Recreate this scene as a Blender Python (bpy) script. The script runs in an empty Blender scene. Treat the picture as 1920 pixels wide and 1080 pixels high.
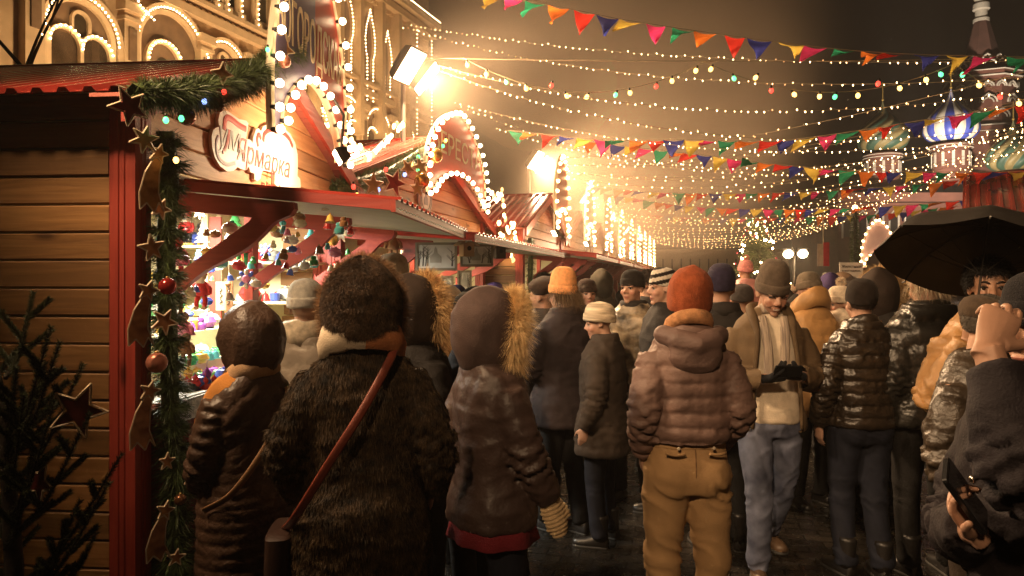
import bpy, math, random
import numpy as np
from math import sin, cos, pi, radians, sqrt, atan2
from mathutils import Vector, Matrix
random.seed(7)
RNG = np.random.default_rng(7)
scene = bpy.context.scene
COL = scene.collection
CAMZ = 1.7
FPX = 1350.0          # focal length of the photograph in its own pixels
HOR = 528.0


def W(px, py, d):
    """point seen at a photo position at a depth of d metres"""
    return np.array([(px - 960) / FPX * d, d, CAMZ + (HOR - py) / FPX * d])


# ------------------------------------------------------------------ mesh building
class MB:
    def __init__(self):
        self.v, self.f, self.m, self.n = [], [], [], 0

    def add(self, VF, mat=0):
        V, F = VF
        V = np.asarray(V, float).reshape(-1, 3)
        n = self.n
        self.v.append(V)
        self.f.extend([tuple(i + n for i in f) for f in F])
        self.m.extend([mat] * len(F))
        self.n += len(V)
        return self

    def mesh(self, name, mats, smooth=False):
        me = bpy.data.meshes.new(name)
        V = np.concatenate(self.v) if self.v else np.zeros((0, 3))
        me.from_pydata(V.tolist(), [], self.f)
        finish_mesh(me, mats, smooth, self.m)
        return me

    def build(self, name, mats, parent=None, smooth=False):
        if not isinstance(mats, (list, tuple)):
            mats = [mats]
        return link(name, self.mesh(name, mats, smooth), parent)


def finish_mesh(me, mats, smooth, midx=None):
    if not isinstance(mats, (list, tuple)):
        mats = [mats]
    for m in mats:
        me.materials.append(m)
    if midx is not None and len(mats) > 1:
        me.polygons.foreach_set('material_index', np.array(midx, dtype=np.int32))
    if smooth:
        me.polygons.foreach_set('use_smooth', np.ones(len(me.polygons), dtype=bool))
        if smooth == 'auto':
            try:
                me.set_sharp_from_angle(angle=radians(38))
            except Exception:
                pass
    me.update()


def link(name, me, parent=None, loc=None, rz=None):
    o = bpy.data.objects.new(name, me)
    COL.objects.link(o)
    if parent is not None:
        o.parent = parent
    if loc is not None:
        o.location = loc
    if rz is not None:
        o.rotation_euler = (0, 0, rz)
    return o


def np_mesh(name, V, Q, mats, parent=None, smooth=True, col=None):
    """quads/tris as an (n,k) array, quickly"""
    me = bpy.data.meshes.new(name)
    k = Q.shape[1]
    me.vertices.add(len(V))
    me.vertices.foreach_set('co', np.asarray(V, np.float32).ravel())
    me.loops.add(Q.size)
    me.loops.foreach_set('vertex_index', Q.astype(np.int32).ravel())
    me.polygons.add(len(Q))
    me.polygons.foreach_set('loop_start', np.arange(0, Q.size, k, dtype=np.int32))
    me.update(calc_edges=True)
    finish_mesh(me, mats, smooth)
    if col is not None:
        a = me.color_attributes.new('Col', 'FLOAT_COLOR', 'POINT')
        c4 = np.ones((len(V), 4), np.float32)
        c4[:, :3] = col
        a.data.foreach_set('color', c4.ravel())
    return link(name, me, parent)


def tag(o, label=None, cat=None, group=None, kind=None):
    if label: o['label'] = label
    if cat: o['category'] = cat
    if group: o['group'] = group
    if kind: o['kind'] = kind
    return o


def thing(name, label, cat, loc=(0, 0, 0), rz=0.0, group=None, scale=None):
    o = bpy.data.objects.new(name, None)
    COL.objects.link(o)
    o.empty_display_size = 0.1
    o.location = loc
    o.rotation_euler = (0, 0, rz)
    if scale: o.scale = (scale,) * 3
    return tag(o, label, cat, group)


def copy_tree(o, parent=None):
    c = o.copy()
    COL.objects.link(c)
    c.parent = parent
    for ch in list(KIDS(o)):
        copy_tree(ch, c)
    return c


def KIDS(o):
    return [x for x in bpy.data.objects if x.parent == o]


# ------------------------------------------------------------------ primitives: (V, F)
def box(c, s, rz=0.0, R=None):
    c = np.asarray(c, float)
    h = np.asarray(s, float) / 2
    V = np.array([[x, y, z] for z in (-1, 1) for y in (-1, 1) for x in (-1, 1)], float) * h
    if rz:
        M = np.array([[cos(rz), -sin(rz), 0], [sin(rz), cos(rz), 0], [0, 0, 1]])
        V = V @ M.T
    if R is not None:
        V = V @ np.asarray(R).T
    F = [(0, 2, 3, 1), (4, 5, 7, 6), (0, 1, 5, 4), (2, 6, 7, 3), (0, 4, 6, 2), (1, 3, 7, 5)]
    return V + c, F


def beam(a, b, w, h, up=(0, 0, 1)):
    """square bar from a to b, w across, h along 'up'"""
    a = np.asarray(a, float); b = np.asarray(b, float)
    d = b - a; L = np.linalg.norm(d); d = d / L
    up = np.asarray(up, float)
    x = np.cross(d, up); x /= np.linalg.norm(x)
    z = np.cross(x, d)
    return box((a + b) / 2, (w, L, h), R=np.stack([x, d, z], 1))


def frames(P, ref=None):
    P = np.asarray(P, float)
    T = np.gradient(P, axis=0) if len(P) > 2 else np.repeat((P[-1:] - P[:1]), len(P), 0)
    T /= np.linalg.norm(T, axis=1, keepdims=True) + 1e-12
    if ref is None:
        ref = np.array([0, 0, 1.0]) if abs(T[0][2]) < 0.9 else np.array([1.0, 0, 0])
    A = []
    a = np.asarray(ref, float)
    for t in T:
        a = a - t * np.dot(a, t)
        a = a / (np.linalg.norm(a) + 1e-12)
        A.append(a.copy())
    A = np.array(A)
    B = np.cross(T, A)
    return T, A, B


def tube(P, r, seg=10, ref=None, caps=True, closed=False):
    """r: scalar, per point, or per point (ra, rb); ra lies along ref"""
    P = np.asarray(P, float)
    n = len(P)
    r = np.asarray(r, float)
    if r.ndim == 0: r = np.full((n, 2), float(r))
    elif r.ndim == 1: r = np.stack([r, r], 1)
    T, A, B = frames(P, ref)
    th = np.linspace(0, 2 * pi, seg, endpoint=False)
    V = P[:, None, :] + A[:, None, :] * (np.cos(th)[None, :, None] * r[:, 0][:, None, None]) + B[:, None, :] * (np.sin(th)[None, :, None] * r[:, 1][:, None, None])
    return V.reshape(-1, 3), grid_faces(n, seg, caps, closed)


def grid_faces(n, seg, caps=True, closed=False):
    F = []
    for i in range(n if closed else n - 1):
        j2 = (i + 1) % n
        for j in range(seg):
            k = (j + 1) % seg
            F.append((i * seg + j, i * seg + k, j2 * seg + k, j2 * seg + j))
    if caps and not closed:
        F.append(tuple(reversed(range(seg))))
        F.append(tuple((n - 1) * seg + j for j in range(seg)))
    return F


def spline(pts, n):
    """Catmull-Rom through pts, n samples"""
    P = np.asarray(pts, float)
    Q = np.vstack([2 * P[0] - P[1], P, 2 * P[-1] - P[-2]])
    t = np.linspace(0, len(P) - 1 - 1e-9, n)
    i = t.astype(int); f = (t - i)[:, None]
    p0, p1, p2, p3 = Q[i], Q[i + 1], Q[i + 2], Q[i + 3]
    return 0.5 * (2 * p1 + (p2 - p0) * f + (2 * p0 - 5 * p1 + 4 * p2 - p3) * f ** 2 + (3 * p1 - p0 - 3 * p2 + p3) * f ** 3)


def loft(rings, caps=True):
    R = np.asarray(rings, float)
    return R.reshape(-1, 3), grid_faces(R.shape[0], R.shape[1], caps)


def ering(cx, cy, z, a, b, seg=32, e=2.3):
    th = np.linspace(0, 2 * pi, seg, endpoint=False)
    c, s = np.cos(th), np.sin(th)
    x = np.sign(c) * np.abs(c) ** (2 / e) * a
    y = np.sign(s) * np.abs(s) ** (2 / e) * b
    return np.stack([cx + x, cy + y, np.full(seg, z)], 1)


def sphere(c, r, seg=16, rings=10, R=None):
    r = np.broadcast_to(np.asarray(r, float), (3,))
    ph = np.linspace(0, pi, rings + 1)[1:-1]
    th = np.linspace(0, 2 * pi, seg, endpoint=False)
    V = [[0, 0, -1]]
    for p in ph:
        for t in th:
            V.append([sin(p) * cos(t), sin(p) * sin(t), -cos(p)])
    V.append([0, 0, 1])
    V = np.array(V) * r
    if R is not None: V = V @ np.asarray(R).T
    F = []
    for j in range(seg):
        F.append((0, 1 + (j + 1) % seg, 1 + j))
    for i in range(len(ph) - 1):
        for j in range(seg):
            k = (j + 1) % seg
            F.append((1 + i * seg + j, 1 + i * seg + k, 1 + (i + 1) * seg + k, 1 + (i + 1) * seg + j))
    top = len(V) - 1; b = 1 + (len(ph) - 1) * seg
    for j in range(seg):
        F.append((b + j, b + (j + 1) % seg, top))
    return V + np.asarray(c, float), F


def lathe(prof, seg=24, c=(0, 0, 0), ribs=0, rib=0.0, R=None, caps=True):
    th = np.linspace(0, 2 * pi, seg, endpoint=False)
    k = 1 + (rib * np.cos(ribs * th) if ribs else 0)
    rings = [np.stack([r * np.cos(th) * k, r * np.sin(th) * k, np.full(seg, z)], 1) for r, z in prof]
    V, F = loft(rings, caps)
    if R is not None: V = V @ np.asarray(R).T
    return V + np.asarray(c, float), F


def prism(poly, t, O=(0, 0, 0), U=(1, 0, 0), Vv=(0, 0, 1)):
    """flat outline (u, v) given thickness t along U x V"""
    U = np.asarray(U, float); Vv = np.asarray(Vv, float); N = np.cross(U, Vv)
    p = np.asarray(poly, float)
    n = len(p)
    A = np.asarray(O, float) + p[:, :1] * U + p[:, 1:] * Vv
    V = np.vstack([A, A + N * t])
    F = [tuple(reversed(range(n))), tuple(range(n, 2 * n))]
    F += [(i, (i + 1) % n, n + (i + 1) % n, n + i) for i in range(n)]
    return V, F


def xf(VF, M=None, t=(0, 0, 0)):
    V, F = VF
    V = np.asarray(V, float)
    if M is not None: V = V @ np.asarray(M, float).T
    return V + np.asarray(t, float), F


def rotz(a): return np.array([[cos(a), -sin(a), 0], [sin(a), cos(a), 0], [0, 0, 1.0]])
def rotx(a): return np.array([[1.0, 0, 0], [0, cos(a), -sin(a)], [0, sin(a), cos(a)]])
def roty(a): return np.array([[cos(a), 0, sin(a)], [0, 1.0, 0], [-sin(a), 0, cos(a)]])


def vnoise(P, seed=0):
    P = np.asarray(P, float)
    I = np.floor(P); f = P - I
    f = f * f * (3 - 2 * f)
    out = np.zeros(len(P))
    for dx in (0, 1):
        for dy in (0, 1):
            for dz in (0, 1):
                J = I + np.array([dx, dy, dz])
                h = np.sin(J @ np.array([127.1, 311.7, 74.7]) + seed * 17.3) * 43758.5453
                h = h - np.floor(h)
                w = (f[:, 0] if dx else 1 - f[:, 0]) * (f[:, 1] if dy else 1 - f[:, 1]) * (f[:, 2] if dz else 1 - f[:, 2])
                out += h * w
    return out * 2 - 1


def remesh(mb, voxel, smooth=3, fac=0.5):
    me = mb.mesh('tmp', [])
    o = bpy.data.objects.new('tmp', me)
    COL.objects.link(o)
    m = o.modifiers.new('r', 'REMESH'); m.mode = 'VOXEL'; m.voxel_size = voxel
    if smooth:
        s = o.modifiers.new('s', 'SMOOTH'); s.iterations = smooth; s.factor = fac
    dg = bpy.context.evaluated_depsgraph_get()
    dg.update()
    me2 = bpy.data.meshes.new_from_object(o.evaluated_get(dg))
    n = len(me2.vertices)
    V = np.empty(n * 3, np.float32); me2.vertices.foreach_get('co', V)
    N = np.empty(n * 3, np.float32); me2.vertices.foreach_get('normal', N)
    Q = np.empty(len(me2.loops), np.int32); me2.loops.foreach_get('vertex_index', Q)
    bpy.data.objects.remove(o)
    bpy.data.meshes.remove(me); bpy.data.meshes.remove(me2)
    return V.reshape(-1, 3).astype(float), N.reshape(-1, 3).astype(float), Q.reshape(-1, 4)


def strands_geo(P, D, L, w, droop=0.3, curl=0.35, seed=1):
    """hair strands as tapered ribbons: roots P, directions D, lengths L"""
    rng = np.random.default_rng(seed)
    n = len(P)
    L = np.broadcast_to(L, (n,)) * rng.uniform(0.7, 1.2, n)
    D = D + rng.normal(0, curl, (n, 3)); D /= np.linalg.norm(D, axis=1, keepdims=True)
    side = np.cross(D, rng.normal(0, 1, (n, 3))); side /= np.linalg.norm(side, axis=1, keepdims=True) + 1e-9
    g = np.array([0, 0, -1.0]) * droop
    p1 = P + D * (L * 0.5)[:, None] + g * (L * 0.25)[:, None]
    p2 = P + D * (L * 0.9)[:, None] + g * (L * 0.9)[:, None]
    w = np.broadcast_to(w, (n,))[:, None]
    V = np.stack([P - side * w, P + side * w, p1 - side * w * .7, p1 + side * w * .7, p2 - side * w * .12, p2 + side * w * .12], 1).reshape(-1, 3)
    b = np.arange(n)[:, None] * 6
    Q = np.concatenate([b + np.array([[0, 1, 3, 2]]), b + np.array([[2, 3, 5, 4]])], 0)
    return V, Q


def sample_surface(V, Q, n, seed=1, mask=None):
    rng = np.random.default_rng(seed)
    a, b, c = V[Q[:, 0]], V[Q[:, 1]], V[Q[:, 2]]
    A = np.linalg.norm(np.cross(b - a, c - a), axis=1)
    if mask is not None: A = A * mask(V[Q].mean(1))
    i = rng.choice(len(Q), n, p=A / A.sum())
    u, v = rng.random((2, n, 1))
    if Q.shape[1] == 4:
        p = (V[Q[i, 0]] * (1 - u) + V[Q[i, 1]] * u) * (1 - v) + (V[Q[i, 3]] * (1 - u) + V[Q[i, 2]] * u) * v
    else:
        p = a[i] + u * (b[i] - a[i]) + v * (1 - u) * (c[i] - a[i])
    N = np.cross(b[i] - a[i], c[i] - a[i]); N /= np.linalg.norm(N, axis=1, keepdims=True) + 1e-12
    return p, N


# ------------------------------------------------------------------ materials
MATS = {}


def mat(name, col, rough=0.7, metal=0.0, var=0.15, vscale=8.0, bump=0.0, bscale=60.0, stretch=None, sheen=0.0, spec=0.5, coat=0.0, col2=None, attr=False, alpha=None, island=0.0, detail=4.0):
    if name in MATS: return MATS[name]
    m = bpy.data.materials.new(name); m.use_nodes = True
    nt = m.node_tree; N = nt.nodes; L = nt.links
    b = N['Principled BSDF']
    b.inputs['Roughness'].default_value = rough
    b.inputs['Metallic'].default_value = metal
    b.inputs['Specular IOR Level'].default_value = spec
    if coat: b.inputs['Coat Weight'].default_value = coat; b.inputs['Coat Roughness'].default_value = 0.08
    if sheen:
        b.inputs['Sheen Weight'].default_value = sheen
        b.inputs['Sheen Roughness'].default_value = 0.4
        b.inputs['Sheen Tint'].default_value = (*[min(1, c * 2 + .2) for c in col], 1)
    tc = N.new('ShaderNodeTexCoord')
    mp = N.new('ShaderNodeMapping'); L.new(tc.outputs['Object'], mp.inputs['Vector'])
    if stretch: mp.inputs['Scale'].default_value = stretch
    nz = N.new('ShaderNodeTexNoise'); nz.inputs['Scale'].default_value = vscale; nz.inputs['Detail'].default_value = detail
    L.new(mp.outputs[0], nz.inputs['Vector'])
    rmp = N.new('ShaderNodeValToRGB')
    c1 = [c * (1 - var) for c in col]; c2 = [min(1, c * (1 + var)) for c in (col2 or col)]
    rmp.color_ramp.elements[0].color = (*c1, 1); rmp.color_ramp.elements[1].color = (*c2, 1)
    rmp.color_ramp.elements[0].position = 0.3; rmp.color_ramp.elements[1].position = 0.7
    L.new(nz.outputs['Fac'], rmp.inputs['Fac'])
    out = rmp.outputs['Color']
    if island:
        g = N.new('ShaderNodeNewGeometry')
        mr = N.new('ShaderNodeMapRange'); mr.inputs['To Min'].default_value = 1 - island; mr.inputs['To Max'].default_value = 1 + island
        L.new(g.outputs['Random Per Island'], mr.inputs['Value'])
        mx = N.new('ShaderNodeMix'); mx.data_type = 'RGBA'; mx.blend_type = 'MULTIPLY'; mx.inputs['Factor'].default_value = 1
        L.new(out, mx.inputs['A']); L.new(mr.outputs[0], mx.inputs['B']); out = mx.outputs['Result']
    if attr:
        at = N.new('ShaderNodeAttribute'); at.attribute_name = 'Col'
        mx = N.new('ShaderNodeMix'); mx.data_type = 'RGBA'; mx.blend_type = 'MULTIPLY'; mx.inputs['Factor'].default_value = 1
        L.new(out, mx.inputs['A']); L.new(at.outputs['Color'], mx.inputs['B']); out = mx.outputs['Result']
    L.new(out, b.inputs['Base Color'])
    if bump:
        n2 = N.new('ShaderNodeTexNoise'); n2.inputs['Scale'].default_value = bscale; n2.inputs['Detail'].default_value = 6.0
        L.new(mp.outputs[0], n2.inputs['Vector'])
        bp = N.new('ShaderNodeBump'); bp.inputs['Strength'].default_value = bump; bp.inputs['Distance'].default_value = 0.01
        L.new(n2.outputs['Fac'], bp.inputs['Height']); L.new(bp.outputs[0], b.inputs['Normal'])
    MATS[name] = m
    return m


def glow(name, col, strength, sample=False):
    if name in MATS: return MATS[name]
    m = bpy.data.materials.new(name); m.use_nodes = True
    nt = m.node_tree; b = nt.nodes['Principled BSDF']
    b.inputs['Base Color'].default_value = (*col, 1)
    b.inputs['Emission Color'].default_value = (*col, 1)
    b.inputs['Emission Strength'].default_value = strength
    m.cycles.emission_sampling = 'AUTO' if sample else 'NONE'
    MATS[name] = m
    return m


FAB = dict(var=0.18, vscale=14, bump=0.25, bscale=180)
# ================================================================== PEOPLE
def unit(v):
    v = np.asarray(v, float); return v / (np.linalg.norm(v) + 1e-12)


def hand_parts(mb, w, f, p, t, curl=0.35, thumb=0.5, k=1.0, grow=0.0, spread=0.0, curls=None):
    """w wrist, f along the fingers, p where the palm faces, t the thumb's side"""
    w = np.asarray(w, float); f = unit(f); p = unit(np.asarray(p, float) - f * np.dot(p, f)); t = unit(np.asarray(t, float) - f * np.dot(t, f) - p * np.dot(t, p))
    g = grow
    rings = []
    for a, hw, ht in ((-.03, .026, .021), (0, .026, .019), (.03, .034, .018), (.06, .040, .016), (.085, .041, .013), (.095, .037, .010)):
        rings.append((w + f * a * k, hw * k + g, ht * k + g))
    mb.add(tube([r[0] for r in rings], [(r[1], r[2]) for r in rings], 14, ref=t))
    base = ((.0315, .086, .072), (.0105, .092, .080), (-.0105, .088, .074), (-.0305, .078, .058))
    for i, (lat, al, ln) in enumerate(base):
        c = (curls[i] if curls else curl)
        P = [w + f * (al - .018) * k + t * lat * k, w + f * al * k + t * lat * k]
        ang = 0.0
        d = unit(f + t * lat * spread * 8)
        for ph, fr in enumerate((.45, .31, .24)):
            ang += c * (1.0, 1.15, .7)[ph]
            dd = d * cos(ang) + p * sin(ang)
            P.append(P[-1] + dd * ln * fr * k)
        r0 = (.0084, .0083, .0080, .0072)[i] * k + g
        mb.add(tube(P, [r0, r0, r0 * .95, r0 * .9, r0 * .72], 8))
        mb.add(sphere(P[-1], r0 * .72, 8, 6))
    b0 = w + f * .018 * k + t * .022 * k
    d1 = unit(t * .75 + f * .65 + p * .25)
    d2 = unit(t * (.75 - thumb) + f * .8 + p * thumb)
    P = [b0, b0 + d1 * .045 * k, b0 + d1 * .045 * k + d2 * .034 * k, b0 + d1 * .045 * k + unit(d2 + p * .2) * .060 * k]
    mb.add(tube(P, [.017 * k + g, .0125 * k + g, .0105 * k + g, .008 * k + g], 8))
    mb.add(sphere(P[-1], .008 * k + g, 8, 6))


NECK = np.array([0, -.015, 1.50])


def headM(yaw=0, pitch=0, roll=0):
    """yaw + turns to the person's own left, pitch + looks down"""
    return rotz(radians(yaw)) @ rotx(radians(-pitch)) @ roty(radians(roll))


def hx(VF, M):
    V, F = VF
    return (np.asarray(V) - NECK) @ M.T + NECK, F


def head_parts(mb, M, smile=False):
    A = lambda vf: mb.add(hx(vf, M))
    A(sphere((0, -.012, 1.665), (.076, .094, .088), 24, 16))
    A(sphere((0, .028, 1.605), (.062, .064, .086), 24, 16))
    A(sphere((0, .030, 1.565), (.050, .056, .045), 20, 12))
    A(sphere((0, .072, 1.533), (.024, .021, .018), 14, 10))
    for s in (-1, 1):
        A(sphere((.040 * s, .058, 1.602), (.024, .026, .026), 12, 8))
        A(sphere((.0125 * s, .096, 1.601), (.0105, .012, .009), 10, 8))
        A(sphere((.078 * s, -.008, 1.628), (.009, .021, .034), 12, 8, R=rotz(.35 * s)))
        A(sphere((.033 * s, .070, 1.652), (.026, .020, .011), 12, 8))
        if smile: A(sphere((.036 * s, .070, 1.588), (.018, .018, .018), 10, 8))
    A(tube([(0, .080, 1.655), (0, .093, 1.632), (0, .108, 1.610), (0, .110, 1.602)], [(.010, .012), (.010, .012), (.013, .013), (.011, .009)], 10))
    w = .030 if smile else .023
    A(sphere((0, .086, 1.573), (w, .011, .0065), 12, 8))
    A(sphere((0, .085, 1.559), (w * .85, .012, .0075), 12, 8))
    # neck, its lower end fixed to the shoulders
    top = (np.array([0, -.012, 1.60]) - NECK) @ M.T + NECK
    mb.add(tube([top, (0, -.018, 1.52), (0, -.025, 1.44), (0, -.02, 1.36)], [.054, .055, .064, .085], 18))


ARM_DOWN = lambda s: dict(e=(.235 * s, -.035, 1.12), w=(.240 * s, .045, .88), f=(-.05 * s, .2, -1), p=(-s, .15, 0), t=(0, 1, .2), curl=.35)
ARM_POCKET = lambda s: dict(e=(.262 * s, -.08, 1.14), w=(.205 * s, .11, .96), f=(-.55 * s, .5, -.6), p=(-s, 0, 0), t=(0, 1, .3), curl=.3)
ARM_FRONT = lambda s: dict(e=(.24 * s, .03, 1.12), w=(.09 * s, .25, 1.13), f=(-1 * s, .35, .1), p=(-.2 * s, -1, 0), t=(0, 0, 1), curl=.5)
LEG_STAND = lambda s: dict(h=(.09 * s, 0, .90), k=(.105 * s, .02, .48), a=(.115 * s, -.02, .085), f=(.18 * s, 1, 0))


def arm(spec, s):
    if spec is None or spec == 'down': return ARM_DOWN(s)
    if spec == 'pocket': return ARM_POCKET(s)
    if spec == 'front': return ARM_FRONT(s)
    d = ARM_DOWN(s); d.update(spec); return d


BODY_CACHE = {}


def body_mesh(arms, legs, M, voxel, smile, hands=True):
    mb = MB()
    head_parts(mb, M, smile)
    mb.add(loft([ering(0, -.01, z, a, b, 24) for z, a, b in ((.84, .13, .09), (.95, .155, .105), (1.05, .14, .095), (1.2, .145, .10), (1.34, .150, .10), (1.42, .115, .08), (1.46, .07, .06))]))
    for i, s in enumerate((-1, 1)):
        a = arms[i]; l = legs[i]
        sh = np.array([.150 * s, -.01, 1.385])
        mb.add(tube(spline([sh, a['e'], a['w']], 9), np.interp(np.linspace(0, 1, 9), [0, .45, .55, 1], [.056, .043, .042, .028]), 12))
        if hands:
            hand_parts(mb, a['w'], a['f'], a['p'], a['t'], a.get('curl', .35), a.get('thumb', .5), 1.0, 0, a.get('spread', 0), a.get('curls'))
        mb.add(tube(spline([l['h'], l['k'], l['a']], 9), np.interp(np.linspace(0, 1, 9), [0, .5, .75, 1], [.085, .058, .055, .040]), 12))
        f = unit(l['f'])
        an = np.array(l['a'])
        mb.add(sphere(an + f * .07 - np.array([0, 0, .045]), (.04, .1, .03), 12, 8, R=rotz(atan2(-f[0], f[1]))))
    return remesh(mb, voxel, 2, .5)


def skin_col(V, M, lips=True, stubble=0.0):
    L = (V - NECK) @ M + NECK          # back into unturned head space
    c = np.ones((len(V), 3))
    x, y, z = L.T
    face = (y > .03) & (z > 1.5)
    ch = np.exp(-(((np.abs(x) - .042) / .02) ** 2 + ((z - 1.600) / .02) ** 2)) * (y > .03)
    c[:, 1] *= 1 - .22 * ch; c[:, 2] *= 1 - .25 * ch
    ns = np.exp(-((x / .014) ** 2 + ((z - 1.605) / .014) ** 2)) * (y > .085)
    c[:, 1] *= 1 - .18 * ns; c[:, 2] *= 1 - .2 * ns
    if lips:
        lp = np.exp(-((x / .024) ** 4 + ((z - 1.566) / .011) ** 4)) * (y > .07)
        c *= 1 - lp[:, None] * np.array([.25, .55, .5])
        ln = np.exp(-((x / .026) ** 4 + ((z - 1.566) / .0025) ** 2)) * (y > .06)
        c *= 1 - .6 * ln[:, None]
    if stubble:
        st = np.clip((1.590 - z) / .02, 0, 1) * (z > 1.49) * (y > -.01) * np.clip(1 - 0.0, 0, 1)
        mus = np.exp(-((x / .032) ** 4 + ((z - 1.583) / .007) ** 2)) * (y > .07)
        c *= 1 - (np.maximum(st * .8, mus) * stubble)[:, None] * np.array([.62, .68, .72])
    return c


SKIN = dict(rough=.5, var=.07, vscale=30, bump=.06, bscale=220, attr=True)


def skin_mat(kind):
    c = {'fair': (.50, .29, .20), 'mid': (.42, .235, .155), 'tan': (.36, .195, .12)}[kind]
    return mat('skin_' + kind, c, **SKIN)


def face_bits(root, M, brow=(.05, .03, .02), smile=False, closed=False):
    for s in (-1, 1):
        mb = MB()
        if not closed:
            V, F = sphere((.0325 * s, .0715, 1.634), .0125, 16, 12, R=rotx(-pi / 2))
            c = np.array([.0325 * s, .0715, 1.634])
            for f in F:
                q = np.mean(V[list(f)], axis=0) - c
            mi = [1 if (np.mean(V[list(f)], axis=0) - c)[1] > .0098 else 0 for f in F]
            mb.add(hx((V, F), M)); mb.m = mi
            mb.build('eye', [mat('eye_white', (.62, .58, .52), .2, var=.02), mat('eye_iris', (.03, .02, .015), .15, var=.1)], root, True)
        lid = MB().add(hx(tube([(.018 * s, .0855, 1.636), (.026 * s, .0872, 1.6425), (.034 * s, .0865, 1.6435), (.043 * s, .082, 1.6405), (.049 * s, .076, 1.635)], .0026 if not closed else .004, 6), M))
        lid.build('eyelid', mat('lash', (.03, .02, .015), .6), root, True)
        b = MB().add(hx(tube([(.012 * s, .0925, 1.657), (.024 * s, .0935, 1.663), (.036 * s, .090, 1.6645), (.050 * s, .079, 1.658)], [.003, .0042, .004, .002], 6), M))
        b.build('eyebrow', mat('brow_%.2f' % brow[0], brow, .8), root, True)
    if smile:
        MB().add(hx(sphere((0, .0905, 1.5665), (.021, .007, .0052), 14, 8), M)).build('teeth', mat('teeth', (.75, .68, .58), .25, var=.03), root, True)


def arm_param(V, a, s):
    """(distance to the arm's centre line, metres along it)"""
    sh = np.array([.165 * s, -.01, 1.39])
    P = spline([sh, a['e'], a['w']], 24)
    D = np.linalg.norm(V[:, None, :] - P[None], axis=2)
    j = D.argmin(1)
    L = np.concatenate([[0], np.cumsum(np.linalg.norm(np.diff(P, axis=0), axis=1))])
    return D[np.arange(len(V)), j], L[j]


def quilt(q):
    return (np.abs(np.sin(pi * q)) + .008) ** .38


def coat_geo(arms, c, voxel):
    """c: hem, bulk, flare, len..., quilt pitch + amp; returns V, N, Q"""
    k = c.get('bulk', 0.0); hem = c.get('hem', .80); fl = c.get('flare', 0.0); wz = c.get('waist', .01)
    wide = c.get('wide', 1.0)
    zs = [hem, hem + .03, .90, 1.02, 1.15, 1.28, 1.38, 1.44, 1.49, 1.53]
    a = [.180 + fl, .188 + fl, .186 + fl * .8, .168 - wz + fl * .4, .180, .190, .186, .160, .108, .080]
    b = [.145 + fl, .150 + fl, .146 + fl * .8, .132 - wz + fl * .4, .140, .142, .128, .108, .090, .078]
    y = [0, 0, 0, 0, 0, 0, -.005, -.012, -.018, -.018]
    rows = [(z, (aa + k) * wide, bb + k, yy) for z, aa, bb, yy in zip(zs, a, b, y) if z >= hem]
    rows = sorted(rows)
    zz = np.linspace(rows[0][0], rows[-1][0], 26)
    rr = np.array(rows)
    mb = MB()
    rings = [ering(0, np.interp(z, rr[:, 0], rr[:, 3]), z, np.interp(z, rr[:, 0], rr[:, 1]), np.interp(z, rr[:, 0], rr[:, 2]), 36, 2.4) for z in zz]
    mb.add(loft(rings))
    for i, s in enumerate((-1, 1)):
        ar = arms[i]
        sh = np.array([.152 * s * wide, -.012, 1.385])
        w = np.array(ar['w']); e = np.array(ar['e'])
        w2 = w + (e - w) / np.linalg.norm(e - w) * c.get('cuff', .0)
        P = spline([sh, e, w2], 12)
        mb.add(tube(P, np.interp(np.linspace(0, 1, 12), [0, .2, .5, .85, 1], [.062 + k, .068 + k, .060 + k, .052 + k * .8, .046 + k * .6]), 20))
    V, N, Q = remesh(mb, voxel, c.get('smooth', 5), .6)
    # quilting and creases, pushed along the normals
    pitch = c.get('pitch', 0); amp = c.get('amp', 0)
    d = [arm_param(V, arms[i], s) for i, s in enumerate((-1, 1))]
    lim = .082 + k
    onarm = [(dd < lim) & (np.abs(V[:, 0]) > .15) | (dd < lim * .8) & (V[:, 2] < 1.3) & (np.hypot(V[:, 0] / (.18 + k), V[:, 1] / (.14 + k)) > 1.06) for dd, _ in d]
    off = np.zeros(len(V))
    seed = c.get('seed', 3)
    wv = vnoise(V * np.array([7, 7, 5]), seed)
    if amp:
        q = (V[:, 2] + .012 * wv + c.get('sag', .0) * np.abs(V[:, 0])) / pitch
        if c.get('diag'):
            q = np.where(V[:, 2] > c['diag'], (V[:, 2] + np.abs(V[:, 0]) * .9 + .01 * wv) / (pitch * 1.6), q)
        for i in (0, 1):
            q = np.where(onarm[i], (d[i][1] + .01 * wv) / pitch, q)
        Qv = quilt(q)
        seam = np.exp(-((np.minimum(q % 1, 1 - q % 1)) / .28) ** 2)
        th = np.arctan2(V[:, 1], V[:, 0])
        pk = vnoise(np.stack([V[:, 0] * 42, V[:, 1] * 42, np.floor(q) * 3.7 + V[:, 2] * 6], 1), seed + 1)
        off += amp * (Qv - .75) + amp * .45 * seam * pk + amp * .3 * vnoise(V * 14, seed + 2)
    cr = c.get('crease', .004)
    fold = 1 - np.abs(vnoise(V * np.array([6, 6, 16]) + vnoise(V * 9, seed + 9)[:, None] * .6, seed + 4))
    off += cr * (fold ** 3 - .3) + cr * .5 * vnoise(V * 22, seed + 5)
    # elbows wrinkle more
    for i in (0, 1):
        e = np.exp(-((d[i][1] - .30) / .09) ** 2) * onarm[i]
        off += e * cr * 1.6 * np.sin(d[i][1] * 190 + V[:, 0] * 60 + wv * 2)
    hemb = np.exp(-((V[:, 2] - hem) / .02) ** 2)
    off -= hemb * .004
    return V + N * off[:, None], N, Q


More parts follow.
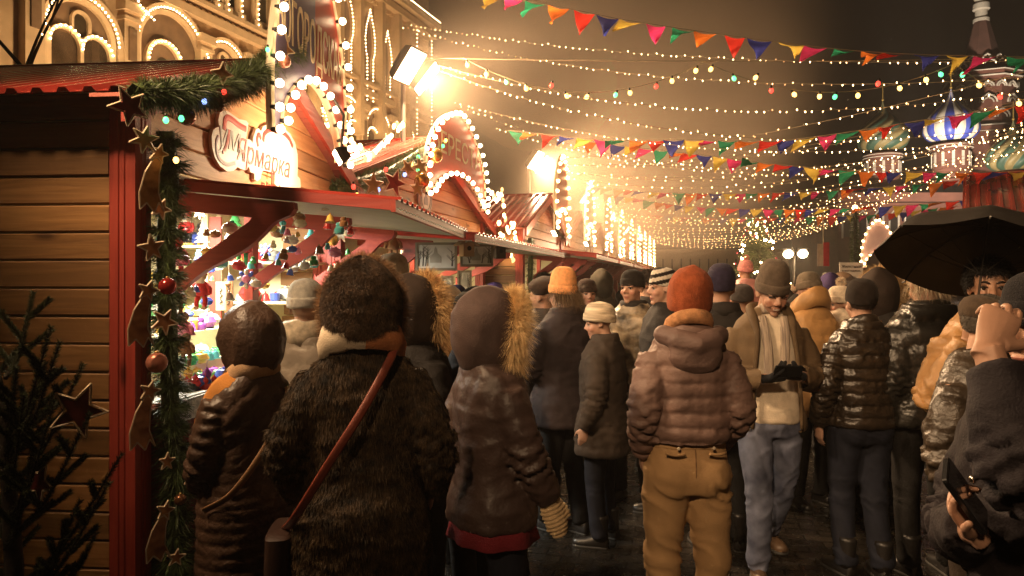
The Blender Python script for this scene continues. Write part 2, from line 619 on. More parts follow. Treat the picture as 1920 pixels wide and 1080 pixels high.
def trousers_geo(legs, t, voxel):
    k = t.get('bulk', 0.0)
    mb = MB()
    mb.add(loft([ering(0, 0, z, a + k, b + k, 28) for z, a, b in ((.80, .15, .11), (.86, .172, .128), (.92, .172, .125), (1.0, .158, .112), (1.06, .150, .105))]))
    for i, s in enumerate((-1, 1)):
        l = legs[i]
        P = spline([l['h'], np.array(l['k']), np.array(l['a']) + np.array([0, 0, t.get('cuff', -.02)])], 14)
        mb.add(tube(P, np.interp(np.linspace(0, 1, 14), [0, .2, .5, .72, 1], [.100 + k, .094 + k, .071 + k, .066 + k, .060 + k * 1.2]), 20))
        if s > 0: mb.add(sphere((.075, -.065, .88), (.085 + k, .075, .10), 16, 10))
        else: mb.add(sphere((-.075, -.065, .88), (.085 + k, .075, .10), 16, 10))
    V, N, Q = remesh(mb, voxel, 5, .6)
    amp = t.get('crease', .006); sd = t.get('seed', 5)
    kz = np.where(V[:, 0] < 0, legs[0]['k'][2], legs[1]['k'][2])
    wgt = .25 + np.exp(-((V[:, 2] - kz) / .10) ** 2) + .9 * np.exp(-((V[:, 2] - .80) / .07) ** 2) + 1.3 * np.exp(-((V[:, 2] - .12) / .10) ** 2)
    n1 = vnoise(V * 6, sd)
    f = 1 - np.abs(vnoise(np.stack([V[:, 0] * 7 + n1, V[:, 1] * 7, V[:, 2] * 21 + V[:, 0] * 9 + n1 * 1.2], 1), sd + 1))
    off = amp * wgt * (f ** 2.5 - .35)
    return V + N * off[:, None], N, Q


def shoe_geo(l, kind='boot'):
    f = unit([l['f'][0], l['f'][1], 0]); an = np.array(l['a'], float)
    pit = l.get('pitch', 0.0)
    mb = MB()
    rows = ((-.065, .030, .052), (-.05, .037, .075), (0, .040, .085), (.05, .042, .066), (.10, .047, .050), (.155, .046, .042), (.185, .036, .034), (.20, .018, .026))
    rings = []
    for yy, hw, h in rows:
        th = np.linspace(0, 2 * pi, 18, endpoint=False)
        x = np.cos(th) * hw; z = np.where(np.sin(th) > 0, np.sin(th) * h, np.maximum(np.sin(th), -.55) * .02) 
        rings.append(np.stack([x, np.full(18, yy), z - .065], 1))
    mb.add(loft(rings), 0)
    # sole
    sr = []
    for zz, g in ((-.088, 1.02), (-.083, 1.08), (-.070, 1.06)):
        pts = [(hw * g, yy) for yy, hw, h in rows] + [(-hw * g, yy) for yy, hw, h in reversed(rows)]
        sr.append(np.array([[a, b, zz] for a, b in pts]))
    mb.add(loft(sr), 1)
    if kind == 'boot':
        mb.add(tube([(0, -.012, -.03), (0, -.010, .05), (0, -.012, .13), (0, -.012, .15)], [(.044, .056), (.046, .050), (.052, .056), (.049, .053)], 18, ref=(1, 0, 0)), 0)
    R = rotz(atan2(-f[0], f[1])) @ rotx(pit)
    V = np.concatenate(mb.v) @ R.T + an
    mb.v = [V]
    return mb


def beanie_geo(M, h=.0, ribs=0, fold=True, slouch=0.0, tilt=8, wide=1.0, seg=96, low=0.0):
    """knitted hat: crown and turned-up band"""
    mb = MB()
    z0 = 1.640
    prof = [(.088, z0), (.0935, z0 + .01), (.095, z0 + .04), (.094, z0 + .062), (.089, z0 + .088 + h * .4), (.078, z0 + .108 + h * .75), (.058, z0 + .124 + h), (.03, z0 + .133 + h), (.006, z0 + .136 + h)]
    pr = np.array(prof)
    zz = np.linspace(0, 1, 26)
    ii = np.linspace(0, len(pr) - 1, 26)
    pz = np.interp(ii, range(len(pr)), pr[:, 1]); prr = np.interp(ii, range(len(pr)), pr[:, 0])
    th = np.linspace(0, 2 * pi, seg, endpoint=False)
    rings = []
    for z, r in zip(pz, prr):
        rb = 1 + (.014 * np.cos(ribs * th) if ribs else 0)
        rings.append(np.stack([r * .93 * wide * np.cos(th) * rb, r * 1.10 * wide * np.sin(th) * rb - .012 - slouch * max(0, z - z0 - .07), np.full(seg, z)], 1))
    if low:
        for i_, rg_ in enumerate(rings): rg_[:, 2] -= low * (1 - i_ / 25.0)
    mb.add(loft(rings))
    if fold:
        rings = []
        for r, z in ((.0885, z0 - .002), (.098, z0 - .001), (.101, z0 + .012), (.101, z0 + .042), (.099, z0 + .054), (.093, z0 + .057)):
            rb = 1 + (.014 * np.cos(ribs * th) if ribs else 0)
            rings.append(np.stack([r * .93 * wide * np.cos(th) * rb, r * 1.10 * wide * np.sin(th) * rb - .012, np.full(seg, z)], 1))
        mb.add(loft(rings, False))
    T = rotx(radians(tilt))
    c = np.array([0, -.012, 1.66])
    V = np.concatenate(mb.v)
    V = (V - c) @ T.T + c
    V = V + (vnoise(V * 28, 4)[:, None] * .0022)
    V = (V - NECK) @ M.T + NECK
    mb.v = [V]
    return mb


def hood_geo(M, open_=.62, big=1.0, seg=40, drop=.0, deep=.0, amp=.004, seed=2, puff=0, zmin=None):
    """raised hood: shell round the head, open at the face"""
    c = np.array([0, -.035, 1.645])
    ph = np.linspace(pi, open_, 26)
    th = np.linspace(0, 2 * pi, seg, endpoint=False)
    rings = []
    for p in ph:
        y = cos(p); r = sin(p)
        yy = c[1] + y * (.150 + deep * (y > 0)) * big
        rings.append(np.stack([c[0] + r * np.cos(th) * .128 * big, np.full(seg, yy), c[2] + r * np.sin(th) * .150 * big], 1))
    R = np.array(rings)
    V = R.reshape(-1, 3)
    # the lower half runs down into the collar
    low = np.clip((1.60 - V[:, 2]) / .10, 0, 1)
    V[:, 2] -= low * .055
    V[:, 0] *= 1 + low * .18
    # a peak at the crown of the seam
    V[:, 2] += .016 * np.exp(-(V[:, 0] / .045) ** 2) * (V[:, 2] > 1.72)
    n = V - c; n /= np.linalg.norm(n, axis=1, keepdims=True)
    off = amp * vnoise(V * 16, seed) + amp * 1.4 * (1 - np.abs(vnoise(V * np.array([8, 14, 20]), seed + 1))) ** 3
    if puff:
        off += puff * (quilt(V[:, 0] / .085 + .5) - .7)
    V = V + n * off[:, None]
    if zmin:
        zm = zmin - .13 * np.clip(np.abs(V[:, 0]) / .14, 0, 1) ** 2
        V[:, 2] = np.where(V[:, 2] < zm, zm - (zm - V[:, 2]) * .15, V[:, 2])
    F = grid_faces(len(ph), seg, False)
    F.append(tuple(reversed(range(seg))))
    # lining a little inside, joined at the rim
    V2 = c + (V - c) * .93
    m = len(V)
    F2 = [tuple(m + i for i in reversed(f)) for f in grid_faces(len(ph), seg, False)]
    e = (len(ph) - 1) * seg
    F3 = [(e + j, e + (j + 1) % seg, m + e + (j + 1) % seg, m + e + j) for j in range(seg)]
    VV = np.vstack([V, V2])
    rim = (V[e:e + seg] + V2[e:e + seg]) / 2
    VV = (VV - NECK) @ M.T + NECK
    rim = (rim - NECK) @ M.T + NECK
    return (VV, F + F2 + F3), rim


def fur_ring(name, rim, out_c, material, parent, n=2600, L=.055, w=.0011, rad=.02, seed=1, droop=.25, outward=.6, fwd=(0, 1, 0)):
    """fur trim: strands round a closed line"""
    rng = np.random.default_rng(seed)
    m = len(rim)
    i = rng.integers(0, m, n); u = rng.random((n, 1))
    P = rim[i] * (1 - u) + rim[(i + 1) % m] * u
    D = P - out_c
    D /= np.linalg.norm(D, axis=1, keepdims=True)
    off = rng.normal(0, 1, (n, 3)); off /= np.linalg.norm(off, axis=1, keepdims=True)
    P = P + off * rad * rng.random((n, 1)) ** .5
    D = D * outward + off * .7 + np.asarray(fwd) * .15
    D /= np.linalg.norm(D, axis=1, keepdims=True)
    V, Q = strands_geo(P, D, L, w, droop, .25, seed)
    core = tube(np.vstack([rim, rim[:1]])[:-1], rad * .9, 8, closed=True)
    nV = len(V)
    cf = np.array(core[1]) + nV
    return np_mesh(name, np.vstack([V, core[0]]), np.vstack([Q, cf]), material, parent, True)


def hair_obj(root, M, material, length=.04, n=3000, cover='short', seed=1, w=.0012, name='hair'):
    """hair: a cap over the scalp with strands on it"""
    V, F = sphere((0, -.014, 1.668), (.081, .099, .093), 32, 22)
    keep = lambda p: not ((p[1] > .045 and p[2] < 1.70) or (p[2] < (1.60 if p[1] < -.02 else 1.645)))
    F2 = [f for f in F if keep(V[list(f)].mean(0))]
    V = V + vnoise(V * 30, seed)[:, None] * .003
    mb = MB().add(hx((V, F2), M))
    F2 = [f if len(f) == 4 else (f[0], f[1], f[2], f[2]) for f in F2]
    tri = np.array(F2)
    P, N = sample_surface(V, tri, n, seed)
    D = N * .55 + np.array([0, -.25, -.25])
    front = P[:, 1] > .03
    D[front] = N[front] * .5 + np.array([.15, .5, -.1])
    Ln = np.full(n, length)
    if cover == 'long':
        Ln = np.where((P[:, 2] < 1.66), length * 4.5, length)
    sV, sQ = strands_geo(P, D, Ln, w, .9 if cover == 'long' else .35, .25, seed)
    sV = (sV - NECK) @ M.T + NECK
    b = mb.n
    mb.v.append(sV); mb.n += len(sV)
    mb.f.extend((sQ + b).tolist()); mb.m.extend([0] * len(sQ))
    return mb.build(name, material, root, True)


def collar_geo(r=.085, h=.06, th=.025, z=1.50, lean=.1, seed=3, amp=.004, yy=-.018, open_=0.0, wide=1.0):
    th_ = np.linspace(open_ - pi * 1.5, pi * .5 - open_, 40, endpoint=open_ > 0) if open_ else np.linspace(0, 2 * pi, 40, endpoint=False)
    rings = []
    prof = [(r, z - h * .6), (r + th, z - h * .55), (r + th * 1.2, z), (r + th * .8, z + h * .5), (r + th * .3, z + h * .6), (r - .002, z + h * .45), (r - .006, z)]
    for rr, zz in prof:
        rings.append(np.stack([rr * wide * np.cos(th_), yy + rr * .95 * np.sin(th_), np.full(len(th_), zz) - lean * np.sin(th_) * .06], 1))
    R = np.array(rings)
    V = R.reshape(-1, 3)
    V = V + vnoise(V * np.array([18, 18, 30]), seed)[:, None] * amp
    return V, grid_faces(len(prof), len(th_), False)


def hooddown_geo(seed=4, big=1.0):
    """a hood lying on the back below the collar"""
    mb = MB()
    mb.add(tube([(.115 * big, .03, 1.475), (.125 * big, -.06, 1.48), (.075 * big, -.125, 1.46), (0, -.15, 1.445), (-.075 * big, -.125, 1.46), (-.125 * big, -.06, 1.48), (-.115 * big, .03, 1.475)], [.025, .040, .048, .050, .048, .040, .025], 14))
    mb.add(sphere((0, -.135, 1.40), (.115 * big, .045, .085), 18, 12))
    V, N, Q = remesh(mb, .009, 6, .6)
    off = .006 * (1 - np.abs(vnoise(V * np.array([9, 9, 24]), seed))) ** 3 + .003 * vnoise(V * 20, seed + 1)
    return V + N * off[:, None], N, Q


PEOPLE = []


def person(label, px, ytop, d, head=0, cat='person', H=None, face=(0, 0, 0), arms=(None, None), legs=None, coat=None, coat_mat=None, coat_name='coat', legs_mat=None, trousers=None,
           hat=None, hat_mat=None, hood=None, fur=None, skin='mid', shoe_mat=None, shoes='boot', voxel=.014, bvox=.010, smile=False, stubble=0, brow=(.05, .03, .02), group=None,
           collar=None, hoodown=None, hair=None, scarf=None, lean=0, extra=None, hands=True, feet=True, bits=True, gloves=None, zoff=0.0, hat_kw=None, fur_kw=None, hood_kw=None, closed=False):
    base = 1.78 if (hat or hood) else 1.755
    if H is None: H = CAMZ + (HOR - ytop) / FPX * d - zoff
    s = H / base
    p = W(px, 0, d)
    root = thing('person', label, cat, (p[0], p[1], zoff), radians(head), group, s)
    if lean: root.rotation_euler = (radians(lean), 0, radians(head))
    M = headM(*face)
    A = [arm(arms[0], -1), arm(arms[1], 1)]
    Lg = [LEG_STAND(-1), LEG_STAND(1)]
    if legs:
        for i in (0, 1):
            if legs[i]: Lg[i].update(legs[i])
    key = (repr(A), repr(Lg), tuple(face), bvox, smile, hands)
    if key not in BODY_CACHE: BODY_CACHE[key] = body_mesh(A, Lg, M, bvox, smile, hands)
    V, N, Q = BODY_CACHE[key]
    np_mesh('body', V, Q, skin_mat(skin), root, True, skin_col(V, M, True, stubble))
    if bits: face_bits(root, M, brow, smile, closed)
    if coat is not None:
        V, N, Q = coat_geo(A, coat, voxel)
        if coat.get('open'): Q = Q[~coat['open'](V[Q].mean(1))]
        co = np_mesh(coat_name, V, Q, coat_mat, root)
        if coat.get('fur'):
            n = coat['fur']
            P, Nn = sample_surface(V, Q, n, 5)
            Tn = np.array([0, 0, -1.0]) - Nn * (-Nn[:, 2:3]); Tn /= np.linalg.norm(Tn, axis=1, keepdims=True) + 1e-6
            Nn = Tn * .9 + Nn * .22
            sV, sQ = strands_geo(P, Nn, coat.get('furlen', .03), .0008, .25, .15, 6)
            np_mesh('fur', sV, sQ, coat['fur_mat'], co)
    if feet:
        t = trousers or {}
        V, N, Q = trousers_geo(Lg, t, max(voxel, .011))
        np_mesh(t.get('name', 'trousers'), V, Q, legs_mat, root)
        for i in (0, 1):
            shoe_geo(Lg[i], shoes).build('boot' if shoes == 'boot' else 'shoe', [shoe_mat, mat('shoe_sole', (.03, .028, .025), .7)], root, True)
    if gloves is not None:
        for i in (0, 1):
            a = A[i]; mb = MB()
            hand_parts(mb, a['w'], a['f'], a['p'], a['t'], a.get('curl', .35), a.get('thumb', .5), 1.0, .0035, a.get('spread', 0), a.get('curls'))
            V, N, Q = remesh(mb, .0045, 2, .5)
            np_mesh('glove', V + N * .001, Q, gloves, root)
    hk = hat_kw or {}
    if hat == 'beanie' or hat == 'pom':
        h = beanie_geo(M, **hk).build('knit_hat', hat_mat, root, True)
        if hat == 'pom':
            c = (np.array([0, -.03, 1.80 + hk.get('h', 0)]) - NECK) @ M.T + NECK
            P, Nn = sample_surface(*[np.array(x) for x in (sphere(c, .03, 12, 8)[0], [f[:3] for f in sphere(c, .03, 12, 8)[1]])], 700, 3)
            sV, sQ = strands_geo(P, P - c, .022, .002, .1, .02, 3)
            np_mesh('pompom', sV, sQ, hat_mat, h)
    elif hat == 'flatcap':
        mb = MB()
        rings = []
        th = np.linspace(0, 2 * pi, 48, endpoint=False)
        for r, z, fy in ((.086, 1.655, 0), (.096, 1.67, .005), (.108, 1.69, .016), (.107, 1.708, .020), (.090, 1.728, .012), (.055, 1.742, .0), (.012, 1.748, -.005)):
            rings.append(np.stack([r * .95 * np.cos(th), r * 1.12 * np.sin(th) - .012 + fy, z - .012 * np.sin(th) * (z > 1.68)], 1))
        V, F = loft(rings); V = V + vnoise(V * 25, 3)[:, None] * .003
        mb.add((V, F))
        br = [[.082 * np.cos(t) * k1, .075 + .095 * np.sin(t) * k1 - .02, 1.668 - .02 * k1 * np.sin(t)] for k1 in (.75, 1.02) for t in np.linspace(.25, pi - .25, 16)]
        br = np.array(br).reshape(2, 16, 3)
        top = np.vstack([br[0], br[1][::-1]])
        mb.add((np.vstack([top, top - np.array([0, 0, .007])]), [tuple(range(32)), tuple(reversed(range(32, 64)))] + [(i, 32 + i, 32 + (i + 1) % 32, (i + 1) % 32) for i in range(32)]))
        mb.v = [(np.concatenate(mb.v) - NECK) @ M.T + NECK]
        mb.build('flat_cap', hat_mat, root, True)
    elif hat == 'beret':
        mb = MB()
        th = np.linspace(0, 2 * pi, 48, endpoint=False)
        rings = [np.stack([r * np.cos(th), r * 1.08 * np.sin(th) - .02 - sh, z + 0 * th], 1) for r, z, sh in ((.086, 1.655, 0), (.092, 1.67, 0), (.118, 1.70, .012), (.122, 1.73, .02), (.10, 1.755, .025), (.06, 1.772, .025), (.01, 1.778, .02))]
        V, F = loft(rings); V = V + vnoise(V * 22, 8)[:, None] * .004
        mb.add(hx((V, F), M)).build('beret', hat_mat, root, True)
    if hood is not None:
        vf, rim = hood_geo(M, **(hood_kw or {}))
        ho = MB().add(vf).build('hood', hood, root, True)
        if fur is not None:
            c = rim.mean(0)
            fur_ring('fur_trim', rim, c, fur, ho, **(dict(dict(n=2200, L=.06, rad=.022, w=.0014), **(fur_kw or {}))))
    if collar is not None:
        MB().add(collar_geo(**collar[1])).build('collar', collar[0], root, True)
    if hoodown is not None:
        V, N, Q = hooddown_geo()
        np_mesh('hood', V, Q, hoodown, root)
    if hair is not None:
        hair_obj(root, M, hair[0], **hair[1])
    if scarf is not None:
        MB().add(collar_geo(**scarf[1])).build('scarf', scarf[0], root, True)
    if extra: extra(root, M, A, Lg)
    PEOPLE.append(root)
    return root
# ================================================================== THE CROWD
G = 'people in the market crowd'
NYL = lambda n, c, r=.38, b=.25: mat(n, c, r, var=.15, vscale=10, bump=b, bscale=55, spec=.5)
WOOL = lambda n, c: mat(n, c, .9, var=.2, vscale=40, bump=.5, bscale=260, sheen=.25, spec=.2)
FABR = lambda n, c: mat(n, c, .8, var=.16, vscale=16, bump=.3, bscale=150, spec=.3)
FUR = lambda n, c, c2=None: mat(n, c, .65, var=.35, vscale=30, col2=c2, spec=.3, sheen=.2)
DENIM = mat('denim', (.085, .095, .15), .8, var=.3, vscale=9, bump=.3, bscale=240, spec=.25, col2=(.15, .165, .23))
DENIMD = mat('denim_dark', (.013, .015, .025), .8, var=.25, vscale=9, bump=.3, bscale=240, spec=.25)
BLACKT = FABR('trouser_black', (.014, .013, .013))
BROWNT = FABR('trouser_brown', (.035, .024, .017))
KHAKI = mat('khaki_cotton', (.40, .245, .115), .78, var=.12, vscale=7, bump=.25, bscale=240, spec=.25)
BOOTB = mat('boot_black', (.015, .013, .012), .4, var=.2, bump=.15, bscale=90)
BOOTN = mat('boot_brown', (.085, .050, .028), .5, var=.25, bump=.2, bscale=90)
BOOTT = mat('boot_tan_suede', (.34, .20, .09), .85, var=.2, bump=.3, bscale=160)
GLOVE = WOOL('glove_black', (.012, .012, .014))


def phone(label, loc, R, screen=False, s=1.0):
    """a flat phone, screen up; R columns: width, length, normal"""
    t = thing('phone', label, 'phone', tuple(loc))
    R = np.asarray(R)
    mb = MB()
    w, l, h = .072 * s, .148 * s, .009 * s
    pts = []
    for cx, cy, a0 in ((w / 2 - .009, l / 2 - .009, 0), (-w / 2 + .009, l / 2 - .009, pi / 2), (-w / 2 + .009, -l / 2 + .009, pi), (w / 2 - .009, -l / 2 + .009, 1.5 * pi)):
        for q in np.linspace(0, pi / 2, 5):
            pts.append((cx + .009 * cos(a0 + q), cy + .009 * sin(a0 + q)))
    V, F = prism(pts, h, (0, 0, 0), (1, 0, 0), (0, 1, 0))
    MB().add(xf((V, F), R)).build('phone_case', mat('phone_black', (.012, .012, .013), .25), t)
    V, F = prism([(a * .90, b * .90) for a, b in pts], .001, (0, 0, h + .0003), (1, 0, 0), (0, 1, 0))
    MB().add(xf((V, F), R)).build('screen', mat('phone_glass', (.02, .02, .022), .06), t)
    return t


def wpos(root, v):
    """point in a person's own space -> world, before the depsgraph has run"""
    a = root.rotation_euler.z
    return np.array(root.location) + rotz(a) @ rotx(root.rotation_euler.x) @ (np.asarray(v, float) * root.scale.x)


# ---- woman in the brown quilted coat at the stall -----------------------------------------------
def ex_quilted(root, M, A, Lg):
    P = spline([(.12, .06, 1.47), (.10, -.15, 1.40), (-.02, -.19, 1.22), (-.17, -.155, 1.02), (-.235, -.03, .93)], 24)
    MB().add(tube(P, [(.0035, .014)] * 24, 8, ref=(0, -1, 0))).build('bag_strap', mat('strap_tan', (.22, .11, .045), .6, var=.2), root, True)
    V, F = collar_geo(r=.088, h=.10, th=.032, z=1.475, lean=1.1, seed=8, amp=.007)
    MB().add((V, F)).build('scarf', mat('scarf_tan', (.55, .33, .16), .9, var=.25, vscale=9, bump=.4, bscale=200, col2=(.55, .36, .22)), root, True)
    mb = MB()
    P = spline([(-.10, -.06, 1.49), (-.165, -.03, 1.44), (-.20, .02, 1.33), (-.215, .05, 1.20)], 14)
    mb.add(tube(P, [(.008, .045)] * 14, 10, ref=(-1, -.3, .3)))
    mb.build('scarf_end', mat('scarf_orange', (.62, .25, .05), .9, var=.2, vscale=9, bump=.4, bscale=200), root, True)


person('woman in glossy brown quilted long coat with hood up beside the garlanded post', 468, 577, 2.9, 52, face=(18, 8, 0),
       arms=(dict(e=(-.20, .03, 1.12), w=(-.13, .19, .98), f=(.5, .6, -.3)), dict(e=(.215, .02, 1.12), w=(.16, .17, .96), f=(-.5, .6, -.3))), coat=dict(hem=.30, flare=.03, bulk=.012, pitch=.052, amp=.010, crease=.005, diag=1.12, seed=11, waist=-.01), coat_mat=NYL('nylon_bronze', (.070, .038, .024), .43, .45), coat_name='long_coat',
       legs_mat=BLACKT, shoe_mat=BOOTB, hood=NYL('nylon_bronze', (.1,) * 3), hood_kw=dict(amp=.006, puff=.010, big=1.0), voxel=.010, skin='fair', extra=ex_quilted, group=G, bits=False)


def hflow(N, a=.25):
    g = np.array([0, .0, -1.0]); T = g - N * (N @ g)[:, None]
    T /= np.linalg.norm(T, axis=1, keepdims=True) + 1e-6
    return T * .9 + N * a


# ---- woman in the fur coat -----------------------------------------------------------------------
def ex_fur(root, M, A, Lg):
    hood = [c for c in KIDS(root) if c.name.startswith('hood')][0]
    vf, rim = hood_geo(M, open_=1.3, big=1.10, zmin=1.515)
    V, F = vf
    nh = len(V) // 2
    tri = np.array([f for f in F if max(f) < nh and len(f) == 4])
    P, N = sample_surface(V, tri, 60000, 4)
    N *= np.sign(((P - V[:nh].mean(0)) * N).sum(1))[:, None]
    sV, sQ = strands_geo(P, hflow(N, .55), .013, .0007, .2, .25, 4)
    np_mesh('fur', sV, sQ, FUR('fur_brown', (.040, .022, .012), (.085, .046, .022)), hood)
    V, F = collar_geo(r=.108, h=.105, th=.03, z=1.505, lean=1.0, seed=5, amp=.008, wide=1.08, yy=-.035)
    mb = MB().add((V, F))
    sc = mb.build('scarf', [mat('scarf_cream', (.62, .50, .36), .9, var=.15, vscale=12, bump=.4, bscale=200), mat('scarf_rust', (.55, .20, .07), .9, var=.15, vscale=12, bump=.4, bscale=200)], root, True)
    for p in sc.data.polygons:
        p.material_index = 1 if p.center.x > .03 else 0


p = person('woman in long dark fur coat with fur hood seen from behind', 680, 506, 2.6, 8, face=(2, 4, 0),
           arms=(dict(e=(-.265, -.03, 1.14), w=(-.25, .12, .93), f=(0, .6, -.8), p=(1, 0, 0), t=(0, 1, 0)), dict(e=(.265, -.03, 1.14), w=(.25, .12, .93), f=(0, .6, -.8), p=(-1, 0, 0), t=(0, 1, 0))),
           coat=dict(hem=.28, flare=.055, bulk=.014, crease=.009, seed=21, fur=150000, furlen=.017, fur_mat=FUR('fur_dark', (.016, .010, .006), (.075, .044, .020))), coat_mat=FUR('fur_under', (.012, .008, .005), (.04, .024, .012)), coat_name='fur_coat',
           legs_mat=BLACKT, shoe_mat=BOOTB, hood=FUR('fur_hood_under', (.03, .018, .01)), fur=FUR('fur_rim', (.20, .11, .055), (.34, .20, .10)), hood_kw=dict(open_=1.3, big=1.10, zmin=1.515), fur_kw=dict(n=15000, L=.042, rad=.024, outward=1.0, fwd=(0, .1, 0), w=.0006, droop=.1), voxel=.012, skin='fair', extra=ex_fur, group=G, bits=False)
bag = thing('shoulder_bag', 'shoulder bag on a red leather strap across the fur coat', 'bag', p.location, p.rotation_euler.z, None, p.scale.x)
BAGM = mat('bag_red', (.19, .040, .022), .45, var=.2, vscale=20, bump=.15, bscale=120)
P = spline([(.115, .12, 1.49), (.125, .0, 1.53), (.11, -.13, 1.475), (.02, -.215, 1.31), (-.10, -.225, 1.12), (-.215, -.15, .93), (-.275, -.01, .84)], 40)
MB().add(tube(P, [(.004, .015)] * 40, 8, ref=(0, -1, .2))).build('strap', BAGM, bag, True)
mb = MB()
mb.add(loft([ering(-.29, .02, z, .05 * k, .13 * k, 28, 4) for z, k in ((.60, .9), (.61, 1), (.72, 1.02), (.83, .96), (.84, .8))]))
mb.build('pouch', mat('bag_dark', (.035, .016, .011), .5), bag, 'auto')


# ---- woman hurrying past in the fur-trimmed hood ---------------------------------------------------
def ex_hurry(root, M, A, Lg):
    mb = MB()
    V, F = loft([ering(0, 0, z, a, b, 40) for z, a, b in ((.92, .185, .145), (.82, .205, .165), (.745, .225, .185), (.74, .22, .18))])
    th = np.arctan2(V[:, 1], V[:, 0]); k = np.clip((.9 - V[:, 2]) / .2, 0, 1)
    V[:, :2] *= (1 + .06 * k * np.sin(th * 9))[:, None]
    mb.add((V, F)).build('skirt', mat('skirt_red', (.20, .012, .022), .85, var=.2, bump=.4, bscale=140), root, True)
    for i in (0, 1):
        a = np.array(Lg[i]['a']); k = np.array(Lg[i]['k'])
        up = unit(k - a)
        mb = MB(); mb.add(tube([a + up * .02, a + up * .15, a + up * .27], [(.055, .062), (.062, .062), (.066, .066)], 16))
        b = mb.build('boot_shaft', BOOTT, root, True)
        ring = [a + up * .275 + .062 * (np.array([cos(q), sin(q), 0])) for q in np.linspace(0, 2 * pi, 20, endpoint=False)]
        fur_ring('fur_cuff', np.array(ring), a + up * .275, FUR('fur_cuff', (.5, .36, .22)), b, 700, .03, .0012, .014, 5, fwd=(0, 0, .5))
    # knitted mitten hides the hand on the near side
    a = A[0]; w = np.array(a['w']); f = unit(a['f'])
    for a in A:
        w = np.array(a['w']); f = unit(a['f'])
        mb = MB(); mb.add(tube([w - f * .07, w - f * .02, w + f * .05, w + f * .12, w + f * .165, w + f * .18], [(.044, .040), (.043, .036), (.052, .034), (.050, .032), (.034, .024), (.01, .01)], 28, ref=a['t']))
        mb.add(tube([w + f * .02 + unit(a['t']) * .03, w + f * .06 + unit(a['t']) * .058, w + f * .095 + unit(a['t']) * .062], [.022, .019, .013], 12))
        V, N, Q = remesh(mb, .006, 3)
        V = V + N * (.004 * np.sin((V @ f) * 330) + .0025 * vnoise(V * 60, 3))[:, None]
        np_mesh('mitten', V, Q, WOOL('mitten_cream', (.66, .47, .26)), root)


person('woman striding past in dark jacket with blond fur trimmed hood and red skirt', 922, 556, 2.9, -62, face=(-12, 6, 0),
       arms=(dict(e=(-.22, -.10, 1.13), w=(-.22, -.02, .90), f=(0, .2, -1), p=(1, 0, 0), t=(0, 1, 0)), dict(e=(.22, .05, 1.14), w=(.22, .16, .93), f=(0, .35, -1), p=(-1, 0, 0), t=(0, 1, 0))),
       legs=(dict(k=(-.09, .16, .50), a=(-.09, .16, .085), f=(0, 1, 0)), dict(k=(.09, .02, .47), a=(.09, -.24, .13), f=(0, 1, -.2))),
       coat=dict(hem=.80, flare=.02, bulk=.015, pitch=.12, amp=.006, crease=.008, seed=31), coat_mat=NYL('nylon_plum_brown', (.060, .036, .030), .5), coat_name='jacket', legs_mat=DENIMD, shoe_mat=BOOTT,
       hood=FABR('hood_cocoa', (.062, .038, .033)), fur=FUR('fur_blond', (.60, .38, .17), (.75, .54, .28)), hood_kw=dict(open_=.85, big=1.1), fur_kw=dict(n=16000, L=.080, rad=.034, outward=.9, w=.0007, droop=.3, fwd=(0, .25, 0)), voxel=.011, skin='fair', extra=ex_hurry, group=G, bits=False)


# ---- man in khaki trousers ------------------------------------------------------------------------
def ex_khaki(root, M, A, Lg):
    MB().add(loft([ering(0, 0, z, a, b, 40) for z, a, b in ((.995, .160, .114), (.997, .166, .120), (1.03, .164, .118), (1.032, .158, .112))])).build('waistband', KHAKI, root, 'auto')
    MB().add(tube(spline([(0, -.120, 1.0), (0, -.132, .94), (0, -.132, .88), (0, -.10, .82)], 14), .0028, 5)).build('seam', mat('khaki_seam', (.22, .125, .055), .8), root, True)
    MB().add(collar_geo(r=.083, h=.055, th=.022, z=1.515, lean=.8, seed=5, amp=.003)).build('collar', mat('fleece_orange', (.42, .20, .085), .95, var=.3, vscale=40, bump=.5, bscale=200), root, True)
    for s in (-1, 1):
        mb = MB()
        mb.add(tube(spline([(.05 * s, -.148, .985), (.09 * s, -.146, .98), (.13 * s, -.130, .985)], 8), [(.003, .007)] * 8, 6, ref=(0, -1, 0)))
        mb.build('back_pocket', KHAKI, root, True)
        mb = MB(); mb.add(sphere((.075 * s, -.136, 1.005), (.008, .006, .008), 10, 6)); mb.build('button', mat('button_cream', (.6, .5, .36), .4), root, True)


person('man in mauve brown quilted jacket and khaki trousers with rust knit hat', 1288, 497, 3.15, 3, face=(-8, 2, 4),
       arms=(dict(e=(-.205, -.07, 1.15), w=(-.185, .05, .955), f=(.1, .35, -.9), p=(1, 0, 0), t=(0, 1, 0)), dict(e=(.208, -.06, 1.15), w=(.185, .11, .98), f=(-.4, .6, -.6), p=(-1, 0, 0), t=(0, 1, 0))),
       legs=(dict(h=(-.09, 0, .9), k=(-.10, .03, .49), a=(-.125, -.03, .085)), dict(h=(.09, 0, .9), k=(.115, .02, .48), a=(.105, -.01, .085))),
       coat=dict(hem=1.015, wide=.92, bulk=.011, pitch=.064, amp=.013, crease=.005, seed=41, waist=-.005), coat_mat=NYL('nylon_mauve', (.155, .092, .074), .62, .3), coat_name='jacket', hoodown=NYL('nylon_mauve2', (.125, .075, .062), .65, .3),
       legs_mat=KHAKI, trousers=dict(bulk=.004, crease=.017, seed=15), shoe_mat=BOOTN, hat='beanie', hat_mat=WOOL('knit_rust', (.26, .062, .022)), hat_kw=dict(h=.006, fold=False, ribs=0, tilt=14, wide=1.12, low=.055), voxel=.008, bvox=.006, hair=(FUR('hair_dark', (.03, .018, .012)), dict(length=.02, n=1500)), extra=ex_khaki, group=G, bits=False)


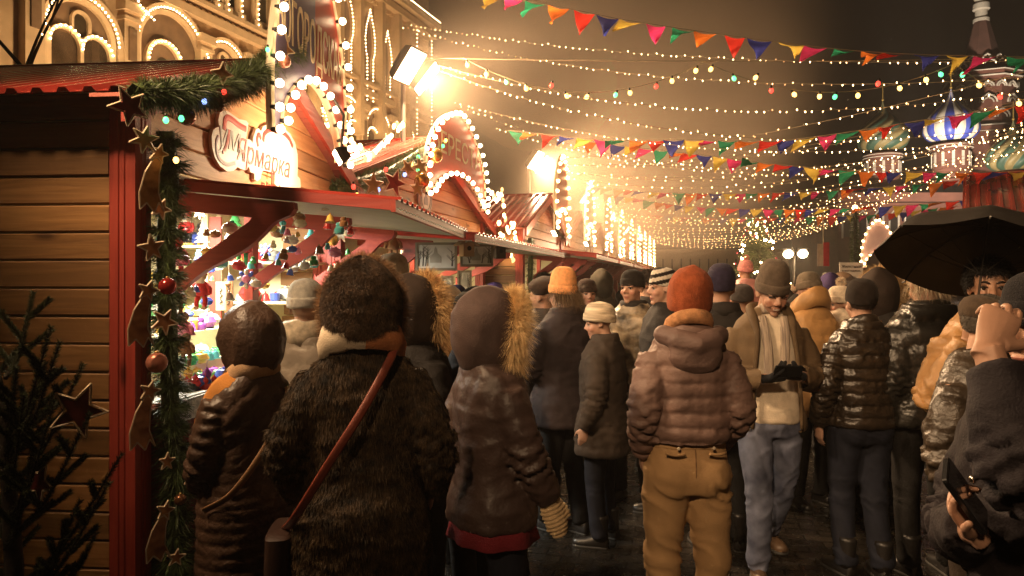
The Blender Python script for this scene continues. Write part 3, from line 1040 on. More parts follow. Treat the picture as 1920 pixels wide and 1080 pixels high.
# ---- smiling man with the phone ---------------------------------------------------------------------
def ex_smile(root, M, A, Lg):
    V, N, Q = coat_geo([ARM_DOWN(-1), ARM_DOWN(1)], dict(hem=.87, bulk=-.010, crease=.005, seed=3, waist=-.006), .011)
    keep = np.abs(V[Q].mean(1)[:, 0]) < .15
    np_mesh('shirt', V, Q[keep], FABR('cotton_cream', (.66, .56, .43)), root)
    SC = mat('scarf_stripe', (.30, .24, .22), .9, var=.4, vscale=16, stretch=(9, 1, .4), bump=.4, bscale=220, col2=(.42, .34, .26))
    mb = MB(); mb.add(collar_geo(r=.066, h=.06, th=.03, z=1.475, lean=-1.0, seed=5, amp=.006))
    mb.build('scarf', SC, root, True)
    for s, x1, z1 in ((1, .045, 1.12), (-1, -.04, 1.17)):
        P = spline([(.06 * s, .075, 1.48), (.055 * s, .125, 1.40), (.045 * s, .150, 1.28), (x1, .150, z1)], 16)
        V, F = tube(P, [(.008, .026)] * 16, 14, ref=(0, 1, .2)); V = V + vnoise(V * 30, 3)[:, None] * .004
        MB().add((V, F)).build('scarf_end', SC, root, True)
    for s in (-1, 1):      # turned-back collar and the open edges
        P = spline([(.02 * s, -.10, 1.53), (.09 * s, -.03, 1.525), (.105 * s, .06, 1.475), (.10 * s, .135, 1.38), (.115 * s, .155, 1.24), (.13 * s, .155, 1.05), (.135 * s, .16, .86)], 30)
        MB().add(tube(P, np.interp(np.linspace(0, 1, 30), [0, .35, .5, 1], [.026, .028, .015, .010]), 10)).build('jacket_edge', FABR('cotton_olive2', (.105, .068, .036)), root, True)


A_PH = (dict(e=(-.245, .02, 1.14), w=(-.085, .255, 1.165), f=(1, .35, .15), p=(.15, -.4, .9), t=(0, .5, .9), curl=.75, thumb=.3), dict(e=(.245, .02, 1.14), w=(.085, .25, 1.15), f=(-1, .30, .12), p=(0, -.3, .9), t=(0, .5, .9), curl=.6, thumb=.3))
p = person('smiling young man in open olive jacket looking down at the phone in his hands', 1440, 494, 4.2, 178, face=(6, 24, 0), arms=A_PH,
           legs=(dict(k=(-.10, -.04, .50), a=(-.10, -.33, .14), f=(-.2, 1, 0)), dict(k=(.10, .16, .49), a=(.085, .10, .085), f=(.12, 1, 0))),
           coat=dict(hem=.83, bulk=.014, crease=.007, seed=51, flare=.01, open=lambda c: (np.abs(c[:, 0]) < np.interp(c[:, 2], [.8, 1.1, 1.35, 1.5], [.145, .13, .10, .06])) & (c[:, 1] > .03)), coat_mat=FABR('cotton_olive', (.135, .088, .047)), coat_name='jacket',
           legs_mat=DENIM, trousers=dict(bulk=.0, crease=.010, seed=17, name='jeans'), shoe_mat=BOOTN, hat='beanie', hat_mat=WOOL('knit_taupe', (.115, .085, .062)), hat_kw=dict(h=.045, fold=True, ribs=0, tilt=6), voxel=.009, bvox=.0055, smile=True, stubble=.55, gloves=GLOVE, skin='fair', extra=ex_smile, group=G, closed=True)
c = wpos(p, (0, .335, 1.20))
phone('dark phone held in the gloved hands of the smiling man', c, np.stack([rotz(p.rotation_euler.z) @ v for v in ((0, -.55, -.83), (1, 0, 0), (0, -.83, .55))], 1))


# ---- man in the black leather jacket -----------------------------------------------------------------
def ex_leather(root, M, A, Lg):
    MB().add(collar_geo(r=.078, h=.06, th=.016, z=1.505, lean=.6, seed=6, amp=.003)).build('collar', mat('leather_black', (.1,) * 3), root, True)
    MB().add(loft([ering(0, 0, z, .178, .132, 40) for z in (.965, .97, 1.0, 1.005)])).build('belt', mat('belt_dark', (.03, .02, .013), .4), root, True)


LEATHER = mat('leather_black', (.030, .021, .014), .30, var=.3, vscale=12, bump=.3, bscale=70, spec=.6)
person('man in glossy black padded leather jacket and dark knit hat seen from behind', 1613, 524, 4.2, 4, face=(-4, 0, 0), arms=(dict(e=(-.245, -.05, 1.13), w=(-.235, .04, .90)), dict(e=(.245, -.05, 1.13), w=(.235, .04, .90))),
       legs=(dict(h=(-.085, 0, .9), k=(-.09, .05, .48), a=(-.10, -.02, .085)), dict(h=(.085, 0, .9), k=(.075, -.02, .48), a=(.07, -.12, .09))),
       coat=dict(hem=.89, bulk=.012, pitch=.074, amp=.015, crease=.006, seed=61, waist=-.004), coat_mat=LEATHER, coat_name='leather_jacket', legs_mat=DENIMD, trousers=dict(crease=.012, seed=19, name='jeans', bulk=.004), shoe_mat=BOOTB,
       hat='beanie', hat_mat=WOOL('knit_black', (.020, .014, .011)), hat_kw=dict(h=.012, fold=False, tilt=12), voxel=.008, hair=(FUR('hair_dark', (.03, .018, .012)), dict(length=.012, n=1500)), skin='fair', extra=ex_leather, group=G, bits=False)


# ---- woman in the orange hat -----------------------------------------------------------------------
person('woman in peach orange knit hat and long dark coat', 1057, 511, 4.9, 28, face=(10, 6, 0), arms=('front', 'pocket'),
       legs=(dict(k=(-.08, .04, .48), a=(-.09, .10, .085), f=(-.3, 1, 0)), dict(k=(.08, 0, .48), a=(.09, -.08, .085), f=(-.3, 1, 0))),
       coat=dict(hem=.74, flare=.05, bulk=.016, pitch=.16, amp=.005, crease=.008, seed=71), coat_mat=FABR('coat_aubergine', (.034, .024, .026)), legs_mat=BLACKT, shoe_mat=mat('sneaker_black', (.02, .018, .018), .5), shoes='shoe',
       hat='beanie', hat_mat=WOOL('knit_peach', (.85, .38, .15)), hat_kw=dict(h=.05, fold=True, tilt=10), hair=(FUR('hair_blond_dark', (.13, .08, .04)), dict(length=.026, n=2600, cover='long')), collar=(FABR('coat_aubergine', (0,) * 3), dict(r=.082, h=.07, th=.03, z=1.50)), voxel=.012, group=G, skin='fair', bits=False)

# ---- child in the striped hat ------------------------------------------------------------------------
person('child in cream striped knit hat and dark quilted coat', 1130, 566, 4.7, 62, face=(25, 12, 0), arms=('down', 'down'), coat=dict(hem=.66, flare=.03, bulk=.02, pitch=.15, amp=.008, crease=.007, seed=81), coat_mat=FABR('coat_umber', (.050, .036, .027)),
       legs_mat=DENIMD, shoe_mat=BOOTB, hat='beanie', hat_mat=mat('knit_cream_stripe', (.55, .42, .28), .9, var=.3, vscale=14, stretch=(1, .1, 4), bump=.5, bscale=200, col2=(.75, .62, .45)), hat_kw=dict(h=.01, tilt=16, wide=1.12), collar=(FABR('coat_umber', (0,) * 3), dict(r=.082, h=.08, th=.028, z=1.50)), voxel=.013, group=G, skin='fair')

# ---- young man with the umbrella ---------------------------------------------------------------------
HX, HD = 1857, 3.35
UA = (None, dict(e=(.255, .06, 1.115), w=(.150, .155, 1.40), f=(-.25, .30, .9), p=(-.3, -.9, .1), t=(-.95, .2, .1), curl=1.25, thumb=.55))
p = person('young man with black hair holding the umbrella in tan padded jacket', HX, 487, HD, 168, face=(-14, 4, 0), arms=('down', UA[1]), H=1.80,
           coat=dict(hem=.86, bulk=.022, pitch=.085, amp=.011, crease=.006, seed=91), coat_mat=NYL('nylon_tan', (.36, .19, .065), .5), coat_name='padded_jacket', legs_mat=BLACKT, shoe_mat=BOOTB, hair=(FUR('hair_black', (.012, .010, .009)), dict(length=.045, n=5000, w=.0014)), voxel=.011, bvox=.006, skin='tan', brow=(.015, .01, .008), group=G)
UMB_HAND = wpos(p, np.array(UA[1]['w']) + unit(UA[1]['f']) * .075 + unit(UA[1]['p']) * .024)


# ---- man in the flat cap --------------------------------------------------------------------------------
def ex_cap(root, M, A, Lg):
    MB().add(collar_geo(r=.080, h=.06, th=.018, z=1.505, lean=-.3, seed=6, amp=.003)).build('collar', mat('leather_worn', (0,) * 3), root, True)
    for s in (1, -1):
        V, F = prism([(-.055, 0), (.055, 0), (.055, -.045), (0, -.062), (-.055, -.045)], .006, (.105 * s, .172, 1.275), (-1, .1 * s, 0), (0, 0, 1))
        MB().add((V, F)).build('pocket_flap', mat('leather_worn', (0,) * 3), root)
        MB().add(sphere((.105 * s, .184, 1.232), (.006, .004, .006), 10, 6)).build('snap', mat('snap_metal', (.7, .6, .5), .2, 1), root, True)
    for z in (1.34, 1.20, 1.06, .93):
        MB().add(lathe([(.001, -.004), (.012, -.003), (.013, 0), (.008, .003), (.006, .001), (.001, .001)], 16, (.0, .168, z), R=rotx(-pi / 2))).build('snap', mat('snap_metal', (.7, .6, .5), .2, 1), root, True)


LEAW = mat('leather_worn', (.040, .028, .018), .36, var=.35, vscale=12, bump=.35, bscale=70, spec=.55)
CAPX = 1848
person('man in brown flat cap and worn leather jacket standing by the umbrella holder', CAPX, 522, 2.75, 205, face=(62, 6, 0), H=1.67,
       arms=('down', dict(e=(.235, -.02, 1.13), w=(.225, .10, .90), f=(-.05, .35, -1), p=(-1, -.1, 0), t=(0, 1, .4), curl=.45)), coat=dict(hem=.84, bulk=.012, pitch=.20, amp=.006, crease=.009, seed=95), coat_mat=LEAW, coat_name='leather_jacket',
       legs_mat=BROWNT, shoe_mat=BOOTB, hat='flatcap', hat_mat=WOOL('tweed_brown', (.070, .048, .032)), hair=(FUR('hair_grey', (.09, .075, .06)), dict(length=.007, n=2200)), voxel=.010, bvox=.0055, skin='mid', extra=ex_cap, group=G)


# ---- man at the edge of the picture shading his brow ------------------------------------------------------
def ex_edge(root, M, A, Lg):
    mb = MB()
    V, F = collar_geo(r=.09, h=.075, th=.024, z=1.50, lean=.2, seed=9, amp=.004)
    mb.add((V, F)).build('collar', FABR('parka_navy', (0,) * 3), root, True)
    for z in (1.28, 1.12, .96, .80):
        MB().add(sphere((.03, .185, z), (.010, .006, .010), 10, 6)).build('button', mat('snap_metal', (0,) * 3), root, True)


EA = (dict(e=(-.20, .27, 1.35), w=(-.124, .290, 1.60), f=(.25, -.62, .74), p=(.85, -.2, -.45), t=(-.3, -.75, -.5), curls=(.35, .45, .55, .65), thumb=.25, spread=.02),
      dict(e=(.20, .06, 1.12), w=(-.030, .235, 1.185), f=(0, .62, .78), p=(-.68, -.35, .45), t=(-.6, .6, -.4), curls=(.55, .7, .8, .9), thumb=.3))
EDX, EDD = 1975, 1.62
pe = person('man in dark navy parka raising a hand to his brow', EDX, 0, EDD, 100, face=(2, 6, 0), H=1.745, arms=(EA[0], EA[1]), coat=dict(hem=.70, bulk=.016, crease=.010, seed=97, cuff=.04), coat_mat=FABR('parka_navy', (.018, .014, .017)), coat_name='parka',
            legs_mat=BLACKT, shoe_mat=BOOTB, hat='beanie', hat_mat=WOOL('knit_ink', (.012, .011, .013)), hat_kw=dict(h=-.01, fold=True, tilt=4), voxel=.009, bvox=.0038, skin='mid', extra=ex_edge, group=G)

pw = wpos(pe, (-.055, .287, 1.272))
pz = rotz(pe.rotation_euler.z)
phone('dark phone held low in the hand of the man shading his brow', pw, np.stack([pz @ unit(v) for v in (np.cross((0, .62, .78), (-.72, -.455, .36)), (0, .62, .78), (-.72, -.455, .36))], 1), s=1.05)

print('UMB', UMB_HAND, 960+UMB_HAND[0]/UMB_HAND[1]*1350, 528-(UMB_HAND[2]-1.7)/UMB_HAND[1]*1350)
BC = dict(voxel=.014, bvox=.012, group=G)
DK = lambda n, c=(.022, .018, .016): FABR(n, c)


def behind(*a, **k):
    kk = dict(BC, legs_mat=BLACKT, shoe_mat=BOOTB, bits=False); kk.update(k)
    return person(*a, **kk)


COATS = dict(hem=.72, flare=.02, bulk=.014, crease=.007)
behind('woman in white ribbed knit hat and pale fur collar at the stall counter', 573, 527, 3.75, -12, face=(10, 6, 0), coat=dict(COATS, seed=101, pitch=.11, amp=.009), coat_mat=NYL('nylon_silver', (.30, .25, .20), .4), hat='beanie', hat_mat=WOOL('knit_white', (.80, .76, .68)), hat_kw=dict(ribs=46, h=.02, fold=True, wide=1.05),
       collar=(FUR('fur_cream', (.55, .46, .34)), dict(r=.082, h=.13, th=.042, z=1.49, amp=.012)), skin='fair')
behind('tall person in beige ribbed knit hat by the hanging toys', 737, 476, 4.5, 5, coat=dict(COATS, seed=102), coat_mat=DK('coat_black'), hat='beanie', hat_mat=WOOL('knit_beige', (.46, .36, .25)), hat_kw=dict(ribs=40, h=.01, fold=False, wide=1.06), collar=(FABR('coat_black', (0,) * 3), dict(r=.085, h=.07, th=.03)))
behind('woman in black coat with sandy fur trimmed hood close behind the fur coat', 780, 531, 3.4, -48, coat=dict(COATS, seed=103), coat_mat=DK('coat_black2', (.016, .013, .012)), hood=FABR('hood_black', (.035, .022, .016)), fur=FUR('fur_sandy', (.50, .30, .13), (.62, .42, .2)), hood_kw=dict(open_=.95, big=1.12), fur_kw=dict(n=5000, L=.085, rad=.03, outward=.9, fwd=(0, .3, 0)))
behind('man with short dark hair under the hanging pictures', 791, 513, 5.6, 10, coat=COATS, coat_mat=DK('coat_black'), hair=(FUR('hair_dark', (0,) * 3), dict(length=.03, n=3000)))
behind('woman in slouchy cream beret and tawny fur coat', 824, 530, 4.4, -20, coat=dict(COATS, seed=105, bulk=.03, fur=16000, furlen=.03, fur_mat=FUR('fur_tawny', (.26, .15, .06), (.36, .22, .1))), coat_mat=FUR('fur_tawny_under', (.20, .11, .045)), coat_name='fur_coat', hat='beret', hat_mat=WOOL('knit_oat', (.55, .42, .30)), face=(0, 0, 14))
behind('person in navy knit hat before the plank side of the second stall', 856, 533, 6.1, 0, coat=COATS, coat_mat=DK('coat_navy', (.02, .02, .032)), hat='beanie', hat_mat=WOOL('knit_navy', (.035, .03, .09)))
behind('man in dark flat cap at the picture stall', 891, 530, 5.7, 20, coat=COATS, coat_mat=DK('coat_black'), hat='flatcap', hat_mat=WOOL('felt_black', (.025, .018, .014)))
behind('person in violet blue knit hat beside the plank side of the third stall', 927, 528, 6.6, 5, coat=COATS, coat_mat=DK('coat_slate', (.04, .045, .045)), hat='beanie', hat_mat=mat('knit_violet', (.16, .10, .38), .9, var=.5, vscale=30, bump=.5, bscale=200), collar=(FABR('scarf_teal', (.10, .13, .11)), dict(r=.085, h=.07, th=.04, z=1.52)))
behind('pale faced woman in black knit hat in profile to the stall', 888, 544, 3.6, 72, face=(10, 8, 0), coat=dict(COATS, seed=107), coat_mat=DK('coat_night', (.020, .020, .030)), hat='beanie', hat_mat=WOOL('knit_coal', (.018, .017, .014)), hat_kw=dict(h=0, fold=False, tilt=14), bits=True, skin='fair', bvox=.007, collar=(FABR('coat_night', (0,) * 3), dict(r=.085, h=.08, th=.03, z=1.49)))
behind('woman in dark knit hat looking out between the orange hat and the camouflage coat', 1100, 521, 6.6, 185, face=(5, 4, 0), coat=COATS, coat_mat=DK('coat_black'), hat='beanie', hat_mat=WOOL('knit_brown', (.05, .03, .022)), bits=True, skin='fair', bvox=.008, hair=(FUR('hair_brown', (.06, .035, .02)), dict(length=.05, n=1500, cover='long')))
CAMO = mat('camo_satin', (.035, .028, .022), .4, var=.2, vscale=12, bump=.3, bscale=60, col2=(.42, .33, .22))
behind('man in black knit hat and shiny camouflage jacket talking', 1186, 504, 5.6, 148, face=(-8, 2, 0), coat=dict(COATS, seed=109, pitch=.12, amp=.01), coat_mat=CAMO, coat_name='jacket', hat='beanie', hat_mat=WOOL('knit_pitch', (.02, .016, .013)), bits=True, skin='fair', bvox=.007, hat_kw=dict(h=.0), collar=(DK('coat_black'), dict(r=.08, h=.07, th=.03)))
behind('dark haired man in black jacket just behind the camouflage jacket', 1219, 508, 6.6, 235, coat=COATS, coat_mat=DK('coat_black'), hair=(FUR('hair_dark', (0,) * 3), dict(length=.035, n=2500)), bits=True, bvox=.008)
behind('woman in black and white striped knit hat in profile', 1243, 501, 5.2, 105, face=(0, 4, 0), coat=COATS, coat_mat=DK('coat_black'), hat='beanie', hat_kw=dict(h=.005, fold=False, tilt=16), hat_mat='stripe', bits=True, skin='fair', bvox=.007) if False else None
behind('person in brown beret beside the orange hat', 1020, 517, 5.4, 60, coat=COATS, coat_mat=DK('coat_umbra', (.05, .038, .03)), hat='beret', hat_mat=WOOL('felt_brown', (.045, .027, .018)), face=(0, 0, -12))
behind('person in dark raised hood past the orange hat', 1126, 508, 8.0, 10, coat=COATS, coat_mat=DK('coat_moss', (.05, .04, .025)), hood=FABR('coat_moss', (0,) * 3))
behind('man in tight navy knit hat and black coat seen from behind', 1351, 498, 4.6, -6, coat=dict(COATS, seed=111, wide=1.05), coat_mat=DK('coat_black'), hat='beanie', hat_mat=WOOL('knit_ink2', (.028, .022, .045)), hat_kw=dict(h=.02, fold=False, tilt=16), collar=(DK('coat_black'), dict(r=.085, h=.08, th=.03, z=1.5)))
behind('adult in grey knit hat carrying the child in pink', 1390, 531, 5.7, -10, coat=COATS, coat_mat=DK('coat_black'), hat='beanie', hat_mat=WOOL('knit_charcoal', (.055, .045, .04)), hat_kw=dict(fold=False, wide=1.1))
behind('small child in pink knit hat with tassel carried above the crowd', 1397, 490, 5.8, 15, zoff=.86, coat=dict(hem=.62, bulk=.03, flare=.02, pitch=.13, amp=.01, crease=.005), coat_mat=NYL('nylon_pink', (.62, .28, .25), .5), hat='pom', hat_mat=WOOL('knit_pink', (.70, .27, .24)), hat_kw=dict(h=.03, wide=1.12),
       legs=(dict(k=(-.10, .22, .80), a=(-.10, .22, .45)), dict(k=(.10, .22, .80), a=(.10, .22, .45))))
behind('woman in amber quilted coat with wide fur collar and grey knit hat', 1520, 510, 5.5, 196, face=(-12, -3, 0), coat=dict(hem=.70, bulk=.03, flare=.03, pitch=.13, amp=.012, crease=.006, seed=113), coat_mat=NYL('nylon_amber', (.50, .27, .10), .5), hat='beanie', hat_mat=WOOL('knit_grey', (.15, .115, .08)), hat_kw=dict(h=.01, fold=True), bits=True, skin='fair', bvox=.007,
       collar=(NYL('nylon_amber', (0,) * 3), dict(r=.10, h=.13, th=.05, z=1.50, lean=-1.6, amp=.008)), scarf=(DK('coat_black'), dict(r=.07, h=.06, th=.03, z=1.49, lean=-1)))
behind('person in purple raised hood beyond the amber coat', 1558, 516, 7.0, -30, coat=COATS, coat_mat=FABR('coat_purple', (.055, .035, .11)), hood=FABR('coat_purple', (0,) * 3))
behind('woman in cream bobble hat and cream scarf', 1577, 536, 5.6, 95, face=(0, 6, 0), coat=dict(COATS, seed=115), coat_mat=FABR('coat_sand', (.42, .31, .2)), hat='pom', hat_mat=WOOL('knit_cream', (.72, .60, .46)), hat_kw=dict(ribs=36, h=.01), bits=True, skin='fair', bvox=.008, scarf=(WOOL('knit_cream', (0,) * 3), dict(r=.075, h=.11, th=.05, z=1.52, lean=-.4, amp=.008)))
behind('woman in tawny fur trimmed hood past the leather jacket', 1650, 512, 5.4, -40, coat=COATS, coat_mat=DK('coat_black'), hood=FABR('hood_black', (0,) * 3), fur=FUR('fur_sandy', (0,) * 3), hood_kw=dict(open_=.95, big=1.1), fur_kw=dict(n=3500, L=.09, rad=.03, outward=.9))
behind('person in low black knit hat next to the fur hood', 1679, 527, 6.6, 20, coat=COATS, coat_mat=DK('coat_black'), hat='beanie', hat_mat=WOOL('knit_coal', (0,) * 3), hat_kw=dict(wide=1.1))
behind('broad man in black puffer coat under the umbrella seen from behind', 1737, 0, 4.2, 5, H=1.80, face=(-10, 10, 0), coat=dict(hem=.84, bulk=.035, wide=1.08, pitch=.12, amp=.014, crease=.006, seed=117), coat_mat=NYL('nylon_black', (.022, .020, .017), .33), coat_name='puffer_coat', voxel=.010, hair=(FUR('hair_ash', (.34, .26, .17), (.5, .4, .28)), dict(length=.022, n=1500, cover='long')), collar=(NYL('nylon_black', (0,) * 3), dict(r=.085, h=.07, th=.03, z=1.51)), trousers=dict(name='jeans'))
# striped hat: rings of black and white knitted in
o = behind('woman in black and white striped knit hat seen in profile', 1244, 501, 5.2, 100, face=(0, 4, 0), coat=COATS, coat_mat=DK('coat_black'), hat='beanie', hat_kw=dict(h=.005, fold=False, tilt=16), hat_mat=WOOL('knit_black', (0,) * 3), bits=True, skin='fair', bvox=.007)
hh = [c for c in KIDS(o) if c.name.startswith('knit_hat')][0]
hh.data.materials.append(WOOL('knit_chalk', (.62, .55, .45)))
for pl in hh.data.polygons:
    pl.material_index = int(((pl.center.z - 1.62 + pl.center.y * .25) / .026) % 2)

# ---- the packed crowd beyond: a few kinds, copied one by one ---------------------------------------
rngc = random.Random(11)
GF = 'distant people in the packed crowd'
KINDS_FAR = []
FARP = dict(voxel=.022, bvox=.016, group=GF, hands=True)
LOOKS = [
    ('distant person in dark knit hat and dark coat in the packed crowd', dict(hat='beanie', hat_mat=WOOL('knit_pitch', (0,) * 3), coat_mat=DK('coat_black')), 28),
    ('distant bare headed person in dark coat in the packed crowd', dict(hair=(FUR('hair_dark', (0,) * 3), dict(length=.035, n=900)), coat_mat=DK('coat_umbra', (0,) * 3)), 22),
    ('distant person in raised brown hood in the packed crowd', dict(hood=FABR('hood_tan', (.16, .10, .06)), coat_mat=FABR('coat_tan', (.20, .125, .07))), 18),
    ('distant person in pale knit hat in the packed crowd', dict(hat='beanie', hat_mat=WOOL('knit_oat', (0,) * 3), coat_mat=DK('coat_slate', (0,) * 3)), 18),
    ('distant person in red knit hat in the packed crowd', dict(hat='beanie', hat_mat=WOOL('knit_red', (.38, .06, .045)), coat_mat=DK('coat_navy', (0,) * 3)), 9),
    ('distant person with pale bobble hat and grey coat in the packed crowd', dict(hat='pom', hat_mat=WOOL('knit_white', (0,) * 3), coat_mat=FABR('coat_grey', (.10, .085, .07))), 10),
]
taken = [(o.location.x, o.location.y) for o in PEOPLE]


def far_spot():
    for _ in range(400):
        d = 7.6 + 24 * rngc.random() ** 1.25
        # stay inside the street, clear of the stalls' fronts
        lo = -.55 + .25 / .968 * (d - 9) + .9
        x = rngc.uniform(lo, lo + 5.2)
        px = 960 + x / d * FPX
        if not 1000 < px < 1735: continue
        if all((x - a) ** 2 + (d - b) ** 2 > .27 for a, b in taken):
            taken.append((x, d)); return px, d
    return None


for lab, kw, n in LOOKS:
    px, d = far_spot()
    proto = behind(lab, px, 0, d, 0, H=1.72, coat=dict(hem=.72, flare=.02, bulk=.014, crease=.006), **dict(FARP, **kw))
    kids = KIDS(proto)
    hs = proto.scale.x
    proto.rotation_euler.z = rngc.uniform(0, 6.28)
    for k in range(n - 1):
        sp = far_spot()
        if sp is None: break
        px, d = sp
        r = proto.copy(); COL.objects.link(r)
        q = W(px, 0, d)
        r.location = (q[0], q[1], 0)
        r.rotation_euler = (0, 0, rngc.choice([rngc.uniform(-.6, .6), rngc.uniform(2.4, 3.9), rngc.uniform(0, 6.28)]))
        r.scale = (hs * rngc.uniform(.93, 1.06),) * 3
        for ch in kids:
            c2 = ch.copy(); COL.objects.link(c2); c2.parent = r
            for g in [x for x in bpy.data.objects if x.parent == ch]:
                g2 = g.copy(); COL.objects.link(g2); g2.parent = c2
# ================================================================== MATERIALS OF THE MARKET
def wood(name, c1, c2, axis='x', rough=.55, island=.36):
    """planks: grain along one axis, knots, each board its own shade"""
    if name in MATS: return MATS[name]
    m = bpy.data.materials.new(name); m.use_nodes = True
    nt = m.node_tree; N = nt.nodes; L = nt.links; b = N['Principled BSDF']
    tc = N.new('ShaderNodeTexCoord'); g = N.new('ShaderNodeNewGeometry')
    mp = N.new('ShaderNodeMapping'); L.new(tc.outputs['Object'], mp.inputs['Vector'])
    mp.inputs['Scale'].default_value = {'x': (.9, 14, 14), 'y': (14, .9, 14), 'z': (14, 14, .9)}[axis]
    add = N.new('ShaderNodeVectorMath'); add.operation = 'ADD'
    mul = N.new('ShaderNodeMath'); mul.operation = 'MULTIPLY'; mul.inputs[1].default_value = 37
    L.new(g.outputs['Random Per Island'], mul.inputs[0]); L.new(mp.outputs[0], add.inputs[0]); L.new(mul.outputs[0], add.inputs[1])
    nz = N.new('ShaderNodeTexNoise'); nz.inputs['Scale'].default_value = 1.6; nz.inputs['Detail'].default_value = 8; nz.inputs['Distortion'].default_value = 1.2
    L.new(add.outputs[0], nz.inputs['Vector'])
    r = N.new('ShaderNodeValToRGB'); L.new(nz.outputs['Fac'], r.inputs['Fac'])
    r.color_ramp.elements[0].position = .32; r.color_ramp.elements[0].color = (*c1, 1)
    r.color_ramp.elements[1].position = .68; r.color_ramp.elements[1].color = (*c2, 1)
    mp2 = N.new('ShaderNodeMapping'); L.new(tc.outputs['Object'], mp2.inputs['Vector'])
    mp2.inputs['Scale'].default_value = {'x': (2.2, 7, 7), 'y': (7, 2.2, 7), 'z': (7, 7, 2.2)}[axis]
    add2 = N.new('ShaderNodeVectorMath'); add2.operation = 'ADD'; L.new(mp2.outputs[0], add2.inputs[0]); L.new(mul.outputs[0], add2.inputs[1])
    vo = N.new('ShaderNodeTexVoronoi'); vo.inputs['Scale'].default_value = .9; L.new(add2.outputs[0], vo.inputs['Vector'])
    kr = N.new('ShaderNodeValToRGB'); L.new(vo.outputs['Distance'], kr.inputs['Fac'])
    kr.color_ramp.elements[0].position = .05; kr.color_ramp.elements[0].color = (.18, .12, .10, 1); kr.color_ramp.elements[1].position = .17; kr.color_ramp.elements[1].color = (1, 1, 1, 1)
    mx = N.new('ShaderNodeMix'); mx.data_type = 'RGBA'; mx.blend_type = 'MULTIPLY'; mx.inputs['Factor'].default_value = .85
    L.new(r.outputs['Color'], mx.inputs['A']); L.new(kr.outputs['Color'], mx.inputs['B'])
    mr = N.new('ShaderNodeMapRange'); mr.inputs['To Min'].default_value = 1 - island; mr.inputs['To Max'].default_value = 1 + island
    L.new(g.outputs['Random Per Island'], mr.inputs['Value'])
    mx2 = N.new('ShaderNodeMix'); mx2.data_type = 'RGBA'; mx2.blend_type = 'MULTIPLY'; mx2.inputs['Factor'].default_value = 1
    L.new(mx.outputs['Result'], mx2.inputs['A']); L.new(mr.outputs[0], mx2.inputs['B'])
    L.new(mx2.outputs['Result'], b.inputs['Base Color'])
    b.inputs['Roughness'].default_value = rough
    bp = N.new('ShaderNodeBump'); bp.inputs['Strength'].default_value = .25; bp.inputs['Distance'].default_value = .01
    L.new(nz.outputs['Fac'], bp.inputs['Height']); L.new(bp.outputs[0], b.inputs['Normal'])
    MATS[name] = m
    return m


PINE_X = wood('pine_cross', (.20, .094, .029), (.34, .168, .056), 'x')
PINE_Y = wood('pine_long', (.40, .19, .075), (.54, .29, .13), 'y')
REDW_Z = wood('red_wood_post', (.30, .035, .022), (.40, .055, .032), 'z', .5, .08)
REDW_Y = wood('red_wood_board', (.30, .035, .022), (.42, .060, .036), 'y', .5, .1)
REDW_X = wood('red_wood_arm', (.30, .035, .026), (.40, .055, .038), 'x', .5, .08)
PINKW = wood('red_soffit_board', (.42, .11, .075), (.50, .15, .10), 'x', .6, .1)
ROOFM = mat('roof_red_metal', (.33, .04, .028), .22, var=.25, vscale=3, bump=.08, bscale=12, spec=.6)
CREAM = mat('cream_paint', (.66, .57, .33), .6, var=.06, vscale=3, bump=.05)
WHITEC = mat('white_sheet', (.60, .62, .55), .45, var=.08, vscale=4)
DRED = mat('counter_cloth_red', (.16, .012, .018), .8, var=.3, vscale=6, bump=.2)
DARKW = mat('dark_wood', (.05, .028, .016), .6, var=.3, vscale=10)
WARM = (1.0, .65, .36)
BULB = glow('bulb_warm', (1.0, .72, .40), 22)
BULBS = glow('bulb_warm_small', (1.0, .66, .30), 22)
BULBF = glow('bulb_far', (1.0, .60, .25), 30)
DIM1 = glow('bulb_dim', (1.0, .60, .25), 9); DIM2 = glow('bulb_faint', (1.0, .55, .22), 2)
SOCK = mat('socket_black', (.02, .018, .016), .4)
WIRE = mat('wire_pale', (.42, .32, .20), .5)
STEEL = mat('steel_grey', (.35, .33, .30), .4, .8, var=.15)
STEELD = mat('steel_dark', (.05, .045, .04), .5, .6, var=.2)
BCOL = {'red': glow('bulb_red', (1.0, .05, .03), 3.5), 'green': glow('bulb_green', (.12, 1.0, .35), 2.6), 'blue': glow('bulb_blue', (.30, .45, 1.0), 2.6), 'amber': glow('bulb_amber', (1.0, .55, .12), 6)}


prng = random.Random(77)


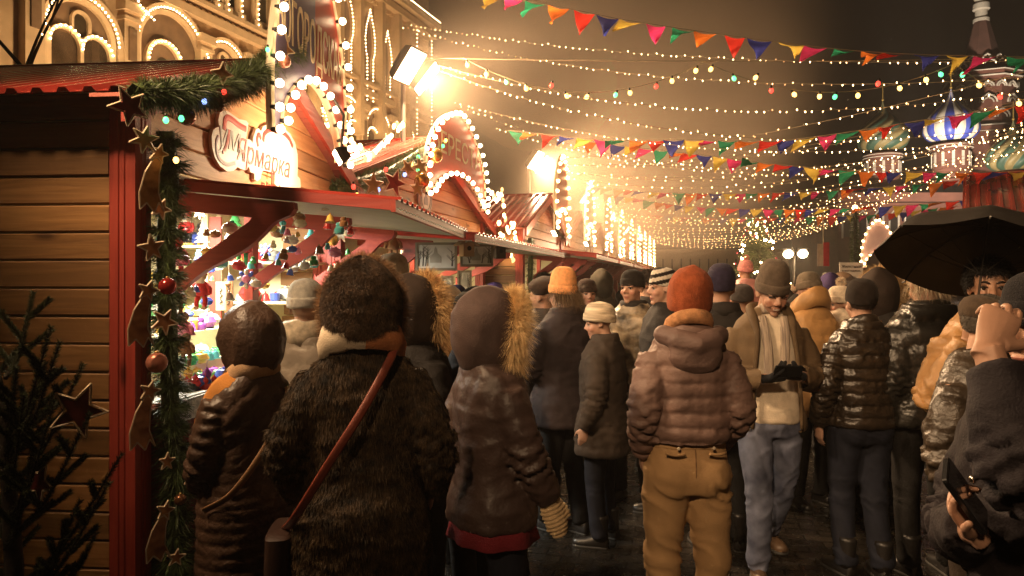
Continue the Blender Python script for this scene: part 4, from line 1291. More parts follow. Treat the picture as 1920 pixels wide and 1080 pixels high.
def planks(lo, hi, z0, z1, axis, pos, thick, pitch=.135, cut=None, gap=.006):
    """horizontal boards lo..hi along 'axis' (x or y), standing at pos on the other axis; cut(z) gives (lo, hi) at height z"""
    mb = MB()
    n = max(1, int(round((z1 - z0) / pitch))); h = (z1 - z0) / n
    for i in range(n):
        a, b = z0 + i * h, z0 + (i + 1) * h - gap
        ch = .006; pr_ = thick; thick = thick + prng.uniform(-.004, .004); b -= prng.uniform(0, .004)
        lo0, hi0 = cut(a) if cut else (lo, hi); lo1, hi1 = cut(b) if cut else (lo, hi)
        if hi0 - lo0 < .02: continue
        if hi1 - lo1 < .02: lo1 = hi1 = (lo0 + hi0) / 2; hi1 += .001
        zz = (a, a + ch, b - ch, b); tt = (thick - ch, thick, thick, thick - ch)
        V = []
        for e, (l0, l1) in enumerate(((lo0, lo1), (hi0, hi1))):
            for z, t in zip(zz, tt):
                u = l0 + (l1 - l0) * (z - a) / (b - a)
                V.append((u, t, z))
            V.append((l1, 0, b)); V.append((l0, 0, a))
        V = np.array(V)
        if axis == 'x': V = np.stack([V[:, 0], pos - V[:, 1], V[:, 2]], 1)
        else: V = np.stack([pos + V[:, 1], V[:, 0], V[:, 2]], 1)
        F = [(i_, (i_ + 1) % 6, 6 + (i_ + 1) % 6, 6 + i_) for i_ in range(6)] + [tuple(reversed(range(6))), tuple(range(6, 12))]
        if axis == 'x': F = [tuple(reversed(f)) for f in F]
        mb.add((V, F)); thick = pr_
    return mb


def post(x, y, z0, z1, w=.13):
    """square post with two grooves on each face"""
    mb = MB(); h = w / 2; g = .006
    side = [(-h, 0), (-.022, 0), (-.018, g), (-.012, g), (-.008, 0), (.008, 0), (.012, g), (.018, g), (.022, 0)]
    pts = []
    for k in range(4):
        R = rotz(k * pi / 2)
        for a, dpt in side:
            pts.append((R @ np.array([a, -h + dpt, 0]))[:2])
    P = np.array(pts)
    rings = [np.hstack([P + (x, y), np.full((len(P), 1), z)]) for z in (z0, z1)]
    mb.add(loft(rings))
    return mb


def corrugated(p0, along, slope, L, S, pitch=.123, hgt=.022, t=.004):
    """ribbed sheet: ribs run along 'slope'"""
    along = unit(along); slope = unit(slope); nrm = unit(np.cross(slope, along))
    if nrm[2] < 0: nrm = -nrm
    prof = []
    n = int(L / pitch)
    for i in range(n + 1):
        for a, h in ((0, 0), (.42, 0), (.55, 1), (.82, 1), (.95, 0)):
            u = (i + a) * pitch
            if u <= L: prof.append((u, h * hgt))
    prof = np.array(prof); k = len(prof)
    P = np.asarray(p0, float)
    a = P + prof[:, :1] * along + prof[:, 1:] * nrm
    b = a + slope * S
    V = np.vstack([a, b, a - nrm * t, b - nrm * t])
    F = []
    for i in range(k - 1):
        F += [(i, i + 1, k + i + 1, k + i), (2 * k + i + 1, 2 * k + i, 3 * k + i, 3 * k + i + 1), (i + 1, i, 2 * k + i, 2 * k + i + 1), (k + i, k + i + 1, 3 * k + i + 1, 3 * k + i)]
    F += [(0, k, 3 * k, 2 * k), (k - 1, 2 * k + k - 1, 3 * k + k - 1, 2 * k - 1)]
    return V, F


def bracket(y, x1, zt, zb, w=.055, z_out=None):
    """shaped arm from the wall up to the canopy, with its top rail"""
    zo = z_out if z_out is not None else zt
    A = np.array([x1 - .13, zo - .125]); B = np.array([.05, zb - .02])
    d = (B - A) / np.linalg.norm(B - A); nn = np.array([-d[1], d[0]]) * (-1 if -d[1] > 0 else 1)
    low = [A + (B - A) * f + nn * (-.016 * sin(f * 2 * pi) - .010 * sin(f * pi)) for f in np.linspace(0, 1, 12)]
    zr = lambda u: zt + (zo - zt) * u / x1 - .10
    upl = [p + nn * .085 for p in (B + (A - B) * f for f in np.linspace(.02, 1, 16))]
    upl = [tuple(p) for p in upl if p[1] < zr(p[0]) - .012]
    ue = upl[-1][0] + .012
    top = [(0.0, zt), (x1, zo), (x1 + .004, zo - .035), (x1 - .02, zo - .07), (x1 - .06, zo - .085), (x1 - .10, zo - .10)]
    arm_ = [tuple(p) for p in low] + [(0, zb - .05), (0, zb + .085)] + upl + [(ue, zr(ue)), (0, zr(0))]
    poly = [(-u, v) for u, v in top + arm_]
    V, F = prism(poly, w, (0, y - w / 2, 0), (-1, 0, 0), (0, 0, 1))
    return V, F


def text_mesh(txt, size, extrude=.004, offset=0.0, shear=0.0, space=1.0, xs=1.0):
    c = bpy.data.curves.new('t', 'FONT')
    c.body = txt; c.size = size; c.extrude = extrude; c.offset = offset; c.shear = shear; c.space_character = space
    c.align_x = 'CENTER'; c.align_y = 'CENTER'
    c.resolution_u = 4
    o = bpy.data.objects.new('t', c); COL.objects.link(o)
    dg = bpy.context.evaluated_depsgraph_get(); dg.update()
    me = bpy.data.meshes.new_from_object(o.evaluated_get(dg))
    V = np.array([v.co[:] for v in me.vertices]).reshape(-1, 3) * (xs, 1, 1)
    F = [tuple(p.vertices) for p in me.polygons]
    bpy.data.objects.remove(o); bpy.data.curves.remove(c); bpy.data.meshes.remove(me)
    return V, F


def text_on(mb, txt, size, O, U, Vv, matidx=0, **k):
    V, F = text_mesh(txt, size, **k)
    U = unit(U); Vv = unit(Vv); N = np.cross(U, Vv)
    mb.add((np.asarray(O, float) + V[:, :1] * U + V[:, 1:2] * Vv + V[:, 2:] * N, F), matidx)


# ------------------------------------------------------------------ bulbs and strings
_BM = {}


def bulb_mesh(kind, r, material):
    key = (kind, round(r, 4), material.name)
    if key in _BM: return _BM[key]
    mb = MB()
    if kind == 'globe':
        mb.add(sphere((0, 0, 0), r, 12, 8), 0)
        mb.add(tube([(-r * .7, 0, 0), (-r * 2.1, 0, 0)], [r * .62, r * .62], 8), 1)
    elif kind == 'drop':
        mb.add(lathe([(.001, -r * 1.25), (r * .6, -r * 1.0), (r, -r * .2), (r * .8, r * .6), (r * .42, r * 1.1)], 10), 0)
        mb.add(tube([(0, 0, r * 1.0), (0, 0, r * 2.2)], [r * .5, r * .5], 8), 1)
    else:
        mb.add(lathe([(.0005, -r * 1.6), (r * .7, -r), (r, r * .4), (r * .5, r * 1.4)], 6), 0)
    _BM[key] = mb.mesh('bulb', [material, SOCK], True)
    return _BM[key]


def cat_curve(A, B, sag, n):
    A = np.asarray(A, float); B = np.asarray(B, float)
    t = np.linspace(0, 1, n)[:, None]
    P = A * (1 - t) + B * t
    P[:, 2] -= (4 * sag * t * (1 - t))[:, 0]
    return P


def light_string(label, A, B, sag, n, r=.013, single=False, group='strings of fairy lights over the street', seed=0, wire=.004, name='light_string', cols=None, kind='mini', path=None, m=None):
    rg = random.Random(seed)
    P = cat_curve(A, B, sag, max(24, n // 2)) if path is None else np.asarray(path, float)
    root_mb = MB().add(tube(P, wire, 4))
    pts = []
    L = np.concatenate([[0], np.cumsum(np.linalg.norm(np.diff(P, axis=0), axis=1))])
    for i in range(n):
        s = (i + .5 + rg.uniform(-.2, .2)) / n * L[-1]
        j = min(int(np.searchsorted(L, s)), len(P) - 1)
        f = (s - L[j - 1]) / max(L[j] - L[j - 1], 1e-9)
        q = P[j - 1] * (1 - f) + P[j] * f
        pts.append(q + np.array([rg.uniform(-.01, .01), rg.uniform(-.01, .01), rg.choice((-1, -1, -1, .9)) * r * (2.0 if kind == 'mini' else 2.0)]))
    bm = m or BULBS
    dimm = {BULBS.name: (BULBS, BULBS, BULBS, DIM1, DIM1, DIM2), BULBF.name: (BULBF, BULBF, DIM1)}.get(bm.name, (bm,))
    if single:
        for q in pts:
            root_mb.add(sphere(q, (r, r, r * 1.25), 5, 3), rg.choice((1, 1, 2)))
        o = root_mb.build(name, [WIRE, bm, DIM1], None)
        return tag(o, label, 'light string', group)
    t = thing(name, label, 'light string', tuple(P[0]), 0, group)
    V = np.concatenate(root_mb.v) - P[0]; root_mb.v = [V]
    root_mb.build('wire', WIRE, t)
    for i, q in enumerate(pts):
        mm = rg.choice(dimm) if cols is None else cols[i % len(cols)]
        o = link('bulb', bulb_mesh(kind, r, mm), t, tuple(q - P[0]))
        o.rotation_euler = (rg.uniform(-.5, .5), rg.uniform(-.5, .5), rg.uniform(0, 6))
    return t


# ------------------------------------------------------------------ the stall
def stall_map(o, th):
    n = np.array([cos(th), -sin(th), 0]); u = np.array([sin(th), cos(th), 0])
    return lambda x, y, z: np.array([o[0], o[1], 0]) + n * x + u * y + np.array([0, 0, z])


def make_stall(name, label, o, th, Wd, D=2.1, eave=2.55, apex=3.28, xo=.18, can=1.19, can_z=(2.235, 2.12), brackets=(), detail=True, group='wooden market stalls', side_cols=None, can_y=(.06, None), front_open=(.1, None), panel=None):
    t = thing(name, label, 'market stall', (o[0], o[1], 0), -th, group)
    mid = Wd / 2
    ov = .30
    zs = lambda y: apex - (apex - eave) * abs(y - mid) / (mid + ov)
    zw = zs(0) - .05
    # walls
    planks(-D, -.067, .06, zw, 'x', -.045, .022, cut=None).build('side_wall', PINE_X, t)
    for yy in (-.028, Wd + .03): MB().add(box((-D / 2, yy, zw / 2), (D, .03, zw))).build('inner_wall', CREAM, t)
    MB().add(box((-D - .02, mid, zw / 2), (.03, Wd + .06, zw))).build('back_wall', CREAM, t)
    fo1 = front_open[1] if front_open[1] is not None else Wd - .1
    cz = can_z[0] - .09
    g0 = cz
    slope = (apex - eave) / (mid + ov)

    def cut(z):
        if z <= zw: return (0, Wd)
        d = (zs(mid) - .04 - z) / slope
        return (mid - d, mid + d)
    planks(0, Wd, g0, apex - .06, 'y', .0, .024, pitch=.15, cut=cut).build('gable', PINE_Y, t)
    if panel: planks(panel[0], panel[1], .06, g0, 'y', .0, .024).build('front_panel', PINE_Y, t)
    MB().add(box((.0, (front_open[0] + fo1) / 2, .53), (.04, fo1 - front_open[0], 1.02))).build('front_board', DRED, t)
    for y in (0, Wd):
        post(.0, y, .0, zw + .02).build('corner_post', REDW_Z, t)
    if detail:
        for y in (Wd * .45,):
            MB().add(box((-.02, y, 1.1 + (g0 - 1.1) / 2), (.06, .09, g0 - 1.1))).build('mullion', REDW_Z, t)
    # roof: two ribbed slopes, barge boards, soffit
    Lr = D + xo + .2
    ang = math.atan(slope); S = (mid + ov) / cos(ang)
    for sgn, y0 in ((1, -ov), (-1, Wd + ov)):
        V, F = corrugated((-D - .2, y0, eave), (1, 0, 0), (0, sgn * cos(ang), sin(ang)), Lr, S)
        MB().add((V, F)).build('roof_slope', ROOFM, t)
        a = np.array([xo - .015, y0, eave - .075]); b = np.array([xo - .015, mid, apex - .075])
        MB().add(beam(a, b, .03, .13, (1, 0, 0)) if False else prism([(y0, eave - .14), (y0, eave - .01), (mid, apex - .01), (mid, apex - .14)], .03, (xo - .03, 0, 0), (0, 1, 0), (0, 0, 1))).build('barge_board', REDW_Y, t)
        mb = MB()
        nb = max(4, int(S / .16))
        for i in range(nb):
            f0, f1 = i / nb, (i + 1) / nb - .004
            ya, yb = y0 + (mid - y0) * f0, y0 + (mid - y0) * f1
            za, zb = eave + (apex - eave) * f0 - .012, eave + (apex - eave) * f1 - .012
            V, F = prism([(ya, za - .016), (ya, za), (yb, zb), (yb, zb - .016)], xo + .0, (-.0, 0, 0), (0, 1, 0), (0, 0, 1))
            mb.add((V, F))
        mb.build('soffit', PINKW, t)
    MB().add(tube([(-D - .2, mid, apex + .012), (xo + .02, mid, apex + .012)], .022, 8)).build('ridge_cap', ROOFM, t)
    # canopy over the counter
    y0 = can_y[0]; y1 = can_y[1] if can_y[1] is not None else Wd - .1
    z0, z1 = can_z
    V, F = corrugated((.03, y0, z0 - .035), (0, 1, 0), (can, 0, z1 - z0), y1 - y0, sqrt(can ** 2 + (z1 - z0) ** 2), .075, .008)
    cn = MB().add((V, F)).build('canopy', WHITEC, t)
    V, F = corrugated((.02, y0 - .02, z0 + .012), (0, 1, 0), (can, 0, z1 - z0), y1 - y0 + .04, sqrt(can ** 2 + (z1 - z0) ** 2) + .02, .123, .02)
    MB().add((V, F)).build('roof_sheet', ROOFM, cn)
    for yy in (y0 - .012, y1 + .012):
        MB().add(prism([(.03, z0 - .045), (.03, z0 + .010), (can, z1 + .010), (can, z1 - .045)], .024, (0, yy + .012, 0), (1, 0, 0), (0, 0, 1))).build('side_fascia', REDW_X, cn)
    MB().add(box((can + .014, (y0 + y1) / 2, z1 - .022), (.026, y1 - y0 + .05, .066))).build('front_fascia', REDW_Y, cn)
    for y in brackets:
        zw_, zo_ = z0 - .05, z1 - .05
        MB().add(bracket(y, can * .56, zw_, 1.68, z_out=zw_ + (zo_ - zw_) * .56)).build('bracket', REDW_X, t)
    # counter
    MB().add(box((-.20, (front_open[0] + fo1) / 2, 1.075), (.62, fo1 - front_open[0], .035))).build('counter', mat('counter_white', (.62, .6, .55), .5), t)
    lat = MB()
    MB().add(box((.125, (front_open[0] + fo1) / 2, 1.03), (.012, fo1 - front_open[0], .11))).build('counter_edge', mat('lattice_white', (.55, .52, .48), .6, var=.5, vscale=40), t)
    return t


TH1, O1, W1 = radians(5.1), (-1.854, 3.5), 3.0
TH2, O2, W2 = radians(14.5), (-1.71, 6.52), 4.85
S1 = stall_map(O1, TH1); S2 = stall_map(O2, TH2)
st1 = make_stall('market_stall', 'wooden souvenir stall with garlanded red corner post and plank side wall', O1, TH1, W1, apex=3.22, brackets=(.40, 1.34, 2.5), can_y=(.40, 2.78))
st2 = make_stall('market_stall', 'wooden stall with framed pictures hanging under its canopy', O2, TH2, W2, apex=3.45, can=1.40, can_z=(2.21, 2.10), brackets=(.7, 1.7, 2.7, 3.7), can_y=(.06, 4.8), front_open=(.1, 4.6))
u2 = np.array([sin(TH2), cos(TH2), 0]); n2 = np.array([cos(TH2), -sin(TH2), 0])
O3 = np.array([.13, 11.5, 0])
W3 = 3.3
st3 = make_stall('market_stall', 'third wooden stall with bare plank side wall and red corner post', O3, TH2, W3, brackets=(.5, 1.6, 2.7))
far_stalls = []
ORD = ('fourth', 'fifth', 'sixth', 'seventh', 'eighth', 'ninth', 'tenth', 'eleventh')
for k in range(1, 9):
    c = copy_tree(st3)
    q = O3 + u2 * (3.45 * k)
    c.location = tuple(q)
    c['label'] = ORD[k - 1] + ' wooden stall along the lit row of stalls, counted from the plank side wall'
    far_stalls.append((c, q))
OR = np.array([6.0, 9.3, 0])
right_stalls = []
for k in range(0, 1):
    c = copy_tree(st3)
    q = OR + u2 * (3.45 * k + W3)
    c.location = tuple(OR + np.array([.55, .85, 0]) * W3); c.rotation_euler = (0, 0, -radians(32.5) + pi)
    c['label'] = ['red roofed stall behind the black umbrella', 'stall next beyond the red roof behind the umbrella', 'third stall of the row facing the plank walled stalls', 'fourth stall of the row facing the plank walled stalls', 'fifth stall of the row facing the plank walled stalls', 'last stall of the row facing the plank walled stalls'][k]
    right_stalls.append((c, q))


# ------------------------------------------------------------------ signs edged with bulbs
def arch_outline(hw, h, leg=.12, tall=1.0):
    """kokoshnik board: outer and inner edge, open below"""
    out = [(-hw, 0), (-hw * 1.02, h * .18), (-hw * .98, h * .40), (-hw * .86, h * .60), (-hw * .62, h * .80), (-hw * .3, h * .94), (0, h)]
    out = out + [(-a, b) for a, b in reversed(out[:-1])]
    inn = [(-hw + leg, 0), (-hw * .80, h * .09), (-hw * .62, h * .20), (-hw * .34, h * .29), (0, h * .32)]
    inn = inn + [(-a, b) for a, b in reversed(inn[:-1])]
    return spline(np.array([(a, b, 0) for a, b in out]), 40)[:, :2], spline(np.array([(a, b, 0) for a, b in inn]), 26)[:, :2]


def lit_sign(label, root_loc, rz, hw, h, txt, tsize, colA, colB, nb=24, r=.030, tz=.50, small=False, frame=True):
    """board in the local y-z plane, facing +x"""
    t = thing('lit_sign', label, 'sign', tuple(root_loc), rz, 'bulb edged name boards over the stalls')
    o, i = arch_outline(hw, h)
    A = mat('sign_paint_' + ('%02d%02d%02d' % tuple(int(c * 99) for c in colA)), colA, .45, var=.08, vscale=5)
    B = mat('sign_paint_' + ('%02d%02d%02d' % tuple(int(c * 99) for c in colB)), colB, .45, var=.08, vscale=5)
    mb = MB()
    m = len(i)
    oo = spline(np.hstack([o, np.zeros((len(o), 1))]), m)[:, :2]
    V = []
    for x in (0, .03):
        for a in (oo, i):
            V += [(x, p[0], p[1]) for p in a]
    F = []
    for k in range(m - 1):
        F += [(2 * m + k, 3 * m + k, 3 * m + k + 1, 2 * m + k + 1), (k, k + 1, m + k + 1, m + k), (k, 2 * m + k, 2 * m + k + 1, k + 1), (m + k, m + k + 1, 3 * m + k + 1, 3 * m + k)]
    F += [(0, m, 3 * m, 2 * m), (m - 1, 3 * m - 1, 4 * m - 1, 2 * m - 1)]
    V = np.array(V)
    mb.add((V, F))
    mb.m = [1 if np.mean(V[list(f)], axis=0)[1] > hw * .12 else 0 for f in F]
    mb.build('board', [A, B], t)
    rim = MB()
    rim.add(tube(np.array([(.02, a, b) for a, b in o]), [(.028, .014)] * len(o), 6, ref=(1, 0, 0)))
    rim.add(tube(np.array([(.02, a, b) for a, b in i]), [(.028, .012)] * len(i), 6, ref=(1, 0, 0)))
    rim.build('edge_trim', mat('trim_cream', (.70, .58, .40), .5), t)
    if txt:
        tb = MB()
        text_on(tb, txt, tsize, (.033, 0, h * tz), (0, 1, 0), (0, 0, 1), xs=hw * 1.62 / (.62 * tsize * len(txt)), extrude=.003)
        tb.build('lettering', mat('letter_cream', (.72, .56, .36), .5), t)
    pts = [(a, b) for a, b in spline(np.hstack([o, np.zeros((len(o), 1))]), nb)[:, :2]] + [(a, b) for a, b in spline(np.hstack([i, np.zeros((len(i), 1))]), int(nb * .6))[1:-1, :2]]
    if small:
        sb = MB()
        for a, b in pts: sb.add(sphere((.06, a, b), r, 6, 4))
        tag(sb.build('bulbs', BULBF, t), kind='stuff')
    else:
        for a, b in pts:
            q = link('bulb', bulb_mesh('globe', r, BULB), t, (.03 + r * 1.9, a, b))
    return t


sg1 = lit_sign('tall bulb edged sign half violet and half red above the souvenir stall', S1(.34, 1.45, 2.60), -TH1, .66, 1.42, 'БОГОРОДСКАЯ', .40, (.12, .085, .17), (.42, .05, .03), 24, .026)
sg2 = lit_sign('wide red bulb edged sign over the stall with framed pictures', S2(.34, 2.72, 2.68), -TH2, 1.12, 1.12, 'БЕРЕСТА', .36, (.48, .055, .03), (.48, .055, .03), 26, .028, tz=.58)
for k in range(0, 9):
    q = O3 + u2 * (3.45 * k + 1.65) + n2 * .34
    lit_sign('bulb edged sign on the ' + (('third',) + ORD)[k] + ' stall of the lit row', (q[0], q[1], 2.55), -TH2, .62, 1.42, '', .3, (.42, .06, .035), (.42, .06, .035), 20, .030, small=True)
for k in (1,):
    q = W(1648, 0, 17.5) * (1, 1, 0)
    lit_sign('bulb edged pale violet sign glowing beside the umbrella edge', (q[0], q[1], 2.05), -pi / 2 - .9, .40, 1.15, '', .3, (.42, .30, .34), (.42, .30, .34), 18, .026, small=True)

# fair sign: white cut-out board with lettering on the gable of the first stall
plate_px = [(450, 300), (475, 284), (500, 280), (525, 291), (550, 310), (600, 345), (660, 360), (675, 380), (668, 430), (655, 500), (690, 508), (708, 530), (716, 480), (735, 425), (755, 418), (775, 440), (790, 405), (830, 385), (880, 380), (940, 405), (1000, 460), (1040, 530), (1060, 620), (1062, 720), (1058, 790), (1080, 810), (1085, 880), (990, 878), (900, 870), (880, 850), (885, 770), (850, 758), (790, 745), (780, 760), (770, 810), (745, 832), (722, 815), (722, 770), (690, 760), (680, 715), (650, 745), (620, 735), (590, 720), (560, 750), (510, 755), (450, 710), (410, 640), (392, 560), (388, 480), (400, 430), (430, 410), (445, 405), (440, 350)]


def on_gable(px, py, th, o, x):
    n = np.array([cos(th), -sin(th)]); u = np.array([sin(th), cos(th)])
    b = np.array(o[:2]) + n * x
    k = (px - 960) / FPX
    y = (k * b[1] - b[0]) / (u[0] - k * u[1])
    d = b[1] + u[1] * y
    return y, CAMZ + (HOR - py) / FPX * d


pl = [on_gable(300 + a / 4.155, 140 + b / 4.155, TH1, O1, .04) for a, b in plate_px]
cy = np.mean([p[0] for p in pl]); czz = np.mean([p[1] for p in pl])
sgn = thing('fair_sign', 'white cut-out board with red and grey lettering on the gable planks', 'sign', tuple(S1(.030, cy, czz)), -TH1)
plc = np.array([(a - cy, b - czz) for a, b in pl])
SGW = mat('sign_white', (.72, .66, .58), .45, var=.05)
MB().add(prism(plc, .022, (0, 0, 0), (0, 1, 0), (0, 0, 1))).build('board', SGW, sgn)
RED_S = mat('sign_red', (.50, .05, .045), .45); GREY_S = mat('sign_grey', (.36, .37, .38), .45); LIL_S = mat('sign_lilac', (.42, .32, .40), .45)


def ribbon(mb, pts, w, mi, x=.024):
    P = np.array([(x, *[c - d for c, d in zip(on_gable(300 + a / 4.155, 140 + b / 4.155, TH1, O1, .04), (cy, czz))]) for a, b in pts])
    P = spline(P, 6 * len(P))
    mb.add(tube(P, [(.0035, w)] * len(P), 6, ref=(1, 0, 0)), mi)


rb = MB()
ribbon(rb, [(484, 430), (490, 360), (510, 335), (550, 355), (600, 395), (655, 425)], .022, 0)
ribbon(rb, [(440, 480), (425, 520), (425, 590), (450, 660), (510, 700), (570, 690)], .014, 1)
ribbon(rb, [(750, 560), (742, 500), (756, 465), (772, 500)], .015, 0)
ribbon(rb, [(790, 520), (800, 460), (850, 430), (920, 440), (985, 490), (1020, 560)], .018, 0)
ribbon(rb, [(470, 600), (490, 585), (510, 520), (520, 430)], .016, 0)
rb.build('scrollwork', [RED_S, LIL_S], sgn)
lt = MB()
lt2 = MB(); lt3 = MB()
text_on(lt, 'ум', .22, (.024, -.36, .005), (0, 1, 0), (0, 0, 1), 1, extrude=.002, shear=.2)
text_on(lt2, 'Ярмарка', .205, (.024, .15, -.045), (0, 1, 0), (0, 0, 1), 0, extrude=.002, xs=.95, shear=.25)
text_on(lt3, 'на Красной площади', .075, (.024, .38, -.215), (0, 1, 0), (0, 0, 1), 0, extrude=.002, xs=.78)
for q_ in (lt, lt2, lt3): q_.build('lettering', [RED_S, GREY_S], sgn)

# round plaque on the second stall's gable
pq = thing('round_plaque', 'round white plaque with ringed emblem under the red sign', 'sign', tuple(S2(.03, 2.40, 2.72)), -TH2)
RX = np.array([[0, 0, 1], [0, 1, 0], [-1, 0, 0.0]])
mb = MB(); mb.add(lathe([(.001, 0), (.215, 0), (.22, .01), (.215, .025), (.001, .025)], 40, R=RX)); mb.build('disc', SGW, pq, 'auto')
mb = MB()
for rr in (.19, .15, .145): mb.add(tube([(.027, rr * cos(a), rr * sin(a)) for a in np.linspace(0, 2 * pi, 40, endpoint=False)], .004, 5, closed=True))
mb.add(prism([(-.06, -.08), (.06, -.08), (.06, .0), (.03, .03), (0, .10), (-.03, .03), (-.06, .0)], .004, (.026, 0, 0), (0, 1, 0), (0, 0, 1)))
mb.build('emblem', mat('emblem_grey', (.25, .24, .26), .5), pq)


# ------------------------------------------------------------------ floodlights along the row
def lamp_light(name, loc, to, watts, size=.4, col=WARM, spread=None, kind='AREA', blend=.6, angle=120):
    l = bpy.data.lights.new(name, kind); l.energy = watts; l.color = col
    if kind == 'AREA':
        l.shape = 'RECTANGLE'; l.size = size; l.size_y = size * .6
        if spread: l.spread = radians(spread)
    else:
        l.shadow_soft_size = size
        if kind == 'SPOT': l.spot_size = radians(angle); l.spot_blend = blend
    o = bpy.data.objects.new(name, l); COL.objects.link(o)
    o.location = tuple(loc); o.rotation_euler = Vector(np.asarray(to, float) - np.asarray(loc, float)).to_track_quat('-Z', 'Y').to_euler()
    return o


FLOOD = glow('flood_glass', (1.0, .74, .42), 30)
HOUS = mat('flood_housing', (.06, .052, .045), .5, .5)


def flood_pole(label, base, top, watts, heads=((-.26, -.2), (.26, .2)), aim=None, light=True, hs=1.0, group='floodlight poles along the row', em=None, beam=70):
    t = thing('floodlight_pole', label, 'floodlight', (base[0], base[1], 0), -TH2, group)
    MB().add(tube([(0, 0, 0), (0, 0, top + .15)], [.035, .028], 10)).build('pole', STEEL, t)
    MB().add(box((.05, 0, top + .02), (.05, .75 * hs, .05))).build('crossbar', STEEL, t)
    for i, (yy, tw) in enumerate(heads):
        tilt = radians(38)
        R = rotz(tw) @ roty(tilt)
        c = np.array([.16, yy * hs, top + .06])
        hd = MB()
        hd.add(xf(loft([np.array([(x, a * w_, b * h_) for a, b in ((-1, -1), (1, -1), (1, 1), (-1, 1))]) for x, w_, h_ in ((-.13, .06, .08), (-.04, .15, .18), (.05, .17, .22))]), R, c))
        h = hd.build('lamp_head', HOUS, t)
        MB().add(xf(box((.052, 0, 0), (.006, .30, .40)) if em is None else lathe([(.001, 0), (.15, 0), (.15, .02), (.10, .045), (.001, .05)], 20, (.05, 0, 0), R=roty(pi / 2)), R, c)).build('lamp_glass', FLOOD if em is None else em, h)
        if light:
            rz = -TH2
            M = rotz(rz)
            loc = np.array([base[0], base[1], 0]) + M @ (c + R @ np.array([.075, 0, 0]))
            to = loc + M @ (R @ np.array([1.0, 0, 0]))
            if aim is not None: lamp_light('floodlight_beam', loc, aim, watts, .16, kind='SPOT', blend=1.0, angle=beam)
            else: lamp_light('floodlight_beam', loc, to, watts, .36)
    return t


P0 = np.array([-1.30, 8.6, 0]); PS = u2 * 6.65
poles = []
for k in range(-1, 6):
    q = P0 + PS * k
    lab = {0: 'twin floodlight on pole above the picture stall', 1: 'floodlight on pole above the third plank stall', 2: 'floodlight on pole further along the lit row, third from the twin lamp', 3: 'floodlight pole fourth along the lit row', 4: 'floodlight pole fifth along the lit row', 5: 'farthest floodlight pole of the lit row', -1: 'floodlight pole at the near end of the row beside the plank wall', -2: 'floodlight pole behind the photographer at the near end of the row'}[k]
    poles.append(flood_pole(lab, q, 4.15, {0: 300, -1: 680}.get(k, 210), aim={-1: (1.2, 3.9, 1.75)}.get(k), beam=104))
flood_pole('added tall floodlight mast unseen behind the photographer', np.array([-3.2, -6.5, 0]), 7.0, 2700, aim=(1.2, 3.6, 1.75), beam=23)  # unseen mast added to throw light over the heads onto the crowd
twin = flood_pole('pair of round white lamps glaring on a post past the amber coat', W(1490, 0, 24), CAMZ + 50 / FPX * 24, 60, ((-.28, 0), (.28, 0)), hs=.8, light=False, group=None, em=glow('flood_round', (1.0, .78, .46), 120))
twin.rotation_euler.z = -TH2 - pi / 2
l = lamp_light('floodlight_beam', W(1490, 478, 23.6), W(1440, 600, 4), 420, .4)

# small flood over the fair sign
fl = thing('sign_spotlight', 'small square spotlight glaring beside the fair sign', 'lamp', tuple(W(640, 292, 5.1)), -TH1)
R_ = rotz(radians(205)) @ roty(radians(30))
MB().add(xf(loft([np.array([(x, a * w_, b * h_) for a, b in ((-1, -1), (1, -1), (1, 1), (-1, 1))]) for x, w_, h_ in ((-.05, .05, .04), (.0, .075, .055), (.03, .08, .06))]), R_)).build('housing', HOUS, fl)
MB().add(xf(box((.033, 0, 0), (.005, .14, .10)), R_)).build('lamp_glass', FLOOD, fl)
MB().add(tube([(0, 0, .03), (.0, .05, .30), (-.1, .08, .45)], .010, 6)).build('arm', STEELD, fl)
lamp_light('sign_light', W(628, 300, 5.0), S1(.0, 1.6, 2.62), 16, .10, (1, .74, .45))
for k in (0, 1, 3):
    q = O3 + u2 * (3.45 * k + .4) + n2 * .5
    f2 = copy_tree(fl); f2.location = (q[0], q[1], 2.5); f2['label'] = 'small spotlight under the gable of the ' + ('third', 'fourth', '', 'sixth')[k] + ' stall'
    lamp_light('sign_light', q + np.array([0, -.1, 2.45]), q + np.array([-.4, -1.5, 2.2]), 12, .1, (1, .74, .45))
# ================================================================== GARLANDS AND ORNAMENTS
TINSEL = mat('tinsel_green', (.028, .062, .018), .5, var=.45, vscale=25, col2=(.085, .115, .035), spec=.5)
NEEDLE = mat('fir_needle', (.022, .034, .012), .55, var=.4, vscale=20, col2=(.05, .06, .022))
BARK = mat('bark', (.035, .024, .016), .9, var=.3, vscale=20, bump=.4, bscale=60)


